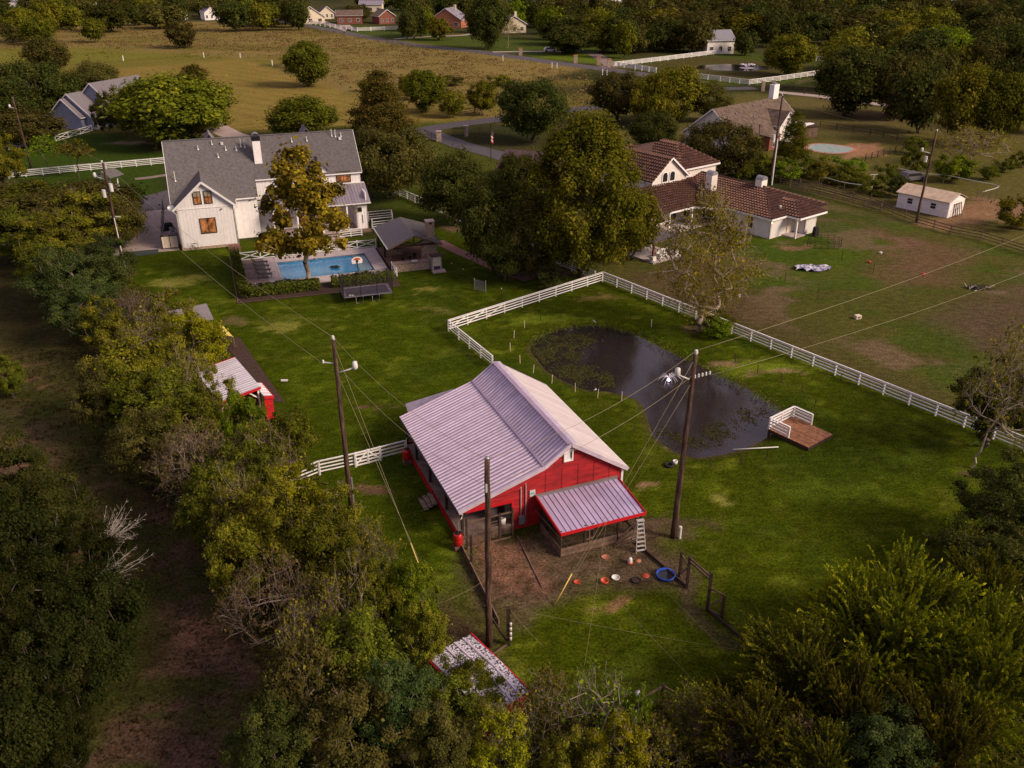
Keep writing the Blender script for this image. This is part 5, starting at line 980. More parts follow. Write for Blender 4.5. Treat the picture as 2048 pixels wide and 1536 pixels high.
pD = pole('utility pole with transformers beside the concrete pad left of the farmhouse', (-46.91, 100.08), 13.2, (.1, 0))
pE = pole('utility pole standing at the brown fence in front of the low white shed', (57.94, 121.63), 12.8, (.2, 0))
pF = pole('utility pole rising behind the villa roof with a pale lower conduit', (42.9, 143.8), 14.3, (.1, 0))
pG = pole('brown utility pole at the far left beside the crossbuck fence', (-86.4, 156.75), 12.0, (-.2, 0))
def far_pole(px, py, tp, lab, base=None):
    p = G(px, py); hh = CAM_H - p.y * ((_s + (tp - 768) / FPX * _c) / (_c - (tp - 768) / FPX * _s)); return pole(lab, p, hh, r=.3)
far_pole(219, 32, 0, 'thin far pole behind the bushes near the horizon at the left'); far_pole(1975, 165, 134, 'leaning pale far pole among the trees at the right edge')
def insul(o, p, s=1): return lathe('insulator', o, [(0, 0), (.05 * s, .02), (.09 * s, .08), (.05 * s, .12), (.08 * s, .18), (.04 * s, .26), (0, .27)], M['porcelain'], p, 9)
def lamp_arm(o, z, dx, dy):
    tube_path('lamp_arm', o, [(0, 0, z), (dx * .6, dy * .6, z + .15), (dx, dy, z + .3)], .05, M['porcelain'], 6); lathe('lamp_head', o, [(.02, .75), (.16, .68), (.19, .3), (.12, .16), (0, .1)], M['porcelain'], (dx, dy, z), 12)
lamp_arm(pA, 10.6, 1.1, .2); insul(pA, (-.1, 0, 12.95), 1.4); lamp_arm(pB, 11.75, -.72, .1); insul(pB, (.25, 0, 13.45), 1.6)
beam('arm', pA, (-.9, .1, 11.3), (0, .1, 11.2), .06, .06, M['porcelain']); insul(pA, (-.9, .1, 11.2))
for k in range(5): insul(pB, (.35 + .22 * k, .1, 11.75 + .06 * k), .9)
cyl('conduit', pA, (.2, 0, 0), (.2, 0, 2.6), .06, M['grey'], 8); cyl('marker', pB, (.42, -.1, 0), (.42, -.1, .95), .1, M['porcelain'], 10)
box('bracket', pC, (0, -.15, 10.6), (.1, .05, .5), M['porcelain'])
for z_, dx in ((9.2, -.5), (9.9, .45)): cyl('transformer', pD, (dx, 0, z_), (dx, 0, z_ + .9), .22, M['porcelain'], 12)
lamp_arm(pD, 11.3, -1.3, .3); cyl('conduit', pD, (.2, -.1, 0), (.1, -.1, 6.8), .06, M['porcelain'], 8); insul(pD, (0, 0, 13.2), 1.5); box('bracket', pD, (.5, 0, 6.9), (.7, .08, .1), M['porcelain'])
lamp_arm(pE, 9.8, -1.2, .2); insul(pE, (.2, 0, 12.8), 1.5); cyl('transformer', pE, (-.5, 0, 8.6), (-.5, 0, 9.4), .2, M['porcelain'], 12); cyl('conduit', pF, (.25, 0, 0), (.2, 0, 7.5), .16, M['porcelain'], 8); insul(pF, (0, 0, 14.3), 1.5); cyl('transformer', pF, (-.45, 0, 7.0), (-.45, 0, 8.2), .28, M['porcelain'], 12); lamp_arm(pG, 10.2, -1.1, 0)
def wire(name, lab, a, b, sag, r=.012, m=M['wire'], n=14, cat='wire', group=None):
    a, b = Vector(a), Vector(b); pts = [a + (b - a) * t_ - Vector((0, 0, sag * 4 * t_ * (1 - t_))) for t_ in np.linspace(0, 1, n)]
    o = tube_path(name, None, pts, r, m, 4); return tag(o, lab, cat, group)
TA, TB, TC, TD = Vector((-11.33, 50.46, 13.05)), Vector((10.97, 47.17, 13.6)), Vector((-1.24, 37.08, 12.2)), Vector((-46.8, 100.08, 13.3))
wire('power_line', 'upper wire from the pole with transformers to the lawn pole', TD, TA, .9, .016); wire('power_line', 'lower wire from the pole with transformers to the arm of the lawn pole', TD - Vector((0, 0, 1.8)), TA + Vector((-.9, 0, -1.8)), 1.0, .016)
wire('power_line', 'upper wire from the lawn pole over the barn roof to the bare pole', TA, TC, .8, .013); wire('power_line', 'lower wire from the lawn pole over the barn roof to the bare pole', TA - Vector((0, 0, 1.8)), TC - Vector((0, 0, 1.6)), .9, .013)
wire('power_line', 'upper wire from the pond pole over the barn roof to the bare pole', TB, TC + Vector((0, 0, .05)), .8, .013); wire('power_line', 'lower wire from the pond pole over the barn roof to the bare pole', TB - Vector((0, 0, 1.6)), TC - Vector((0, 0, 1.5)), .8, .013)
e1 = G(2048, 455, 12.0); e2 = G(2048, 515, 11.0)
wire('power_line', 'upper wire from the pond pole out across the right pasture', TB, TB + (e1 - TB) * 1.6, .9, .016); wire('power_line', 'lower wire from the pond pole out across the right pasture', TB + Vector((1.1, 0, -1.6)), TB + (e2 - TB) * 1.6, .9, .016)
wire('power_line', 'faint wire from the pole with transformers back to the far left pole', TD, (-86.6, 156.75, 12), 1.0, .014); wire('power_line', 'thin line running over the brown pasture from the villa pole to the shed pole', (43, 143.8, 13.9), (58.1, 121.6, 12.6), .8, .014)
def guy(lab, top, anch): 
    o = wire('guy_wire', lab, top, anch, .02, .012, n=6, cat='guy wire'); return o
ga, gb_ = G(846, 1152), G(1108, 1212)
guy('upper guy wire from the lawn pole down to its yellow guard', TA - Vector((0, 0, .5)), ga); guy('lower guy wire from the lawn pole beside its upper one', TA - Vector((0, 0, 2.4)), ga + Vector((.15, .1, 0)))
guy('upper guy wire from the pond pole over the coop roof', TB - Vector((0, 0, .5)), gb_ + Vector((0, 0, 0))); guy('lower guy wire from the pond pole over the coop roof', TB - Vector((0, 0, 2.0)), gb_ + Vector((.1, .06, 0)))
def guard(lab, a, t):
    a = Vector(a); d = (Vector(t) - a).normalized(); return tag(tube_path('guy_guard', None, [a + d * .05, a + d * 2.2], .045, M['yellow'], 6), lab, 'guy guard')
guard('yellow guy-wire guard on the grass left of the barn', ga, TA); guard('yellow guy-wire guard standing in the hen yard dirt', gb_, TB)
S_ = lambda px, py, z: G(px, py, z)
strings = [((1070, 1020, 2.0), (1410, 1385, 1.9)), ((1213, 1059, 2.0), (1460, 1310, 1.9)), ((1213, 1044, 2.0), (1155, 1420, 1.2)), ((1018, 1216, 2.6), (1480, 1300, 1.9)), ((1018, 1216, 2.6), (1088, 1293, 0.3)), ((980, 1154, 1.9), (880, 1207, 1.9)), ((1018, 1216, 2.6), (974, 1244, 1.5)), ((930, 1090, 2.0), (1018, 1216, 2.6))]
SL = ['from the coop roof corner to the lower right', 'from the coop roof to the right fence', 'running straight down the grass from the coop', 'from the insulator post across to the right brush', 'from the insulator post down to the shrubs', 'leaving the bare pole to the left', 'tying the insulator post to the bare pole', 'along the left edge of the hen yard']
for (a_, b_), l_ in zip(strings, SL): wire('bird_net_string', 'thin netting string ' + l_, S_(*a_), S_(*b_), .12, .007, n=8, cat='string')

# ---------------------------------------------------------------- things in the yards
def at(o, px, py, z=0, rz=0): o.location = G(px, py, z); o.rotation_euler = (0, 0, rz); return o
def barrel(lab, u, v):
    o = thing('rain_barrel', lab, 'barrel', frame_pt(BF, u, v), BF[2], 'red rain barrels at the barn porch')
    box('stand', o, (0, 0, .15), (.6, .6, .3), M['wood']); lathe('drum', o, [(.0, .3), (.27, .3), (.31, .42), (.32, .62), (.335, .66), (.32, .70), (.32, .9), (.335, .94), (.32, .98), (.30, 1.12), (.25, 1.2), (0, 1.21)], M['redplastic'], n=20); lathe('lid', o, [(.2, 1.2), (.2, 1.27), (0, 1.3)], M['black'], n=14)
    tube_path('downpipe', o, [(.35, .0, 2.6), (.3, 0, 2.3), (.05, 0, 2.1), (.03, 0, 1.25)], .04, M['porcelain'], 6)
barrel('red rain barrel at the far corner of the barn porch beside the white fence', -8.2, 11.3); barrel('red rain barrel at the near corner of the barn porch', -8.1, -.2)
bu = thing('feed_bucket', 'pale round feed bucket with a dark ring lid on the porch edge', 'bucket', frame_pt(BF, -4.75, .45, .53)); lathe('bucket', bu, [(0, 0), (.22, 0), (.27, .62), (.0, .62)], M['porcelain'], n=16); lathe('lid', bu, [(.1, .63), (.2, .66), (.28, .62)], M['grey'], n=16)
bu2 = thing('feed_bin', 'pinkish cloth-covered bin behind the feed bucket on the barn porch', 'bin', frame_pt(BF, -5.0, 1.6, .53)); lathe('bin', bu2, [(0, 0), (.35, 0), (.4, .5), (.25, .75), (0, .8)], M['cream'], n=12)
la = thing('step_ladder', 'pale aluminium step ladder standing open beside the chicken run', 'ladder', (8.25, 45.9, 0), R(15))
for x in (-.28, .28): beam('rail', la, (x * 1.2, -.45, 0), (x * .7, 0, 2.2), .05, .09, M['ladder']); beam('rear_leg', la, (x * 1.2, .6, 0), (x * .7, .05, 2.2), .04, .06, M['grey'])
for k in range(7): t_ = (k + .6) / 7.4; box('tread', la, (0, -.45 * (1 - t_) - .02, 2.2 * t_), (.6 - .18 * t_, .14, .04), M['ladder'])
box('top', la, (0, 0, 2.22), (.5, .25, .06), M['ladder']); beam('brace', la, (-.3, .4, .5), (.3, .4, .5), .03, .05, M['grey'])
jk = thing('board_pile', 'loose boards and branches propped beside the step ladder', 'boards', (7.35, 46.3, 0)); 
for k in range(4): beam('board', jk, (-.6 + .1 * k, -.3 + .2 * k, .1 + .1 * k), (.7, .2 * k, .5 + .25 * k), .1, .04, M['wood'])
def disc(name, lab, px, py, r, h, m, cat, hollow=True, m2=None):
    o = thing(name, lab, cat, G(px, py)); pr = [(0, 0), (r * .85, 0), (r, h), (r * .9, h), (r * .8, h * .3), (0, h * .25)] if hollow else [(r, 0), (r, h), (0, h + .01)]
    lathe('bowl' if hollow else 'disc', o, pr, m, n=20); 
    if m2: lathe('filling', o, [(r * .84, h * .5), (0, h * .5)], m2, n=16)
    return o
disc('feed_pan', 'terracotta feed pan lying nearest to the coop gate', 1211, 1115, .26, .06, M['terracotta'], 'pan'); disc('feed_pan', 'small orange-red dish on the left side of the hen yard', 1154, 1165, .22, .07, M['orange'], 'pan'); disc('feed_bowl', 'bright orange deep bowl in the middle of the hen yard', 1209, 1165, .26, .2, M['orange'], 'bowl')
disc('feed_bowl', 'white round bowl beside the bright orange bowl', 1231, 1157, .26, .12, M['porcelain'], 'bowl'); disc('rubber_pan', 'black rubber pan lying flat beside the white bowl', 1272, 1162, .3, .1, M['rubber'], 'pan', m2=SOIL); disc('feed_pan', 'orange flat pan between the black pan and the paddling pool', 1291, 1152, .24, .05, M['orange'], 'pan', False); disc('feed_pan', 'small terracotta saucer beside the white-and-red drinker', 1276, 1122, .18, .05, M['terracotta'], 'pan', False)
pdp = disc('paddling_pool', 'blue-rimmed round paddling pool with dark water in the hen yard', 1331, 1153, .62, .22, M['blueplastic'], 'paddling pool', m2=M['glass'])
dk = thing('poultry_drinker', 'white and red bell drinker standing in the hen yard', 'drinker', G(1260, 1126)); lathe('base', dk, [(0, 0), (.2, 0), (.2, .08), (.14, .08)], M['orange'], n=14); lathe('jar', dk, [(.14, .06), (.14, .3), (.08, .42), (0, .44)], M['porcelain'], n=14)
for px, py, m_, l_, r_ in ((1350, 930, 'rubber', 'black tyre ring lying flat by the near pond bank', .45), (1338, 932, 'rubber', 'dark ring left of the smaller pale one by the pond bank', .38)):
    o = thing('tyre', l_, 'tyre', G(px if r_ < .4 else 1339, py)) if r_ < .4 else None
    if o: lathe('tyre', o, [(r_ * .55, .1), (r_ * .6, .18), (r_ * .9, .18), (r_, .1), (r_ * .9, 0), (r_ * .6, 0), (r_ * .55, .1)], M['rubber'], n=20)
o = thing('bucket', 'small pale round tub beside the tyre near the pond bank', 'bucket', G(1350, 928)); lathe('tub', o, [(0, 0), (.16, 0), (.2, .3), (.15, .3), (.12, .08), (0, .06)], M['porcelain'], n=14)
# dock
DK = (23.07, 58.17, .6695); dkx = thing('fishing_dock', 'square brown timber dock with a white railing on its pond side', 'dock', (DK[0], DK[1], 0), DK[2])
for k in range(20): box('plank', dkx, (.085 + k * .165, 1.9, .32), (.138, 3.75, .05), M['deck'])
box('joist_frame', dkx, (1.65, .03, .17), (3.3, .08, .26), M['wooddark']); box('joist_frame', dkx, (.03, 1.9, .17), (.08, 3.7, .26), M['wooddark']); box('joist_frame', dkx, (3.27, 1.9, .17), (.08, 3.7, .26), M['wooddark'])
for x, y in ((.1, 3.7), (3.2, 3.7), (.1, .1), (3.2, .1), (1.65, 3.7)): box('pile', dkx, (x, y, -.3), (.16, .16, 1.1), M['wooddark'])
RP = [(.05, 1.9), (.05, 3.75), (1.65, 3.75), (3.25, 3.75), (3.25, 2.0)]
for x, y in RP: box('post', dkx, (x, y, .82), (.12, .12, 1.0), M['rail'])
for a_, b_ in zip(RP, RP[1:]):
    for z_ in (.52, .80, 1.07): beam('rail', dkx, (*a_, z_), (*b_, z_), .05, .14, M['rail'])
    beam('top_rail', dkx, (*a_, 1.33), (*b_, 1.33), .16, .04, M['rail'])
tag(tube_path('pvc_pipe', None, [G(1466, 899, .05), G(1557, 894, .12)], .05, M['porcelain'], 6), 'long white pipe lying from the dock into the pond', 'pipe')
tag(tube_path('pvc_pipe', None, [G(1187, 781, -.05), G(1193, 778, .1)], .06, M['porcelain'], 6), 'short white pipe end at the left pond bank', 'pipe')
tag(tube_path('pvc_pipe', None, [G(1186, 640, .1), G(1191, 645, .1)], .06, M['porcelain'], 6), 'short white pipe stub on the grass at the far pond end', 'pipe')
ft = thing('fountain', 'small lit fountain spraying white jets on the pond', 'fountain', G(1337, 762, -.25)); lathe('float', ft, [(.0, .05), (.3, .05), (.34, 0), (.3, -.05)], M['black'], n=16); lathe('lamp', ft, [(.14, .06), (.1, .2), (0, .24)], mat('fountain_lamp', (.82, .7, 1), .4, 0, emit=5), n=12)
spray = mat('spray', (.75, .7, .85), .3, .1, spec=.6); random.seed(5)
for k in range(13):
    a_ = k * 2 * math.pi / 13 + random.uniform(-.15, .15); r_ = random.uniform(.8, 1.5); tube_path('jet', ft, [(math.cos(a_) * r_ * t_, math.sin(a_) * r_ * t_, .2 + .75 * (t_ * 1.6 - 1.85 * t_ * t_) + .12 * (1 - t_)) for t_ in np.linspace(0, .95, 7)], [.02, .024, .024, .022, .02, .018, .01], spray, 4)
STK = [(143, 280), (83, 340), (60, 415), (117, 487), (197, 545), (305, 605), (440, 655), (573, 690), (712, 705), (785, 885), (885, 275), (763, 235), (636, 200), (497, 190), (357, 215), (236, 235), (1000, 315), (1108, 372), (1236, 425), (1375, 478), (1505, 545), (1643, 600), (1763, 665), (1840, 745), (1228, 1100), (1410, 1080), (1560, 1050), (860, 990), (1990, 600)]
for i, (x, y) in enumerate(STK):
    p = G(1000 + x / 2.926, 560 + y / 2.926); pale = i < 9 or i in (10, 19, 24)
    o = box('stake', None, (p.x, p.y, .42), (.06 if pale else .05,) * 2 + (.85,), M['cream'] if pale and i not in (19, 24) else M['wooddark'], ry=random.uniform(-.06, .06))
    tag(o, 'thin pale stake in the row round the left pond bank' if pale and i < 9 else ('pale stake alone on the far bank of the pond' if i == 10 else 'thin dark stake in the ring on the grass round the pond'), 'stake', 'fence stakes ringing the pond')
for i, (px, py) in enumerate(((904, 548), (927, 560), (1003, 600), (1569, 565), (1683, 520), (1634, 600), (1746, 545))):
    p = G(px, py); o = thing('garden_stake', ['thin stake with white tip just right of the cabana', 'second white-tipped stake right of the cabana', 'white-tipped stake near the corner of the pond fence', 'dark thin stake below the crumpled tarp', 'tall dark stake right of the villa lawn edge', 'dark stake on the grass further below the tarp', 'short dark stake in the pasture beside the red bucket'][i], 'stake', p)
    cyl('rod', o, (0, 0, 0), (0, 0, 1.3), .035, M['wooddark'], 6)
    if i < 3: cyl('tip', o, (0, 0, 1.3), (0, 0, 1.42), .05, M['porcelain'], 6)
sg_ = thing('net_gate', 'small grey mesh gate panel between two posts on the lawn', 'gate', (-4.3, 94.0, 0)); e_ = Vector((1.3, -.8, 0))
for q in (0, 1): cyl('post', sg_, e_ * q, e_ * q + Vector((0, 0, 1.45)), .05, M['grey'], 8)
wiremesh('mesh_panel', sg_, (0, 0, 0), e_, .15, 1.25, .07, .008, M['grey'])
for z_ in (.15, 1.25): beam('frame_bar', sg_, (0, 0, z_), (*e_.xy, z_), .03, .04, M['grey'])
# loungers
lou0 = None
def copy_tree(o, parent=None):
    c = o.copy(); col.objects.link(c); c.parent = parent
    for ch in [x for x in bpy.data.objects if x.parent == o]: copy_tree(ch, c)
    return c
def build_lounger():
    o = thing('sun_lounger', '', 'sun lounger', (0, 0, 0), HS[2], 'dark loungers beside the pool')
    box('seat', o, (1.15, 0, .38), (1.4, .62, .06), M['black']); b = box('backrest', o, (.22, 0, .62), (.75, .62, .06), M['black'], ry=R(40))
    for x in (.2, 1.7):
        for y in (-.27, .27): box('leg', o, (x, y, .18), (.05, .05, .36), M['black'])
    for y in (-.31, .31): beam('armrest', o, (.1, y, .36), (1.85, y, .36), .04, .05, M['grey'])
    return o
LL = ['farthest of the four dark loungers, nearest the crossbuck fence', 'second dark lounger counted from the crossbuck fence', 'third dark lounger, second from the near hedge', 'nearest dark lounger, beside the corner hedge']
kids = None
for k in range(4):
    o = build_lounger() if k == 0 else copy_tree(lou0)
    if k == 0: lou0 = o
    o.location = U(8.45 + .04 * k, -14.7 - 1.6 * k, .17); o.rotation_euler = (0, 0, HS[2]); o['label'] = LL[k]
for k, (u_, v_, m_, l_) in enumerate(((7.7, -22.0, 'orange', 'orange-red pool toy lying on the corner of the timber deck'), (8.1, -22.3, 'porcelain', 'white pool toy beside the orange one on the deck corner'))):
    o = thing('pool_toy', l_, 'toy', U(u_, v_, .17)); lathe('ring', o, [(.15, .05), (.2, .12), (.28, .12), (.32, .05), (.28, 0), (.2, 0), (.15, .05)], M[m_], n=14); beam('handle', o, (0, -.2, .1), (.1, .3, .25), .08, .06, M[m_])
bb = thing('basketball_hoop', 'poolside basketball hoop with a rounded white backboard marked red', 'basketball hoop', U(20.1, -22.5, .1), HS[2])
box('base', bb, (0, -.3, .2), (.9, .7, .35), M['black']); cyl('pole', bb, (0, -.2, .3), (0, -.05, 1.9), .05, M['black'], 8)
bp_ = [(-.55 * 1.0 + 1.1 * i / 8, 0) for i in range(9)]
fan = [(-.58, 1.55), (.58, 1.55), (.66, 1.95)] + [(.66 * math.cos(t_), 1.95 + .42 * math.sin(t_)) for t_ in np.linspace(.1, math.pi - .1, 9)] + [(-.66, 1.95)]
mesh('backboard', [(x, .04, z_) for x, z_ in fan] + [(x, -.0, z_) for x, z_ in fan], [tuple(range(len(fan))), tuple(range(2 * len(fan) - 1, len(fan) - 1, -1))] + [(i, len(fan) + i, len(fan) + (i + 1) % len(fan), (i + 1) % len(fan)) for i in range(len(fan))], M['white'], bb)
fan2 = [(-.42, 1.98), (.42, 1.98)] + [(.44 * math.cos(t_), 2.0 + .26 * math.sin(t_)) for t_ in np.linspace(.1, math.pi - .1, 9)]
mesh('red_marking', [(x, -.012, z_) for x, z_ in fan2], [tuple(range(len(fan2)))], M['orange'], bb); box('target_square', bb, (0, -.02, 1.85), (.3, .02, .22), M['black']); tube_path('rim', bb, [(.2 * math.cos(x), .28 + .2 * math.sin(x), 1.65) for x in np.linspace(0, 6.28, 13)], .015, M['orange'], 4)
# trampoline
TR = (0, 0, HS[2]); tr_o = U(17.0, -31.3); tr = thing('trampoline', 'rectangular dark trampoline with enclosure poles and black net on the lawn', 'trampoline', tr_o, HS[2] - .02)
TWX, TWY = 5.4, 3.0
box('mat', tr, (TWX / 2, TWY / 2 + .1, .86), (TWX - .7, TWY - .6, .03), M['trampm'])
for a_, b_ in (((0, .1), (TWX, .1)), ((0, TWY), (TWX, TWY)), ((.15, .1), (.15, TWY)), ((TWX - .15, .1), (TWX - .15, TWY))): beam('edge_pad', tr, (*a_, .87), (*b_, .87), .36, .06, M['tramp_edge'])
PP = [(0, 0), (1.8, 0), (3.6, 0), (TWX, 0), (0, TWY + .1), (1.8, TWY + .1), (3.6, TWY + .1), (TWX, TWY + .1)]
for x, y in PP: cyl('pole', tr, (x, y, 0), (x + (.15 if 0 < x < TWX else 0), y, 2.75), .035, M['black'], 6)
for x in (1.8, 3.6): tube_path('leg', tr, [(x - .5, .1, .8), (x - .5, .1, .03), (x + .3, .1, .03), (x + .3, .1, .8)], .03, M['grey'], 5)
for a_, b_ in zip(PP[:3] + PP[4:7] + [PP[0], PP[3]], PP[1:4] + PP[5:8] + [PP[4], PP[7]]):
    tube_path('net_rope', tr, [Vector((*a_, 2.7)) + (Vector((*b_, 2.7)) - Vector((*a_, 2.7))) * t_ - Vector((0, 0, .5 * t_ * (1 - t_))) for t_ in np.linspace(0, 1, 6)], .02, M['black'], 4)
    wiremesh('net', tr, (*a_, 0), (*b_, 0), .9, 2.55, .10, .006, M['netm'])
bg2 = thing('shoe_pile', 'small pale heap at the left corner of the trampoline', 'shoes', tr_o + Vector((.5, .5, .9))); 
for k in range(4): box('shoe', bg2, (.12 * k, .05 * (k % 2), .05), (.1, .25, .09), M['porcelain'], rz=.5 * k)
# wishing well
we = thing('wishing_well', 'round stone wishing well under a dark roof on curved white posts', 'well', (-65.0, 139.9, 0), R(-20))
lathe('stone_ring', we, [(1.35, 0), (1.35, .8), (1.0, .82), (1.0, .1)], M['stonegrey'], n=24, smooth=False)
for s_ in (-1, 1):
    for y in (-.9, .9): tube_path('post', we, [(s_ * .9, y, .0), (s_ * .75, y, 1.2), (s_ * .85, y, 2.0), (s_ * 1.35, y * 1.1, 2.6)], .12, WH, 6)
    beam('truss', we, (s_ * 1.6, -1.4, 2.55), (0, -1.4, 3.35), .1, .14, WH)
beam('tie', we, (-1.2, -1.4, 2.7), (1.2, -1.4, 2.7), .1, .14, WH); box('king_post', we, (0, -1.4, 3.0), (.1, .1, .6), WH)
slab('roof', we, [(-1.8, -1.5, 2.55), (0, -1.5, 3.45), (0, 1.5, 3.45), (-1.8, 1.5, 2.55)], .1, M['shingle']); slab('roof', we, [(0, -1.5, 3.45), (1.8, -1.5, 2.55), (1.8, 1.5, 2.55), (0, 1.5, 3.45)], .1, M['shingle'])
# gate pillars and gate
for k, (px, py, lab) in enumerate(((878, 283, 'brick gate pillar at the left side of the drive'), (932, 272, 'brick gate pillar at the right side of the drive'))):
    o = thing('gate_pillar', lab, 'pillar', G(px, py)); box('shaft', o, (0, 0, 1.0), (.9, .9, 2.0), M['stone']); box('cap', o, (0, 0, 2.06), (1.1, 1.1, .12), M['concrete'])
dg = thing('drive_gate', 'open black metal drive gate beside the right brick pillar', 'gate', G(905, 272)); e_ = G(930, 273) - G(905, 272)
for q in np.linspace(0, 1, 12): beam('bar', dg, (*(e_ * q).xy, .1), (*(e_ * q).xy, 1.7 + .4 * math.sin(q * 3.14 / 2)), .05, .05, M['black'])
for z_ in (.2, 1.6): beam('rail', dg, (0, 0, z_), (*e_.xy, z_), .06, .08, M['black'])
dg2 = thing('drive_gate', 'dark gate between two pale posts at the start of the long concrete drive', 'gate', G(1525, 182)); e_ = G(1545, 180) - G(1525, 182)
for q in (0, 1): box('gate_post', dg2, tuple((e_ * q).xy) + (1.3,), (.9, .9, 2.6), M['stone'])
for z_ in (.3, .8, 1.3, 1.8): beam('rail', dg2, (0, 0, z_), (*e_.xy, z_), .1, .15, M['black'])
for px, py, lab in ((1197, 130, 'left brick pillar of the far road gate'), (1218, 134, 'right brick pillar of the far road gate'), (1151, 126, 'pale stone mailbox pillar on the far road verge'), (1041, 111, 'tan stone mailbox pillar far up the road')):
    o = thing('gate_pillar', lab, 'pillar', G(px, py)); box('shaft', o, (0, 0, 1.2), (1.3, 1.1, 2.4), M['stone']); box('cap', o, (0, 0, 2.5), (1.5, 1.3, .15), M['terracotta'])
for k, (px, py) in enumerate(((247, 122), (408, 115), (481, 116), (545, 131), (1006, 122), (1104, 136), (1114, 137), (1205, 150), (1214, 151))):
    o = thing('marker_post', ['white marker post above the lilac-grey house roof, leftmost in the meadow', 'second white marker post along the far field edge', 'third white marker post, left of the corner of the mown field', 'white marker post just left of the lone round bush-like tree', 'single white marker post on the verge opposite the far oak', 'left post of the middle pair on the road verge', 'right post of the middle pair on the road verge', 'left post of the pair on the verge nearest the far gate', 'right post of the pair on the verge nearest the far gate'][k], 'post', G(px, py), 0, 'white marker posts in the meadow'); box('post', o, (0, 0, .9), (.24, .24, 1.8), WH)
fp = thing('flagpole', 'dark pole with a hanging striped flag beside the driveway', 'flag', (-3.9, 162.1, 0)); cyl('pole', fp, (0, 0, 0), (0, 0, 6.6), .06, M['black'], 8)
def ribbonflag(z0, z1, m_, w): return mesh('stripe', [(.08, 0, z1), (.08 + w, .1, z1 - .35), (.08 + w, .1, z0 - .35), (.08, 0, z0)], [(0, 1, 2, 3)], m_, fp)
for k in range(7): ribbonflag(5.6 - .32 * (k + 1), 5.6 - .32 * k, M['redtrim'] if k % 2 == 0 else M['porcelain'], .36)
mesh('canton', [(.07, -.03, 5.6), (.4, .03, 5.4), (.4, .03, 4.5), (.07, -.03, 4.7)], [(0, 1, 2, 3)], M['trampm'], fp)
# tarp, box, burn pile, clothes post etc.
tp = []; tf = []; rngt = np.random.default_rng(4); n_ = 9
for i in range(n_):
    for j in range(n_):
        x = (i / (n_ - 1) - .5) * 4.2; y = (j / (n_ - 1) - .5) * 2.4 * (1 - .5 * abs(x) / 3); tp.append((x + rngt.uniform(-.2, .2), y + rngt.uniform(-.15, .15), .05 + abs(rngt.normal(0, .18))))
for i in range(n_ - 1):
    for j in range(n_ - 1): tf.append((i * n_ + j, (i + 1) * n_ + j, (i + 1) * n_ + j + 1, i * n_ + j + 1))
o = mesh('tarp', tp, tf, M['tarp'], None, True); o.location = G(1624, 538); tag(o, 'crumpled blue and white tarp lying on the villa lawn', 'tarp')
o = thing('crate', 'small pale wooden box lying alone in the right pasture', 'box', G(1715, 637), .3); box('case', o, (0, 0, .2), (.6, .45, .38), M['cream']); box('slot', o, (0, -.235, .2), (.3, .02, .2), M['wood'])
o = thing('burn_pile', 'blackened heap of branches and ash in the right pasture', 'burn pile', G(1955, 578)); random.seed(11)
for k in range(40): a_ = random.uniform(0, 6.28); r_ = random.uniform(0, 1.5); beam('branch', o, (r_ * math.cos(a_), r_ * .6 * math.sin(a_), .05), (r_ * math.cos(a_) + random.uniform(-.7, .7), r_ * .6 * math.sin(a_) + random.uniform(-.5, .5), random.uniform(.1, .5)), .05, .05, M['black'] if k % 3 else M['chalk'])
for k, (px, py, m_) in enumerate(((1761, 508, 'porcelain'), (1738, 526, 'redplastic'), (1846, 551, 'redplastic'), (1478, 594, 'porcelain'))):
    o = thing('bucket', ['white bucket lying beyond the crumpled tarp', 'dark red bucket on the pasture near the white one', 'red bucket below the bare dirt of the pasture', 'white cloth-like tub under the airy pecan tree'][k], 'bucket', G(px, py)); lathe('tub', o, [(0, 0), (.15, 0), (.19, .3), (.14, .3), (.1, .08), (0, .06)], M[m_], n=12)
bbq = thing('grill', 'dark upright grill cover at the right porch of the villa', 'grill', frame_pt(SP, 6.2, -2.9), SP[2]); mesh('cover', [(-.45, -.3, 0), (.45, -.3, 0), (.45, .3, 0), (-.45, .3, 0), (-.35, -.2, 1.2), (.35, -.2, 1.2), (.35, .2, 1.3), (-.35, .2, 1.3)], CF, M['black'], bbq)
wp = thing('wire_pen', 'round dark wire pen on the lawn right of the villa porch', 'pen', G(1648, 492)); 
for k in range(16): a_ = k * 2 * math.pi / 16; cyl('post', wp, (2.2 * math.cos(a_), 1.5 * math.sin(a_), 0), (2.2 * math.cos(a_), 1.5 * math.sin(a_), 1.15), .025, M['black'], 5)
for z_ in (.1, .4, .7, 1.0): tube_path('hoop', wp, [(2.2 * math.cos(x), 1.5 * math.sin(x), z_) for x in np.linspace(0, 2 * math.pi, 25)], .014, M['black'], 4)
cl_ = thing('clothes_post', 'white T-shaped post standing in the kitchen garden', 'post', G(1743, 377)); cyl('post', cl_, (0, 0, 0), (0, 0, 2.3), .07, M['porcelain'], 8); beam('arm', cl_, (-.6, 0, 2.3), (.6, 0, 2.3), .08, .08, M['porcelain'])
for k, pp in enumerate(([(1640, 352), (1690, 365), (1740, 372)], [(1790, 335), (1850, 347), (1890, 350), (1950, 362), (1998, 372), (1965, 384)])):
    pts = [G(x, y, 1.4) for x, y in pp]; o = thing('garden_pipe', ['pale overhead pipe left of the T-shaped post', 'pale wavy overhead pipe behind the low white shed'][k], 'pipe', (0, 0, 0)); tube_path('pipe', o, smooth_path(pts, 4), .05, M['porcelain'], 5)
    for p in pts: cyl('support', o, (p.x, p.y, 0), tuple(p), .03, M['grey'], 5)
cr = thing('animal_cage', 'rusty wire cage run behind the open end of the low white shed', 'cage', G(1965, 400)); 
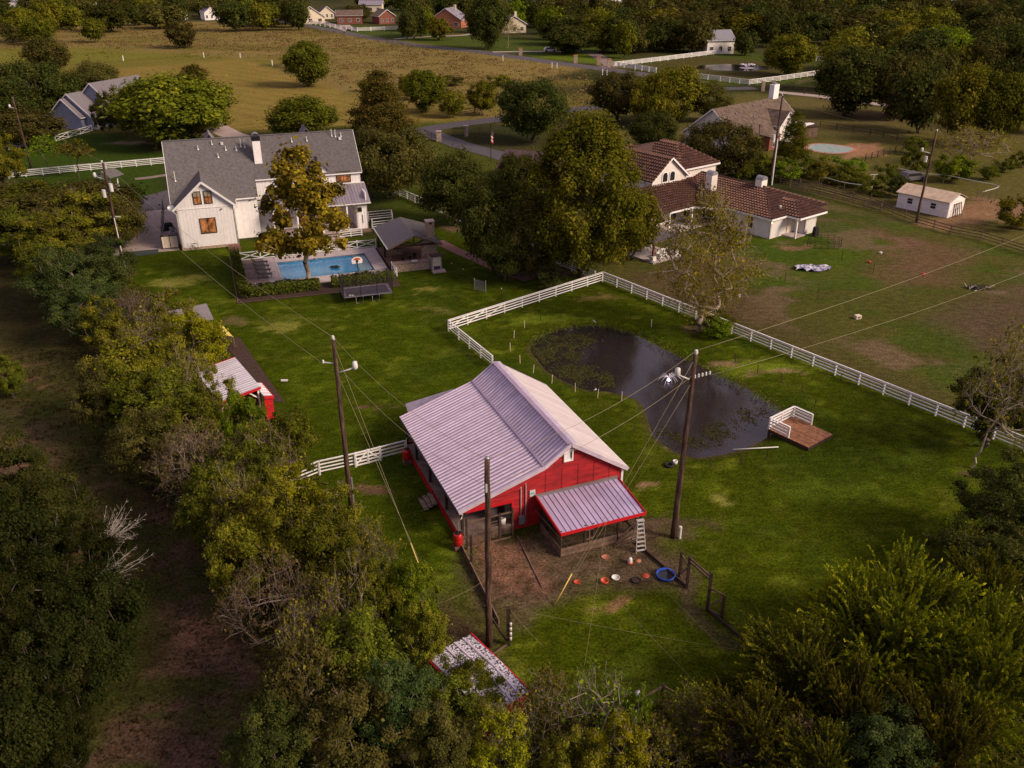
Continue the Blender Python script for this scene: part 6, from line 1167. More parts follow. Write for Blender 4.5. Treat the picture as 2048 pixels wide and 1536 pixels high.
for k in range(4): cyl('hoop', cr, (-1.5 + k, -.8, 0), (-1.5 + k, -.8, 1.7), .03, M['wood'], 5)
wiremesh('wire_mesh', cr, (-1.5, -.8, 0), (1.5, -.8, 0), .1, 1.6, .2, .008, M['wood'])
def car(px, py, rz, m_, lab):
    o = thing('parked_car', lab, 'car', G(px, py), rz); pr = [(-2.3, .35), (2.3, .35), (2.35, .85), (1.5, 1.0), (.9, 1.55), (-1.6, 1.6), (-2.2, 1.05), (-2.35, .8)]
    n = len(pr); Vv = [(x, -.9, z_) for x, z_ in pr] + [(x, .9, z_) for x, z_ in pr]; mesh('body', Vv, [tuple(range(n)), tuple(range(2 * n - 1, n - 1, -1))] + [(i, n + i, n + (i + 1) % n, (i + 1) % n) for i in range(n)], m_, o)
    for y in (-.92, .92): mesh('side_window', [(-1.9, y, 1.05), (1.3, y, 1.05), (.8, y, 1.48), (-1.5, y, 1.5)], [(0, 1, 2, 3)], M['glass'], o)
    mesh('windscreen', [(1.46, -.8, 1.03), (1.46, .8, 1.03), (.94, .75, 1.53), (.94, -.75, 1.53)], [(0, 1, 2, 3)], M['glass'], o)
    for x in (-1.5, 1.5):
        for y in (-.82, .82): cyl('wheel', o, (x, y - .12, .36), (x, y + .12, .36), .36, M['rubber'], 14)
    for y in (-.6, .6): box('headlight', o, (2.34, y, .72), (.04, .3, .15), M['porcelain'])
car(1100, 103, R(8), mat('car_white', (.75, .73, .74), .3, .03, spec=.6), 'white car parked under the dark far oaks, left of the lit porch lamps'); car(1154, 104, R(-10), mat('car_silver', (.4, .4, .43), .3, .03, spec=.6), 'silver car half hidden by the oaks, right of the white one')
car(1860, 222, R(20), mat('car_dark', (.02, .02, .025), .3, .03, spec=.6), 'dark car under the oaks at the end of the long concrete drive')
cv = car(1447, 350, R(40), mat('cover_blue', (.12, .12, .18), .6, .1), 'covered dark boat-like car parked behind the villa roof'); cs = car(1822, 362, R(20), mat('car_grey', (.12, .11, .13), .4, .05), 'dark grey car parked behind the low white shed')
for k, px in enumerate((1169, 1178)):
    o = thing('porch_lamp', ['warm glowing lamp, left of a pair by the far oaks', 'fainter glowing lamp, right of a pair by the far oaks'][k], 'lamp', G(px, 96, 0)); cyl('post', o, (0, 0, 0), (0, 0, 2.6), .08, M['black'], 6); lathe('bulb', o, [(0, 2.6), (.4 - .12 * k, 2.85), (0, 3.1)], M['lamp'], n=10)
wmil = thing('windmill', 'little brick-coloured windmill with a pale wheel by the far white fence', 'windmill', G(1668, 122)); beam('tower', wmil, (0, 0, 0), (0, 0, 5), 1.2, 1.2, M['terracotta'])
for k in range(8): a_ = k * math.pi / 4; beam('blade', wmil, (1.0, -.7, 6.2), (1.0 + 1.1 * math.cos(a_), -.7, 6.2 + 1.1 * math.sin(a_)), .08, .5, M['porcelain'])
beam('vane', wmil, (0, 0, 5), (.9, -.6, 6.2), .2, .2, M['porcelain'])
fpnd = sheet('far_pond', None, [G(*p) for p in ((1390, 137), (1400, 131), (1450, 128), (1530, 132), (1540, 138), (1500, 142), (1430, 141))], .03, wm); tag(fpnd, kind='structure')
f2 = thing('fountain', 'far pond fountain throwing a pale V-shaped spray', 'fountain', G(1494, 136)); 
for k in range(12): a_ = k * math.pi / 6; tube_path('jet', f2, [(math.cos(a_) * 2.6 * t_, math.sin(a_) * 2.6 * t_, 3.6 * t_ - 2.6 * t_ * t_) for t_ in np.linspace(0, 1, 5)], [.05, .06, .07, .08, .1], spray, 4)
lathe('foam', f2, [(0, .1), (1.6, .08), (2.4, .05)], mat('foam', (.38, .34, .38), .4, .2), n=20)
pm = thing('pond_pump_mat', 'dark square fire-pit patch on the brown bark circle by the path', 'mat', G(1020, 545)); box('mat', pm, (0, 0, .04), (3.4, 2.6, .06), M['mulch'], rz=.1)
t2_ = thing('table', 'small white-topped slab lying on the lawn between the trees and the pole', 'board', G(569, 763)); box('top', t2_, (0, 0, .1), (.6, .25, .12), M['porcelain']); box('base', t2_, (0, 0, .03), (.7, .3, .06), M['black'])
tr2 = thing('trapdoor', 'dark green hatch box on the grass beside the concrete pad', 'hatch', U(-4.4, -4.7), HS[2]); box('lid', tr2, (0, 0, .12), (3.6, 1.6, .2), mat('hatch', (.05, .06, .055), .7)); 
# ---------------------------------------------------------------- vegetation
LM = dict(
 oak=leafmat('leaf_oak', (.030, .038, .009), (.072, .076, .016), (.12, .10, .024)),
 oakbrown=leafmat('leaf_oak_brown', (.046, .042, .012), (.105, .090, .022), (.16, .125, .034)),
 green=leafmat('leaf_green', (.050, .060, .007), (.125, .130, .013), (.20, .185, .02)),
 teal=leafmat('leaf_teal', (.034, .052, .014), (.078, .100, .027), (.125, .135, .032)),
 olive=leafmat('leaf_olive', (.066, .066, .008), (.17, .152, .014), (.28, .215, .026)),
 yellow=leafmat('leaf_yellow', (.085, .085, .005), (.24, .22, .010), (.37, .30, .016)),
 lime=leafmat('leaf_lime', (0.0633, 0.0978, 0.00575), (0.161, 0.207, 0.0115), (0.23, 0.265, 0.0161)),
 elm=leafmat('leaf_elm', (.062, .070, .007), (.160, .160, .013), (.26, .22, .02)),
 gold=leafmat('leaf_gold', (.13, .11, .012), (.27, .225, .022), (.38, .31, .035)),
 syc=leafmat('leaf_sycamore', (.065, .052, .006), (.23, .14, .016), (.40, .30, .028)),
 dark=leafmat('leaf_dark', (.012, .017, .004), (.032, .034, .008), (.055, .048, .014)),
 pine=leafmat('leaf_pine', (0.0345, 0.0322, 0.0069), (0.0943, 0.0667, 0.0138), (0.149, 0.0943, 0.0207)),
 plume=leafmat('leaf_plume', (.06, .075, .003), (.19, .195, .008), (.36, .31, .012)),
 plumedark=leafmat('leaf_plume_dark', (.030, .036, .004), (.105, .10, .008), (.22, .17, .012)),
 hedge=leafmat('leaf_hedge', (0.0338, 0.0494, 0.0091), (0.091, 0.107, 0.0156), (0.143, 0.15, 0.0208)),
 pink=leafmat('leaf_pink_brown', (.08, .05, .03), (.15, .095, .05), (.13, .12, .03)),
)
def unit(v): return v / (np.linalg.norm(v, axis=-1, keepdims=True) + 1e-9)
def kites(c, nrm, L, W, r):
    """leaf quads at c with normals nrm"""
    n = len(c); t_ = unit(np.cross(nrm, unit(r.normal(size=(n, 3))))); b_ = np.cross(nrm, t_)
    s = np.clip(r.lognormal(-.05, .38, (n, 1)), .4, 2.1); L = L * s / 2; W = W * s / 2
    return np.stack([c - t_ * L, c + b_ * W + t_ * L * .1, c + t_ * L, c - b_ * W + t_ * L * .1], 1).reshape(-1, 3)
def skeleton(cl, base, r, th, jit=.35):
    """greedy branching from the trunk to each cluster centre; returns edges with pipe-model radii"""
    nodes = [np.array([0, 0, 0.])]; par = [-1]
    top = base; k = 3
    for i in range(1, k + 1): nodes.append(np.array([.02 * th * math.sin(i * 2), .02 * th * math.cos(i * 3), top * i / k])); par.append(i - 1)
    root = len(nodes) - 1; order = np.argsort(np.linalg.norm(cl - nodes[root], axis=1)); cnt_leaf = []
    for ci in order:
        c = cl[ci]; N = np.array(nodes[root:]); d = np.linalg.norm(N - c, axis=1) + .25 * np.linalg.norm(N - nodes[root], axis=1) * 0
        pen = np.where(N[:, 2] > c[2] + .2, 1.5, 0); j = int(np.argmin(d + pen)) + root
        a = nodes[j]; seg = max(1, int(np.linalg.norm(c - a) / (th * .16))); p = j
        for s_ in range(1, seg + 1):
            t_ = s_ / seg; q = a + (c - a) * t_ + r.normal(0, jit * .12 * th * .2, 3) * (t_ < 1); q[2] += .06 * th * math.sin(t_ * 3.14) * .4
            nodes.append(q); par.append(p); p = len(nodes) - 1
        cnt_leaf.append(p)
    load = np.zeros(len(nodes))
    for p in cnt_leaf: load[p] += 1
    for i in range(len(nodes) - 1, 0, -1): load[par[i]] += load[i]
    return nodes, par, load
def limb_edges(nodes, par, load, rt, rmin):
    tot = load[0] if load[0] else 1; E_ = []
    for i in range(1, len(nodes)):
        ra = max(rmin, rt * (load[par[i]] / tot) ** .45); rb = max(rmin * .8, rt * (load[i] / tot) ** .45); E_.append((*nodes[par[i]], *nodes[i], min(ra, rb * 1.35), rb))
    return E_
def make_tree(seed, H=8, Rr=4, base=.25, ncl=60, leaves=12000, L=.2, W=.13, rc=.75, shell=.55, flat=.75, lump=.25, trunk=.16, shape='round', twigs=0, up=.5, gap=0.0):
    r = np.random.default_rng(seed); cl = []
    zb = H * base
    k = 0
    while len(cl) < ncl and k < ncl * 40:
        k += 1
        d = unit(r.normal(size=3)); 
        if shape == 'round': d[2] = d[2] * .9 + .15
        rad = shell + (1 - shell) * r.random() ** .6
        lum = 1 + lump * (2 * fbm(np.array([d[0] * 1.7 + seed]), np.array([d[1] * 1.7 + d[2] * 1.3]), 3)[0] - 1) * 1.6
        p = d * rad * lum
        if shape == 'round': q = np.array([p[0] * Rr, p[1] * Rr, zb + (H - zb) * (.5 + .5 * p[2])])
        elif shape == 'cone':
            t_ = r.random() ** 1.25; w_ = (1 - t_) ** .75 * (rad * lum); a_ = r.uniform(0, 6.283); q = np.array([math.cos(a_) * w_ * Rr, math.sin(a_) * w_ * Rr, zb + (H - zb) * t_ * .97])
        elif shape == 'spire':
            t_ = r.random() ** 1.15; w_ = min(1, (t_ + .04) * 6) ** .6 * (1 - t_) ** .62 * (rad * lum); a_ = r.uniform(0, 6.283); q = np.array([math.cos(a_) * w_ * Rr, math.sin(a_) * w_ * Rr, zb + (H - zb) * t_ * .97])
        elif shape == 'oval':
            t_ = r.random(); w_ = math.sin(math.pi * (t_ * .86 + .12)) ** .7 * rad * lum; a_ = r.uniform(0, 6.283); q = np.array([math.cos(a_) * w_ * Rr, math.sin(a_) * w_ * Rr, zb + (H - zb) * t_])
        elif shape == 'umbrella':
            q = np.array([p[0] * Rr, p[1] * Rr, zb + (H - zb) * (.45 + .5 * abs(p[2]) * (1 - .25 * (p[0] ** 2 + p[1] ** 2)))])
        if q[2] < zb * .8: continue
        if cl and min(np.linalg.norm(np.array(cl) - q, axis=1)) < rc * .55: continue
        cl.append(q)
    cl = np.array(cl); n = len(cl); th = H
    nodes, par, load = skeleton(cl, zb * .9 if shape != 'cone' else zb * .9, r, th)
    E_ = limb_edges(nodes, par, load, trunk, .018)
    w_ = r.uniform(.5, 1.5, n); w_ /= w_.sum(); ci = r.choice(n, leaves, p=w_); crad = rc * r.uniform(.7, 1.3, n)
    d = unit(r.normal(size=(leaves, 3))); d[:, 2] = d[:, 2] * .8 + .12
    rr = r.random(leaves) ** .5 * (1 + .35 * r.exponential(1, leaves) * (r.random(leaves) < .35))
    off = d * rr[:, None] * crad[ci][:, None]; off[:, 2] *= flat
    bump = 1 + .45 * (2 * fbm(d[:, 0] * 2.3 + ci, d[:, 1] * 2.3 + d[:, 2] * 2, 2) - 1); off *= bump[:, None]
    c = cl[ci] + off
    cen = np.array([0, 0, zb + (H - zb) * .45]); outw = unit(c - cen)
    nrm = unit(unit(off) * .5 + outw * .35 + np.array([0, 0, up]) + r.normal(0, .45, (leaves, 3)))
    a_ = .45 * r.random(n)[ci] + .55 * r.random(leaves)
    Vl = kites(c, nrm, L, W, r)
    if twigs:
        T_ = []
        for _ in range(twigs):
            i = r.integers(n); p = cl[i] + r.normal(0, crad[i] * .25, 3); dd = unit(unit(p - cen) + r.normal(0, .45, 3) + np.array([0, 0, .3]))
            ln = r.uniform(.5, 1.3) * crad[i]; q = p + dd * ln; m_ = (cl[i] + p) / 2; T_.append((*cl[i], *p, .02, .014)); T_.append((*p, *q, .014, .007))
            for _2 in range(2): d3 = unit(dd + r.normal(0, .6, 3)); s_ = p + dd * ln * r.uniform(.2, .7); T_.append((*s_, *(s_ + d3 * ln * .5), .009, .005))
        E_ += T_
    Vt, Ft = tubes(E_, 5)
    return fast_mesh('crown', Vl, np.arange(len(Vl)).reshape(-1, 4), LM['green'], {'leaf': np.repeat(a_, 4)}), fast_mesh('trunk', Vt, Ft, M['bark'], smooth=True)
def make_plume(seed, H=5, Rr=4, shoots=420, per=46, L=.13, W=.055, slen=1.75, lean=(.3, .1)):
    """arching shoots set with small leaves along them"""
    r = np.random.default_rng(seed); nb = 26; E_ = []; cl = []
    C_, N_, A_ = [], [], []
    for b in range(nb):
        a_ = r.uniform(0, 6.283); el = r.uniform(.15, 1.35); d = np.array([math.cos(a_) * math.cos(el), math.sin(a_) * math.cos(el), math.sin(el)]); q = np.array([0, 0, .2]) + d * np.array([Rr, Rr, H]) * r.uniform(.55, .85); cl.append(q)
    cl = np.array(cl); nodes, par, load = skeleton(cl, .4, r, H); E_ = limb_edges(nodes, par, load, .14, .02)
    nd = np.array([n for n in nodes[4:]]); 
    for s_ in range(shoots):
        o = nd[r.integers(len(nd))] + r.normal(0, .25, 3); rad = unit(o * np.array([1, 1, .6]) + 1e-6); d = unit(rad * r.uniform(.6, 1.1) + np.array([lean[0], lean[1], r.uniform(.1, .7)]) + r.normal(0, .22, 3)); ln = slen * r.uniform(.6, 1.3)
        t_ = np.linspace(.02, 1, per)[:, None]; P_ = o + d * ln * t_ + np.array([0, 0, -1]) * (.28 * ln * t_ ** 2)
        if P_[-1][2] < .1: continue
        E_.append((*o, *P_[per // 2], .012, .008)); E_.append((*P_[per // 2], *P_[-1], .008, .003))
        perp = r.normal(size=(per, 3)); perp -= (perp @ d)[:, None] * d; perp = unit(perp)
        C_.append(P_ + perp * .045 * (1.25 - t_)); N_.append(unit(np.cross(perp, d) + r.normal(0, .3, (per, 3)) + np.array([0, 0, .5]))); A_.append(np.full(per, .5 * r.random()) + .25 * r.random(per) + .3 * t_[:, 0])
    C_ = np.concatenate(C_); N_ = np.concatenate(N_); A_ = np.concatenate(A_); Vl = kites(C_, N_, L, W, r); Vt, Ft = tubes(E_, 4)
    return fast_mesh('crown', Vl, np.arange(len(Vl)).reshape(-1, 4), LM['plume'], {'leaf': np.repeat(np.clip(A_, 0, 1), 4)}), fast_mesh('trunk', Vt, Ft, M['bark'], smooth=True)
def make_bare(seed, H=5, Rr=2.5, n=70, sub=6, leaves=3800, L=.14, W=.09, base=.15, trunk=.075, upw=.8):
    r = np.random.default_rng(seed); cl = []
    for k in range(n):
        a_ = r.uniform(0, 6.283); rad = r.random() ** .5; cl.append((math.cos(a_) * rad * Rr, math.sin(a_) * rad * Rr, H * (base + .1 + (.9 - base) * (1 - .55 * rad ** 2) * r.uniform(.55, 1))))
    cl = np.array(cl); nodes, par, load = skeleton(cl, H * base, r, H, .6); E_ = limb_edges(nodes, par, load, trunk, .011); C_ = []
    for i in range(4, len(nodes)):
        dpar = unit(nodes[i] - nodes[par[i]])
        for _ in range(sub):
            d = unit(dpar * .8 + r.normal(0, .5, 3) + np.array([0, 0, upw * .3])); ln = r.uniform(.25, .8) * H / 6; q = nodes[i] + d * ln; E_.append((*nodes[i], *q, .008, .005))
            for _2 in range(2): q2 = q + unit(d + r.normal(0, .5, 3)) * ln * .7; E_.append((*q, *q2, .005, .003)); C_.append(q2)
    Vt, Ft = tubes(E_, 4); C_ = np.array(C_); c = C_[r.integers(len(C_), size=leaves)] + r.normal(0, .12, (leaves, 3))
    Vl = kites(c, unit(r.normal(size=(leaves, 3)) + [0, 0, .8]), L, W, r)
    return fast_mesh('crown', Vl, np.arange(len(Vl)).reshape(-1, 4), LM['olive'], {'leaf': np.repeat(r.random(leaves), 4)}), fast_mesh('trunk', Vt, Ft, M['barkgrey'], smooth=True)
def make_fan(seed, H=4, Rr=2.4, n=16):
    r = np.random.default_rng(seed); E_ = []
    for k in range(n):
        a_ = (k / (n - 1) - .5) * 1.25 + r.normal(0, .06); d = unit(np.array([math.cos(a_), math.sin(a_), r.uniform(-.05, .3)])); L_ = Rr * 2 * r.uniform(.65, 1.0); p = np.array([-Rr, 0, H * .55]); m_ = 6; prev = p
        for j in range(1, m_ + 1):
            t_ = j / m_; q = p + d * L_ * t_ + np.array([0, .12 * math.sin(a_ * 3) * t_ * t_ * L_, .10 * t_ * t_ * L_]) + r.normal(0, .03, 3); E_.append((*prev, *q, .030 * (1.15 - t_) + .004, .030 * (1.0 - t_) + .004))
            if j > 1:
                for _ in range(3): d2 = unit(d + r.normal(0, .42, 3)); ln = L_ * .22 * (1.15 - t_); e_ = q + d2 * ln; E_.append((*q, *e_, .008, .004)); E_.append((*e_, *(e_ + unit(d2 + r.normal(0, .4, 3)) * ln * .6), .005, .003))
            prev = q
    Vt, Ft = tubes(E_, 4); c = r.normal(0, .3, (20, 3)) + [Rr * .5, 0, H * .6]; Vl = kites(c, unit(r.normal(size=(20, 3))), .1, .06, r)
    return fast_mesh('crown', Vl, np.arange(len(Vl)).reshape(-1, 4), LM['olive'], {'leaf': np.repeat(r.random(20), 4)}), fast_mesh('trunk', Vt, Ft, M['chalk'], smooth=True)
# library: canonical (H, R, crown mesh, trunk mesh)
LIB = {}
def lib(k, fn, H, Rr, **kw): LIB[k] = (H, Rr, *fn(H=H, Rr=Rr, **kw))
lib('near0', make_tree, 7, 3.2, seed=1, ncl=95, leaves=46000, L=.155, W=.10, rc=.62, twigs=120, base=.12)
lib('near1', make_tree, 7, 3.2, seed=2, ncl=80, leaves=38000, L=.165, W=.105, rc=.60, twigs=160, base=.12, lump=.4)
lib('near2', make_tree, 7, 3.2, seed=3, ncl=66, leaves=26000, L=.16, W=.10, rc=.56, twigs=300, base=.12, lump=.45, shell=.45)
lib('fine0', make_tree, 7, 3.2, seed=4, ncl=110, leaves=52000, L=.125, W=.08, rc=.58, twigs=60, base=.10, lump=.3)
lib('oak0', make_tree, 8, 5, seed=5, ncl=110, leaves=46000, L=.22, W=.15, rc=1.2, base=.10, flat=.8, lump=.28, trunk=.26, shell=.6)
lib('oak1', make_tree, 8, 5, seed=6, ncl=100, leaves=42000, L=.22, W=.15, rc=1.25, base=.12, flat=.8, lump=.32, trunk=.26, shell=.6)
lib('elm', make_tree, 14, 6.4, seed=7, ncl=210, leaves=70000, L=.25, W=.15, rc=.95, base=.13, flat=1.35, lump=.3, trunk=.34, shape='oval', shell=.45)
lib('syc', make_tree, 11, 4.6, seed=8, ncl=120, leaves=16000, L=.27, W=.23, rc=.56, base=.29, flat=1.35, lump=.4, trunk=.2, shape='spire', shell=.25, twigs=90)
lib('pine', make_tree, 10, 4, seed=9, ncl=120, leaves=26000, L=.26, W=.11, rc=1.1, base=.06, flat=.6, lump=.3, trunk=.24, shape='spire', shell=.55)
lib('airy', make_tree, 11, 4.5, seed=10, ncl=150, leaves=15000, L=.16, W=.09, rc=.85, base=.2, flat=1.3, lump=.35, trunk=.22, shape='oval', shell=.3, twigs=380)
lib('mid0', make_tree, 8, 4, seed=11, ncl=110, leaves=26000, L=.27, W=.18, rc=1.05, base=.04, lump=.25, flat=.95, shell=.6)
lib('mid1', make_tree, 8, 4, seed=12, ncl=90, leaves=22000, L=.27, W=.18, rc=1.0, base=.05, lump=.35, flat=.95, shell=.55)
lib('bush0', make_tree, 3, 2.2, seed=13, ncl=34, leaves=6500, L=.20, W=.13, rc=.6, base=.05, trunk=.06, twigs=40)
lib('bush1', make_tree, 3, 2.2, seed=14, ncl=26, leaves=5000, L=.20, W=.13, rc=.6, base=.05, trunk=.06, twigs=60, lump=.4)
for k in range(4): lib('far%d' % k, make_tree, 10, 6, seed=20 + k, ncl=48, leaves=5200, L=.70, W=.50, rc=2.2, base=.04, flat=.85, lump=.26, trunk=.3, shell=.6)
lib('plume0', make_plume, 5, 4.4, seed=30, shoots=1700, per=40, L=.15, W=.065); lib('plume1', make_plume, 5, 4.0, seed=31, shoots=1400, per=36, L=.15, W=.065, lean=(-.15, .1)); lib('plume2', make_plume, 5, 4.2, seed=32, shoots=1500, per=38, L=.15, W=.065, lean=(.1, .3), slen=1.45)
lib('bare0', make_bare, 6, 3, seed=40); lib('bare1', make_bare, 6, 3, seed=41, n=60, leaves=2600); lib('stem', make_bare, 6, 3, seed=45, n=46, sub=4, leaves=650, upw=1.4, trunk=.06, base=.04, L=.2, W=.12); lib('dead', make_bare, 4, 2.4, seed=42, n=60, sub=4, leaves=30, upw=.2, trunk=.05); lib('thin', make_bare, 4, 1.2, seed=43, n=22, leaves=1500, L=.16, W=.11, base=.35, trunk=.05)
lib('shrubtwig', make_bare, 3.2, 1.8, seed=44, n=60, sub=6, leaves=3000, base=.05, upw=1.2, trunk=.05, L=.12, W=.08)
lib('fan', make_fan, 4, 2.4, seed=50)
ntree = [0]
def tree(kind, cx, cy, w, Hm, label, lm='green', bark='bark', cat='tree', name='tree', cf=.58, group=None, rz=None, parts=True, ground=None, tilt=(0, 0), top=None):
    """crown centred at photo place cx,cy (height cf*Hm above ground), crown width w px"""
    if top: Hm = CAM_H - ground[1] * ((_s + (top - 768) / FPX * _c) / (_c - (top - 768) / FPX * _s))
    H0, R0, cm, tm = LIB[kind]; p = ground or G(cx, cy, Hm * cf); p = Vector((p[0], p[1], 0)); dep = depth_of((p.x, p.y, Hm * cf)); Rm = w / 2 * dep / FPX * .93
    ntree[0] += 1; rz = rz if rz is not None else (ntree[0] * 2.39996) % 6.283
    o = thing(name, label, cat, p, rz, group); o.scale = (Rm / R0, Rm / R0, Hm / H0); o.rotation_euler = (tilt[0], tilt[1], rz)
    t_ = link('trunk', tm, o); c = link('crown', cm, o)
    for q, m_ in ((t_, M[bark]), (c, LM[lm])): q.material_slots[0].link = 'OBJECT'; q.material_slots[0].material = m_
    return o
T = tree
# -- middle distance, around the houses
T('syc', 600, 420, 250, 11.5, 'brown and yellow sycamore with a pale trunk standing in the pool hedge', 'syc', 'barkpale', ground=G(617, 568), top=292, cf=.4)
T('elm', 1165, 395, 270, 15.5, 'tallest yellow-green tree, in front of the villa roof above the fence corner', 'elm', cf=.55, ground=G(1163, 553), top=244)
T('elm', 1065, 470, 150, 9.5, 'darker lower tree leaning against the left side of the tallest yellow-green tree', 'oakbrown', cf=.55)
T('mid1', 1268, 440, 110, 9, 'brownish green tree filling the right side of the tallest one, before the villa wall', 'olive')
T('oak0', 985, 440, 150, 11, 'dense dark tree between the round oak and the tallest yellow-green tree', 'oak')
T('oak0', 1035, 348, 80, 7, 'dark tree covering the right half of the brown garage roof', 'oak'); T('oak1', 1010, 505, 110, 6, 'low dark oak beside the bark circle and the white fence', 'oak')
T('oak0', 790, 318, 180, 10.5, 'broad dark oak just right of the farmhouse roof', 'oakbrown', ground=G(782, 398))
T('oak1', 898, 365, 150, 9.5, 'round green oak with several trunks at the white fence, right of the broad dark oak', 'oak', ground=G(910, 452))
T('airy', 1412, 530, 225, 12.5, 'airy golden pecan with pale branches at the white pond fence', 'gold', 'barkpale', cf=.52, ground=G(1398, 662), top=392)
T('bush1', 1440, 640, 66, 1.5, 'low green sprouts round the foot of the golden pecan', 'green', name='shrub', cat='shrub')
T('pine', 765, 205, 138, 15, 'bronze-green pine rising behind the broad dark oak', 'pine', cf=.45, ground=G(765, 272), top=140)
T('pine', 400, 195, 120, 14, 'tall bronze pine behind the spreading elm at the farmhouse', 'pine', cf=.45, ground=G(405, 262), top=128)
T('mid0', 345, 228, 225, 12.5, 'big spreading olive-green elm in front of the bronze pine', 'elm', cf=.5)
T('mid1', 262, 215, 80, 9, 'left shoulder tree of the spreading elm beside the lilac house', 'elm')
T('oak0', 1066, 215, 140, 12, 'big round dark oak at the bend of the lane', 'oak')
T('mid0', 605, 236, 135, 8, 'round green oak just above the farmhouse roof ridge', 'green')
T('mid0', 613, 126, 92, 11, 'single round bush-like tree alone at the mown field edge', 'green')
T('oak1', 1236, 190, 122, 10, 'low wide dark oak on the lawn beyond the lane', 'oakbrown')
T('mid0', 1350, 186, 112, 11, 'tall yellow-olive tree between the lane oak and the far white fence', 'olive'); T('mid1', 1300, 195, 80, 11, 'green tree just left of the tall yellow-olive one', 'olive')
T('oak1', 1415, 200, 90, 8, 'dark low oak right of the tall yellow-olive tree', 'oakbrown'); T('oak0', 1308, 262, 92, 8, 'dark round oak just above the villa roof', 'oak')
T('oak0', 1445, 295, 140, 9.5, 'dark oak in front of the left gable of the brick house', 'oakbrown')
T('pine', 1588, 278, 72, 9, 'narrow vine-covered tree beside the kidney-shaped pool', 'green', cf=.45)
T('near1', 208, 236, 46, 8.5, 'small dark cone-shaped magnolia against the lilac-grey house', 'oak', cf=.5)
T('oak0', 60, 178, 160, 13, 'large dark oak left of the lilac-grey house', 'oak'); T('oak1', 190, 162, 100, 9, 'dark oak just behind the roof of the lilac-grey house', 'oakbrown')
T('mid0', 92, 110, 82, 10, 'twiggy brown-green thicket at the field edge, above the dark oak', 'oakbrown'); T('mid1', 45, 252, 130, 7, 'dark shrubby tree behind the leaning pole at the far left', 'oakbrown')
T('mid0', 0, 200, 90, 10, 'dark tree cut by the left edge beside the big oak', 'oak')
T('thin', 88, 298, 52, 6, 'thin young tree behind the white fence at the left', 'lime', cf=.7); T('thin', 148, 305, 55, 6, 'second thin young tree, right of the first behind the white fence', 'olive', cf=.7)
T('near1', 12, 325, 70, 8, 'yellowish tree at the left edge by the end of the white fence', 'olive')
T('oak0', 118, 420, 290, 7.5, 'very wide dark oak spreading below the wishing well', 'oakbrown'); T('oak1', 238, 442, 110, 6.2, 'right-hand bough tree of the wide dark oak, by the concrete pad', 'oakbrown')
# meadow bushes
for px, py, w, H, lm, lab in ((850, 180, 80, 9, 'green', 'green bush tree at the field corner, left of three'), (905, 205, 50, 6, 'olive', 'small bush in the middle of three at the field corner'), (965, 192, 52, 7.5, 'elm', 'upright yellow-green bush tree right of three at the field corner'), (820, 172, 50, 6, 'olive', 'olive bush directly right of the bronze-green pine'),
        (362, 68, 60, 9, 'oakbrown', 'dark clump in the middle of the back meadow'), (185, 58, 46, 9, 'green', 'round green tree before the far bushes at the left'), (42, 48, 70, 12, 'olive', 'large soft tree group at the far left meadow edge'), (75, 60, 60, 10, 'green', 'green tree right beside the soft far left group'), (20, 62, 40, 8, 'oakbrown', 'dark tree at the far left border of the meadow'),
        (530, 30, 60, 12, 'olive', 'olive tree at the end of the far road'), (490, 22, 50, 11, 'elm', 'yellowish tree beside the end of the far road'), (840, 42, 48, 11, 'lime', 'bright yellow-green tree at the far yard corner'), (878, 55, 46, 9, 'olive', 'olive tree right of the bright far yard tree'), (812, 48, 34, 11, 'oak', 'dark tree left of the bright far yard tree'),
        (975, 38, 80, 19, 'oak', 'tallest dark oak of the far front yards'), (1032, 25, 40, 12, 'lime', 'yellow tree at the skyline behind the far oak'), (1100, 45, 60, 12, 'lime', 'yellow-green tree behind the cream gabled far house'), (1205, 62, 72, 13, 'elm', 'tall pale yellow-green tree by the far lamps'), (1250, 75, 46, 12, 'elm', 'second pale yellow-green tree right of the tall one by the lamps'),
        (1580, 108, 100, 11, 'olive', 'umbrella-shaped yellow-green tree by the far fountain'), (1700, 160, 132, 14, 'oak', 'massive dark oak beside the long concrete drive'), (1800, 172, 90, 13, 'oakbrown', 'greyish tree right of the massive drive oak'), (1855, 180, 66, 11, 'oak', 'dark oak over the parked dark car'),
        (1890, 100, 110, 13, 'lime', 'bright yellow-green tree glowing among the dark right woods'), (1805, 92, 66, 12, 'gold', 'orange-brown tree left of the bright yellow-green one'), (1930, 205, 105, 14, 'olive', 'large green tree right of the parked dark car'), (2000, 215, 110, 13, 'green', 'green tree at the right edge above the bare thicket'), (1492, 84, 44, 8, 'oak', 'dark tree right of the grey-roofed barn'),
        (1392, 74, 56, 9, 'oak', 'dark oak left of the grey-roofed barn'), (1140, 78, 100, 9, 'oak', 'wide dark oak over the white parked car'), (1180, 60, 60, 11, 'oakbrown', 'brown-green oak above the glowing lamps'), (1265, 80, 60, 8, 'oakbrown', 'dark rounded oak left of the climbing white fence'), (1310, 74, 60, 9, 'oak', 'dark oak behind the climbing white fence'), (1350, 80, 56, 7, 'oakbrown', 'lower dark oak nearest the climbing white fence'),
        (700, 22, 28, 7, 'oakbrown', 'brown tree before the red brick far house'), (722, 24, 36, 8, 'oakbrown', 'second brown tree before the red brick far house'), (600, 18, 36, 8, 'oak', 'small dark tree in the cream far yard'), (890, 12, 50, 12, 'oak', 'dark tree behind the pink-brick far house')):
    T('mid0' if w > 60 else ('far%d' % (len(lab) % 4) if py < 90 else 'mid1'), px, py, w, H, lab, lm)
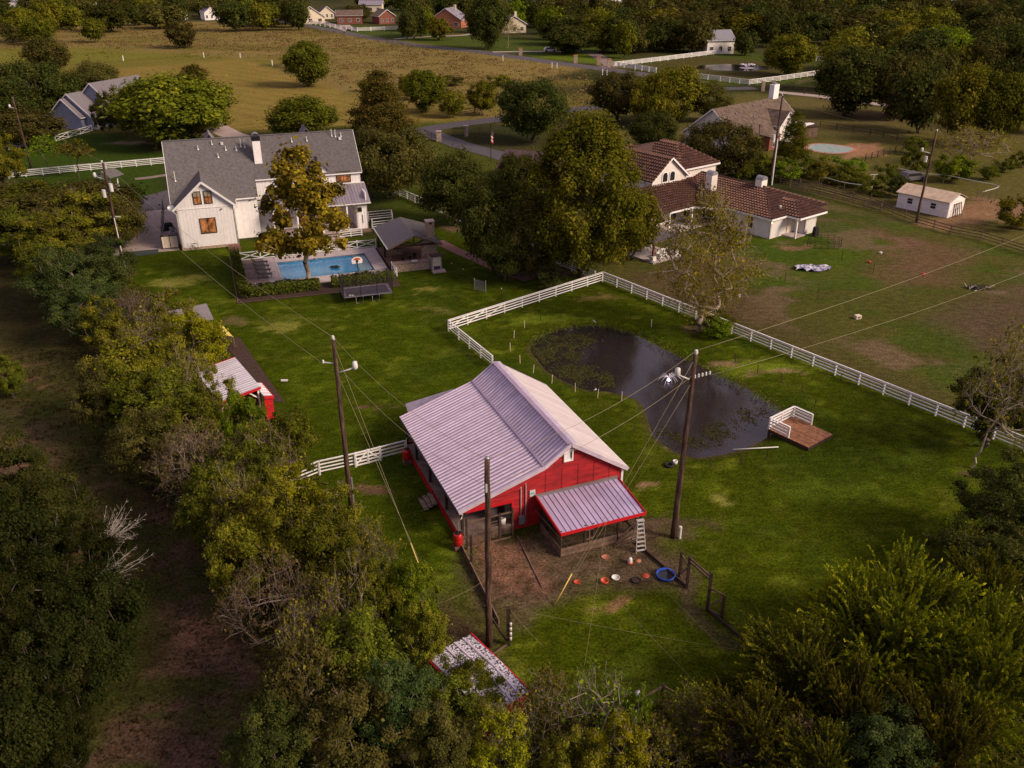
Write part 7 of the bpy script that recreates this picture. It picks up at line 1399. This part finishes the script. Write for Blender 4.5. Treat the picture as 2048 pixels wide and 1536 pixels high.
T('bare0', 1016, 62, 48, 11, 'bare pale tree by the cream gabled far house', 'gold', 'barkpale'); T('bare0', 1950, 290, 140, 7, 'orange twiggy thicket behind the low white shed', 'gold', 'barkpale'); T('bare1', 1905, 300, 90, 5, 'left part of the orange twiggy thicket by the shed pole', 'gold', 'barkgrey')
T('bare0', 1790, 165, 70, 12, 'half-bare grey tree showing limbs right of the drive oak', 'oakbrown', 'barkpale')
for px, py, w, H, lm, lab in ((1530, 330, 80, 3.5, 'green', 'lush bush at the foot of the villa pole'), (1575, 340, 70, 3, 'lime', 'light green bush mass below the kidney pool, left part'), (1620, 330, 80, 3.2, 'green', 'dark bush mass below the kidney pool'), (1660, 345, 80, 2.8, 'olive', 'yellowish vine mound below the kidney pool'), (1700, 330, 70, 2.4, 'lime', 'light leafy mound beside the slanting garden fence'), (1500, 300, 60, 4.5, 'green', 'bush between the dark oak and the villa pole'), (1480, 340, 60, 3, 'green', 'bush directly behind the villa roof ridge'),
        (1775, 345, 44, 3, 'green', 'round garden bush right of the T-shaped post'), (1832, 318, 54, 4, 'green', 'bush under the wires left of the shed pole'), (1910, 335, 80, 4, 'lime', 'yellow-green bush right behind the low white shed'), (1800, 372, 50, 3, 'oak', 'dark bush touching the left end of the low white shed'), (1980, 345, 40, 2.2, 'green', 'small round bush in the row right of the shed'), (2010, 330, 40, 2.2, 'green', 'second round bush in the row right of the shed'), (2040, 318, 40, 2.4, 'green', 'last round bush in the row at the right edge'),
        (2030, 425, 90, 4, 'olive', 'olive bush at the right edge beside the dirt track'), (1700, 355, 80, 2.2, 'green', 'vine hedge before the low white shed, left part'), (1750, 372, 70, 2.2, 'green', 'vine hedge before the low white shed, right part'), (1500, 330, 50, 3, 'lime', 'light bush against the villa roof at the back'), (1830, 290, 50, 3, 'green', 'low bush where the two dark fences meet'),
        (730, 170, 30, 3, 'olive', 'scrub at the field edge left of the bronze-green pine'), (1000, 160, 50, 3, 'olive', 'low scrub in the rough grass above the big round oak'), (900, 160, 60, 2.5, 'oakbrown', 'scrub patch in the rough meadow over the three bushes'), (1100, 560, 60, 2, 'oak', 'low bush under the tallest yellow-green tree'), (1435, 655, 60, 1.8, 'lime', 'pale sprouts right of the pecan trunk')):
    T('bush0' if len(lab) % 2 else 'bush1', px, py, w, H, lab, lm, name='bush', cat='bush')
# -- tree belt, near left
BELT = [('near0', 70, 418, 160, 7.5, 'green', 'green leafy tree in front of the wide dark oak, far end of the belt'), ('near1', 170, 440, 150, 7.5, 'olive', 'olive tree next in the belt beside the wide dark oak'), ('near2', 108, 490, 150, 7, 'olive', 'twiggy olive tree in the upper belt at the left'), ('near0', 30, 470, 130, 7, 'green', 'green tree by the left edge in the upper belt'),
 ('fine0', 205, 535, 140, 7.5, 'teal', 'blue-green tree left of the leaning pole base'), ('fine0', 135, 560, 160, 7.5, 'teal', 'blue-green tree bulging towards the dark meadow strip'), ('fine0', 178, 618, 150, 6.5, 'teal', 'lowest of the blue-green trees in the belt'), ('near0', 95, 540, 110, 6.5, 'green', 'green tree on the outer side of the blue-green ones'),
 ('bare0', 278, 632, 130, 6, 'pink', 'pinkish twiggy tree between the blue-green trees and the lawn'), ('near2', 330, 650, 120, 6.5, 'olive', 'sparse yellow-olive tree at the lawn edge above the hidden shed'), ('near2', 220, 665, 110, 6.5, 'olive', 'sparse olive tree left of the pinkish twiggy one'), ('near1', 392, 694, 128, 6.6, 'yellow', 'yellow-green tree hiding the play canopy'),
 ('near1', 335, 750, 130, 6.6, 'olive', 'yellow-olive tree just left of the woodshed roof'), ('near0', 265, 760, 170, 7.5, 'olive', 'full olive tree in the middle of the upper belt'), ('bare1', 300, 700, 140, 7, 'olive', 'bare branched tree poking out over the middle belt'), ('near0', 330, 820, 180, 7, 'green', 'green tree below the woodshed, inner belt'), ('near1', 210, 800, 120, 6.5, 'oakbrown', 'brownish dark tree on the meadow side of the belt'),
 ('near2', 425, 812, 96, 6, 'olive', 'olive tree leaning over the open end of the woodshed'), ('near0', 400, 870, 150, 6.5, 'green', 'green tree right below the woodshed'), ('near1', 487, 862, 92, 6.5, 'lime', 'bright lime tree at the lawn edge under the woodshed'), ('fine0', 300, 900, 170, 6.5, 'oakbrown', 'dense brownish tree in the shade of the middle belt'),
 ('bare0', 400, 935, 190, 7.5, 'pink', 'large pink-brown bare-limbed tree in the middle of the belt'), ('near0', 575, 895, 120, 6, 'green', 'green tree jutting onto the lawn left of the white gate'), ('near1', 500, 960, 150, 6.5, 'green', 'green tree left of where the white fence disappears'), ('bare1', 530, 920, 140, 7, 'olive', 'bare-topped tree behind the white fence end'), ('near0', 430, 1020, 150, 6.5, 'green', 'green tree below the large bare-limbed one'),
 ('near2', 600, 1022, 168, 6.6, 'yellow', 'brightest yellow tree covering the white fence end'), ('near2', 672, 1055, 120, 6, 'olive', 'yellow-olive tree left of the lawn pole foot'), ('near1', 540, 1080, 190, 7, 'olive', 'broad yellow-olive tree below the yellow one'), ('near0', 650, 1120, 180, 7, 'green', 'green tree in the lower belt beside the lawn strip'), ('bare0', 730, 1130, 150, 6.5, 'olive', 'grey-limbed tree with few leaves beside the lawn strip'),
 ('bare1', 540, 1210, 190, 7, 'pink', 'bare forked tree above the dark lower belt'), ('near1', 480, 1130, 130, 6, 'olive', 'olive tree on the dirt side of the lower belt'), ('near0', 830, 1200, 105, 5.5, 'lime', 'bright green tree nearest the hen yard'), ('near1', 740, 1210, 140, 6, 'green', 'green tree left of the bright one by the hen yard'), ('bare0', 640, 1250, 170, 6.5, 'olive', 'pale-limbed tree in the lower belt'),
 ('near0', 720, 1330, 190, 6.5, 'green', 'large green tree left of the littered shed roof'), ('near1', 850, 1280, 100, 5, 'olive', 'small olive tree above the littered shed roof'), ('near0', 610, 1380, 190, 6.5, 'oakbrown', 'dark tree at the bottom of the belt'), ('fine0', 800, 1420, 180, 6, 'teal', 'blue-green tree under the littered shed'), ('fine0', 930, 1380, 145, 3.8, 'green', 'bushy green tree covering the middle of the littered shed roof'), ('near1', 885, 1440, 150, 4.2, 'green', 'leafy tree hiding the lower left of the littered shed'), ('near2', 975, 1455, 120, 3.4, 'olive', 'sparse bush in front of the near corner of the littered shed'),
 ('near1', 700, 1480, 200, 6, 'oakbrown', 'dark tree at the bottom edge left of centre'), ('fine0', 560, 1500, 200, 5.5, 'oak', 'dark tree at the bottom edge beside the dirt clearing'), ('fine0', 640, 1525, 110, 3, 'teal', 'low blue-green shrub at the bottom edge'), ('near2', 1000, 1520, 150, 4.5, 'yellow', 'yellow tree at the bottom edge under the bare shrubs'), ('near2', 1245, 1500, 130, 4.5, 'yellow', 'yellow tree at the bottom edge right of the bare shrubs'), ('near2', 1130, 1530, 130, 4, 'olive', 'olive shrub at the bottom edge between the two yellow ones'), ('near1', 1275, 1440, 60, 4, 'lime', 'narrow lime sapling under the turquoise feeder'),
 ('near1', 880, 1500, 150, 5, 'oakbrown', 'dark tree at the bottom edge left of the yellow one'), ('near1', 470, 1060, 110, 6, 'olive', 'thin olive tree leaning over the dirt clearing'), ('near0', 15, 752, 70, 4, 'green', 'small green tree alone at the left edge')]
for i, (k, cx, cy, w, H, lm, lab) in enumerate(BELT):
    T(k, cx, cy, w * .99, H * .96, lab, lm, 'barkgrey' if k.startswith('bare') or i % 2 else 'bark')
for cx, cy, w, H, lab in ((300, 640, 110, 6.5, 'bare pinkish limbs above the pinkish twiggy tree'), (380, 730, 110, 8, 'bare limbs reaching over the yellow-green tree by the canopy'), (470, 985, 130, 8, 'bare limbs reaching over the green belt left of the white fence'), (700, 1180, 120, 7.5, 'bare limbs reaching over the belt beside the lawn strip'), (600, 1300, 130, 7.5, 'bare limbs over the dark lower belt')): T('stem', cx, cy, w, H, lab, 'olive', 'barkpale', cf=.75)
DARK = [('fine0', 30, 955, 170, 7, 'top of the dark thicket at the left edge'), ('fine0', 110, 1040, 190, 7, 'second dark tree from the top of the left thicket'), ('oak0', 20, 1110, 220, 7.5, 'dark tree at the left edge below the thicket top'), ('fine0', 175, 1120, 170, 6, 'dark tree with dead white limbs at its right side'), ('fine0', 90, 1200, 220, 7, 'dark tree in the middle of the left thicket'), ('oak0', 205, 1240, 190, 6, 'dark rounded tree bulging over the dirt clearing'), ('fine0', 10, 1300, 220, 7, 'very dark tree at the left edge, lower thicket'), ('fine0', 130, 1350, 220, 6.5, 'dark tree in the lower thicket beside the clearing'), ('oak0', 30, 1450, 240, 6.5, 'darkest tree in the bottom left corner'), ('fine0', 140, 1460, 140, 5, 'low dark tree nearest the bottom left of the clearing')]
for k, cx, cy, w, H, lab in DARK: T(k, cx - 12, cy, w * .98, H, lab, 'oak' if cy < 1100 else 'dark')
for cx, cy, w, rz, lab in ((222, 1128, 150, .12, 'bleached dead branches fanning over the clearing'), (228, 1040, 110, .85, 'smaller bleached dead branches above the fan-shaped ones'), (85, 1065, 60, 2, 'small bleached twig cluster in the left thicket')):
    T('fan', cx, cy, w, 5.5 if w > 100 else 6.5, lab, 'olive', 'chalk', name='dead_tree', cat='dead tree', rz=rz, cf=.8)
# bottom shrubs and the plumed trees at the lower right
for k, cx, cy, w, H, lm, bk, lab in (('stem', 1190, 1420, 190, 5.5, 'lime', 'barkpale', 'tall pale multi-stemmed shrub with few leaves, centre bottom'), ('shrubtwig', 1090, 1400, 120, 4, 'olive', 'barkpale', 'bare pale shrub right of the littered shed corner'), ('shrubtwig', 1300, 1500, 140, 3, 'olive', 'barkgrey', 'grey twiggy shrub right of the lime sapling'), ('shrubtwig', 1460, 1460, 150, 3.6, 'pink', 'barkpale', 'pink-grey twig shrub left of the plumed trees'), ('stem', 1020, 1470, 150, 4.5, 'olive', 'barkpale', 'arching bare shrub under the littered shed'),
        ('shrubtwig', 1600, 1500, 120, 3.4, 'pink', 'barkpale', 'pale round twig shrub at the bottom among plumed trees'), ('shrubtwig', 1380, 1420, 120, 3, 'olive', 'barkgrey', 'thin shrub beside the dark mesh fence corner')):
    T(k, cx, cy, w, H, lab, lm, bk, name='shrub', cat='shrub')
for k, cx, cy, w, H, lm, lab in (('plume0', 1810, 1240, 400, 6.5, 'plume', 'large bright plumed tree with arching yellow shoots at the lower right'), ('plume1', 1590, 1340, 260, 5, 'plumedark', 'smaller plumed tree left of the large bright one'), ('plume2', 1700, 1420, 280, 5, 'plumedark', 'brown-tinged plumed tree below the large bright one'), ('plume0', 1990, 1330, 330, 6.5, 'plume', 'bright plumed tree at the right edge'), ('plume1', 1500, 1470, 240, 4.5, 'plumedark', 'dark plumed shrub at the bottom, left of the others'),
        ('plume2', 1880, 1480, 300, 5, 'plumedark', 'plumed tree at the bottom right corner, darker than its neighbour'), ('fine0', 1770, 1500, 180, 4.5, 'teal', 'blue-green tree between the plumed ones at the bottom'), ('plume2', 1960, 1180, 200, 4.5, 'plumedark', 'small plumed tree behind the large bright one'), ('near1', 2030, 1010, 170, 6, 'oak', 'dark green tree at the right edge below the white fence'), ('fine0', 1990, 1110, 200, 4, 'oak', 'low dark thicket above the plumed trees at the right'),
        ('plume1', 1640, 1530, 200, 4, 'plumedark', 'plumed shrub cut by the bottom edge'), ('thin', 1915, 1080, 60, 3.5, 'lime', 'slender sapling above the large plumed tree')):
    T(k, cx, cy, w * 1.08, H, lab, lm, rz=(.3 if k.startswith('plume') else None))
pt_ = T('bare0', 1965, 760, 170, 9.5, 'leaning half-bare tree with dark lower leaves crossing the white fence at the right', 'olive', 'barkpale', ground=G(1942, 936), tilt=(0, R(13)), rz=0)
T('near1', 1995, 810, 150, 6.5, 'dark leafy clump round the leaning half-bare tree', 'oak'); T('bare1', 2045, 740, 150, 9, 'bare-topped tree at the right edge beside the leaning one', 'olive', 'barkpale')
# -- woods on the far right and along the top
WX = ['oak', 'oakbrown', 'oak', 'oak', 'oakbrown', 'olive']
def woods(n, x0, x1, y0, y1, w0, w1, H0, H1, avoid, lab, grp, seed):
    r = np.random.default_rng(seed); got = []; k = 0
    while len(got) < n and k < n * 60:
        k += 1; x, y = r.uniform(x0, x1), y0 + (y1 - y0) * r.random() ** 1.2
        if any(a <= x <= b and c <= y <= d for a, b, c, d in avoid): continue
        w = r.uniform(w0, w1) * (.45 + .55 * (y - y0 + 25) / (y1 - y0 + 25))
        if any(abs(x - gx_) < .36 * (w + gw) and abs(y - gy) < .11 * (w + gw) for gx_, gy, gw in got): continue
        got.append((x, y, w))
    for i, (x, y, w) in enumerate(got):
        T('far%d' % (i % 4), x, y, w, r.uniform(H0, H1), lab, WX[i % 6], group=grp, name='tree')
woods(105, 1120, 2110, 2, 128, 75, 125, 10, 14, [(1240, 1480, 66, 140), (1440, 1660, 66, 140), (1415, 1475, 44, 140), (1290, 1330, 0, 30), (1200, 1255, 0, 22), (1140, 1240, 70, 140), (1020, 1240, 100, 140), (1120, 1240, 60, 128), (1750, 1785, 0, 26), (1890, 1925, 0, 40), (1500, 1620, 70, 130), (1850, 1960, 70, 128), (1770, 1840, 70, 128)], 'dark rounded oak in the far woods of the upper right', 'oaks of the far right woods', 77)
woods(18, 1640, 2140, 118, 205, 90, 125, 9, 13, [(1640, 1840, 118, 230), (1850, 2060, 150, 240), (1840, 1980, 60, 125)], 'dark oak at the near edge of the upper right woods', 'oaks at the near edge of the right woods', 78)
woods(36, -60, 600, 0, 34, 50, 85, 9, 13, [(0, 45, 0, 20), (185, 215, 18, 34), (340, 450, 22, 44)], 'dark tree in the tree line beyond the meadow at the far left', 'trees of the far left tree line', 79)
woods(22, 560, 1130, 0, 40, 44, 70, 9, 14, [(600, 680, 0, 50), (680, 800, 5, 50), (560, 800, 30, 40), (880, 950, 20, 60), (1010, 1060, 30, 60)], 'dark tree among the far houses along the skyline', 'trees among the far houses', 80)
def mass(name, lab, px0, px1, py0, py1, n, seed, avoid=()):
    """woodland that reads as one mass: crowns joined"""
    r = np.random.default_rng(seed); VV, AA = [], []
    for k in range(n):
        x, y = r.uniform(px0, px1), r.uniform(py0, py1)
        if any(a <= x <= b and c <= y <= d for a, b, c, d in avoid): continue
        p = G(x, y); Rm, Hm = r.uniform(5, 9), r.uniform(8, 13); m_ = 520; d = unit(r.normal(size=(m_, 3))); d[:, 2] = np.abs(d[:, 2]); lum = 1 + .3 * (2 * fbm(d[:, 0] * 2 + k, d[:, 1] * 2, 3) - 1)
        c = d * lum[:, None] * np.array([Rm, Rm, Hm * .8]) * r.uniform(.82, 1, (m_, 1)) + np.array([p.x, p.y, Hm * .15]); VV.append(kites(c, unit(d + r.normal(0, .5, (m_, 3)) + [0, 0, .4]), 1.5, 1.1, r)); AA.append(np.repeat(np.clip(.55 * r.random(m_) + r.uniform(0, .5), 0, 1), 4))
    V = np.concatenate(VV); o = link(name, fast_mesh(name, V, np.arange(len(V)).reshape(-1, 4), LM['oakbrown'], {'leaf': np.concatenate(AA)})); return tag(o, lab, 'woods', kind='stuff')
mass('distant_woods', 'continuous dark woods at the top edge of the land', -300, 2350, -45, -3, 330, 5)
mass('woods_infill', 'dark continuous undergrowth between the far right oaks', 1130, 2150, 0, 110, 190, 6, [(1240, 1480, 96, 140), (1440, 1660, 96, 140), (1415, 1475, 60, 140), (1290, 1330, 0, 34), (1200, 1255, 0, 24), (1020, 1240, 50, 140), (1120, 1240, 60, 128), (1740, 1795, 0, 32), (1880, 1935, 0, 50), (1500, 1620, 70, 130), (1850, 1960, 60, 128), (1770, 1840, 70, 128)])
mass('tree_line', 'scrubby tree line behind the back meadow at the left', -200, 560, 6, 30, 60, 7, [(0, 50, 0, 26), (175, 225, 18, 34), (335, 455, 20, 44)])
# hedges round the pool
def hedge(lab, a, b, w, h, n, lm='hedge'):
    a, b = Vector(a), Vector(b); d = b - a; Ln = d.length; o = thing('hedge', lab, 'hedge', a, math.atan2(d.y, d.x)); r = np.random.default_rng(int(Ln * 100))
    c = np.stack([r.uniform(0, Ln, n), r.uniform(-w / 2, w / 2, n), h * r.random(n) ** .5], 1)
    sc_ = .75 + .5 * fbm(c[:, 0] * 1.2, c[:, 1] * 1.2 + 7, 3); c[:, 1] *= sc_; c[:, 2] *= sc_
    nr = unit(np.stack([r.normal(0, .4, n), c[:, 1] * 1.2 + r.normal(0, .4, n), np.full(n, .8) + r.normal(0, .4, n)], 1)); Vl = kites(c, nr, .17, .11, r)
    c_ = link('foliage', fast_mesh('foliage', Vl, np.arange(len(Vl)).reshape(-1, 4), LM[lm], {'leaf': np.repeat(r.random(n), 4)}), o)
    E_ = []
    for k in range(int(Ln / .35)): x = k * .35 + r.uniform(0, .2); E_ += [(x, 0, 0, x + r.normal(0, .2), r.normal(0, .3), h * .8, .02, .01)]
    Vt, Ft = tubes(E_, 4); link('stems', fast_mesh('stems', Vt, Ft, M['bark']), o); return o
hedge('clipped leafy hedge along the left side of the pool deck', U(6.6, -10.3), U(6.75, -26.0), 1.15, 1.35, 9000)
hedge('long leafy hedge along the near side of the pool, left of the sycamore trunk', U(7.4, -25.0), U(15.2, -25.1), 1.7, 1.2, 8500); hedge('leafy hedge along the near side of the pool behind the trampoline', U(16.6, -25.0), U(23.8, -25.2), 1.7, 1.15, 8000)
# rough growth: tall grass, weeds and litter nobody could count
def tufts(name, lab, px, n, s, hgt, lm, seed, dens=None):
    r = np.random.default_rng(seed); poly = [G(*p) for p in px]; P_ = np.array([(p.x, p.y) for p in poly]); q = r.uniform(P_.min(0), P_.max(0), (n, 2)); q = q[sdist(poly, q[:, 0], q[:, 1]) > 0]
    if dens: q = q[fbm(q[:, 0] / dens, q[:, 1] / dens, 3) > .47]
    c = np.concatenate([q, np.full((len(q), 1), hgt * .4)], 1); c = np.repeat(c, 4, 0) + r.normal(0, 1, (len(q) * 4, 3)) * np.array([s * .5, s * .5, hgt * .25]); nr = unit(r.normal(size=c.shape) * np.array([1, 1, .35]))
    Vl = kites(c, nr, hgt, s * .35, r); o = link(name, fast_mesh(name, Vl, np.arange(len(Vl)).reshape(-1, 4), LM[lm], {'leaf': np.repeat(r.random(len(c)), 4)})); return tag(o, lab, 'rough grass', kind='stuff')
LM['dry'] = leafmat('leaf_dry', (.13, .085, .035), (.23, .15, .065), (.32, .23, .12)); LM['weed'] = leafmat('leaf_weed', (.07, .068, .014), (.14, .12, .026), (.19, .14, .05)); LM['floor'] = leafmat('leaf_floor', (.03, .028, .010), (.07, .055, .02), (.13, .075, .045))
tufts('dry_weeds', 'brown tall weeds of the back meadow beyond the mown field', [(-60, 100), (-60, 62), (560, 45), (1180, 150), (1190, 212), (990, 238), (760, 190), (560, 120), (420, 100), (160, 92)], 38000, .8, .34, 'dry', 1, 9)
tufts('meadow_weeds', 'olive weeds mixed through the back meadow', [(-60, 115), (-60, 62), (560, 45), (1180, 140), (1190, 212), (990, 238), (700, 180), (560, 120)], 15000, .8, .32, 'weed', 2, 6)
tufts('dark_weeds', 'dark weeds on the floor of the clearing at the bottom left', [(0, 700), (200, 700), (330, 950), (520, 1200), (560, 1536), (100, 1536), (330, 1300), (280, 980), (0, 900)], 16000, .14, .20, 'floor', 3, 1.2)
tufts('dry_litter', 'pinkish dry stems scattered on the clearing floor', [(0, 680), (150, 690), (330, 950), (520, 1200), (560, 1536), (60, 1536), (300, 1300), (280, 980), (0, 900)], 7000, .10, .14, 'floor', 4, .9)
tufts('belt_undergrowth', 'undergrowth under the tree belt and shrubs', [(260, 560), (420, 650), (520, 860), (640, 950), (740, 1100), (880, 1300), (900, 1536), (560, 1536), (480, 1200), (280, 900), (200, 700)], 9000, .3, .5, 'weed', 5)
tufts('bottom_undergrowth', 'weeds among the shrubs along the bottom edge', [(860, 1340), (1060, 1400), (1250, 1430), (1420, 1380), (1560, 1300), (1750, 1180), (2060, 1100), (2100, 1560), (860, 1560)], 9000, .25, .4, 'weed', 6)
tufts('bank_grass', 'longer grass along the pond bank', [(1050, 700), (1070, 665), (1190, 640), (1280, 655), (1420, 725), (1560, 800), (1590, 850), (1560, 830), (1400, 735), (1265, 670), (1190, 655), (1110, 665), (1075, 690)], 6000, .10, .22, 'lime', 7)
tufts('lawn_tufts', 'slightly longer tufts sprinkled over the lawns', [(240, 560), (262, 505), (480, 482), (560, 600), (890, 560), (1000, 605), (895, 650), (985, 735), (1000, 760), (1060, 620), (1205, 560), (1500, 660), (2048, 890), (2060, 1050), (1600, 1300), (1330, 1440), (1000, 1320), (940, 1200), (800, 900), (640, 900), (430, 640)], 60000, .05, .07, 'green', 8, 1.5)
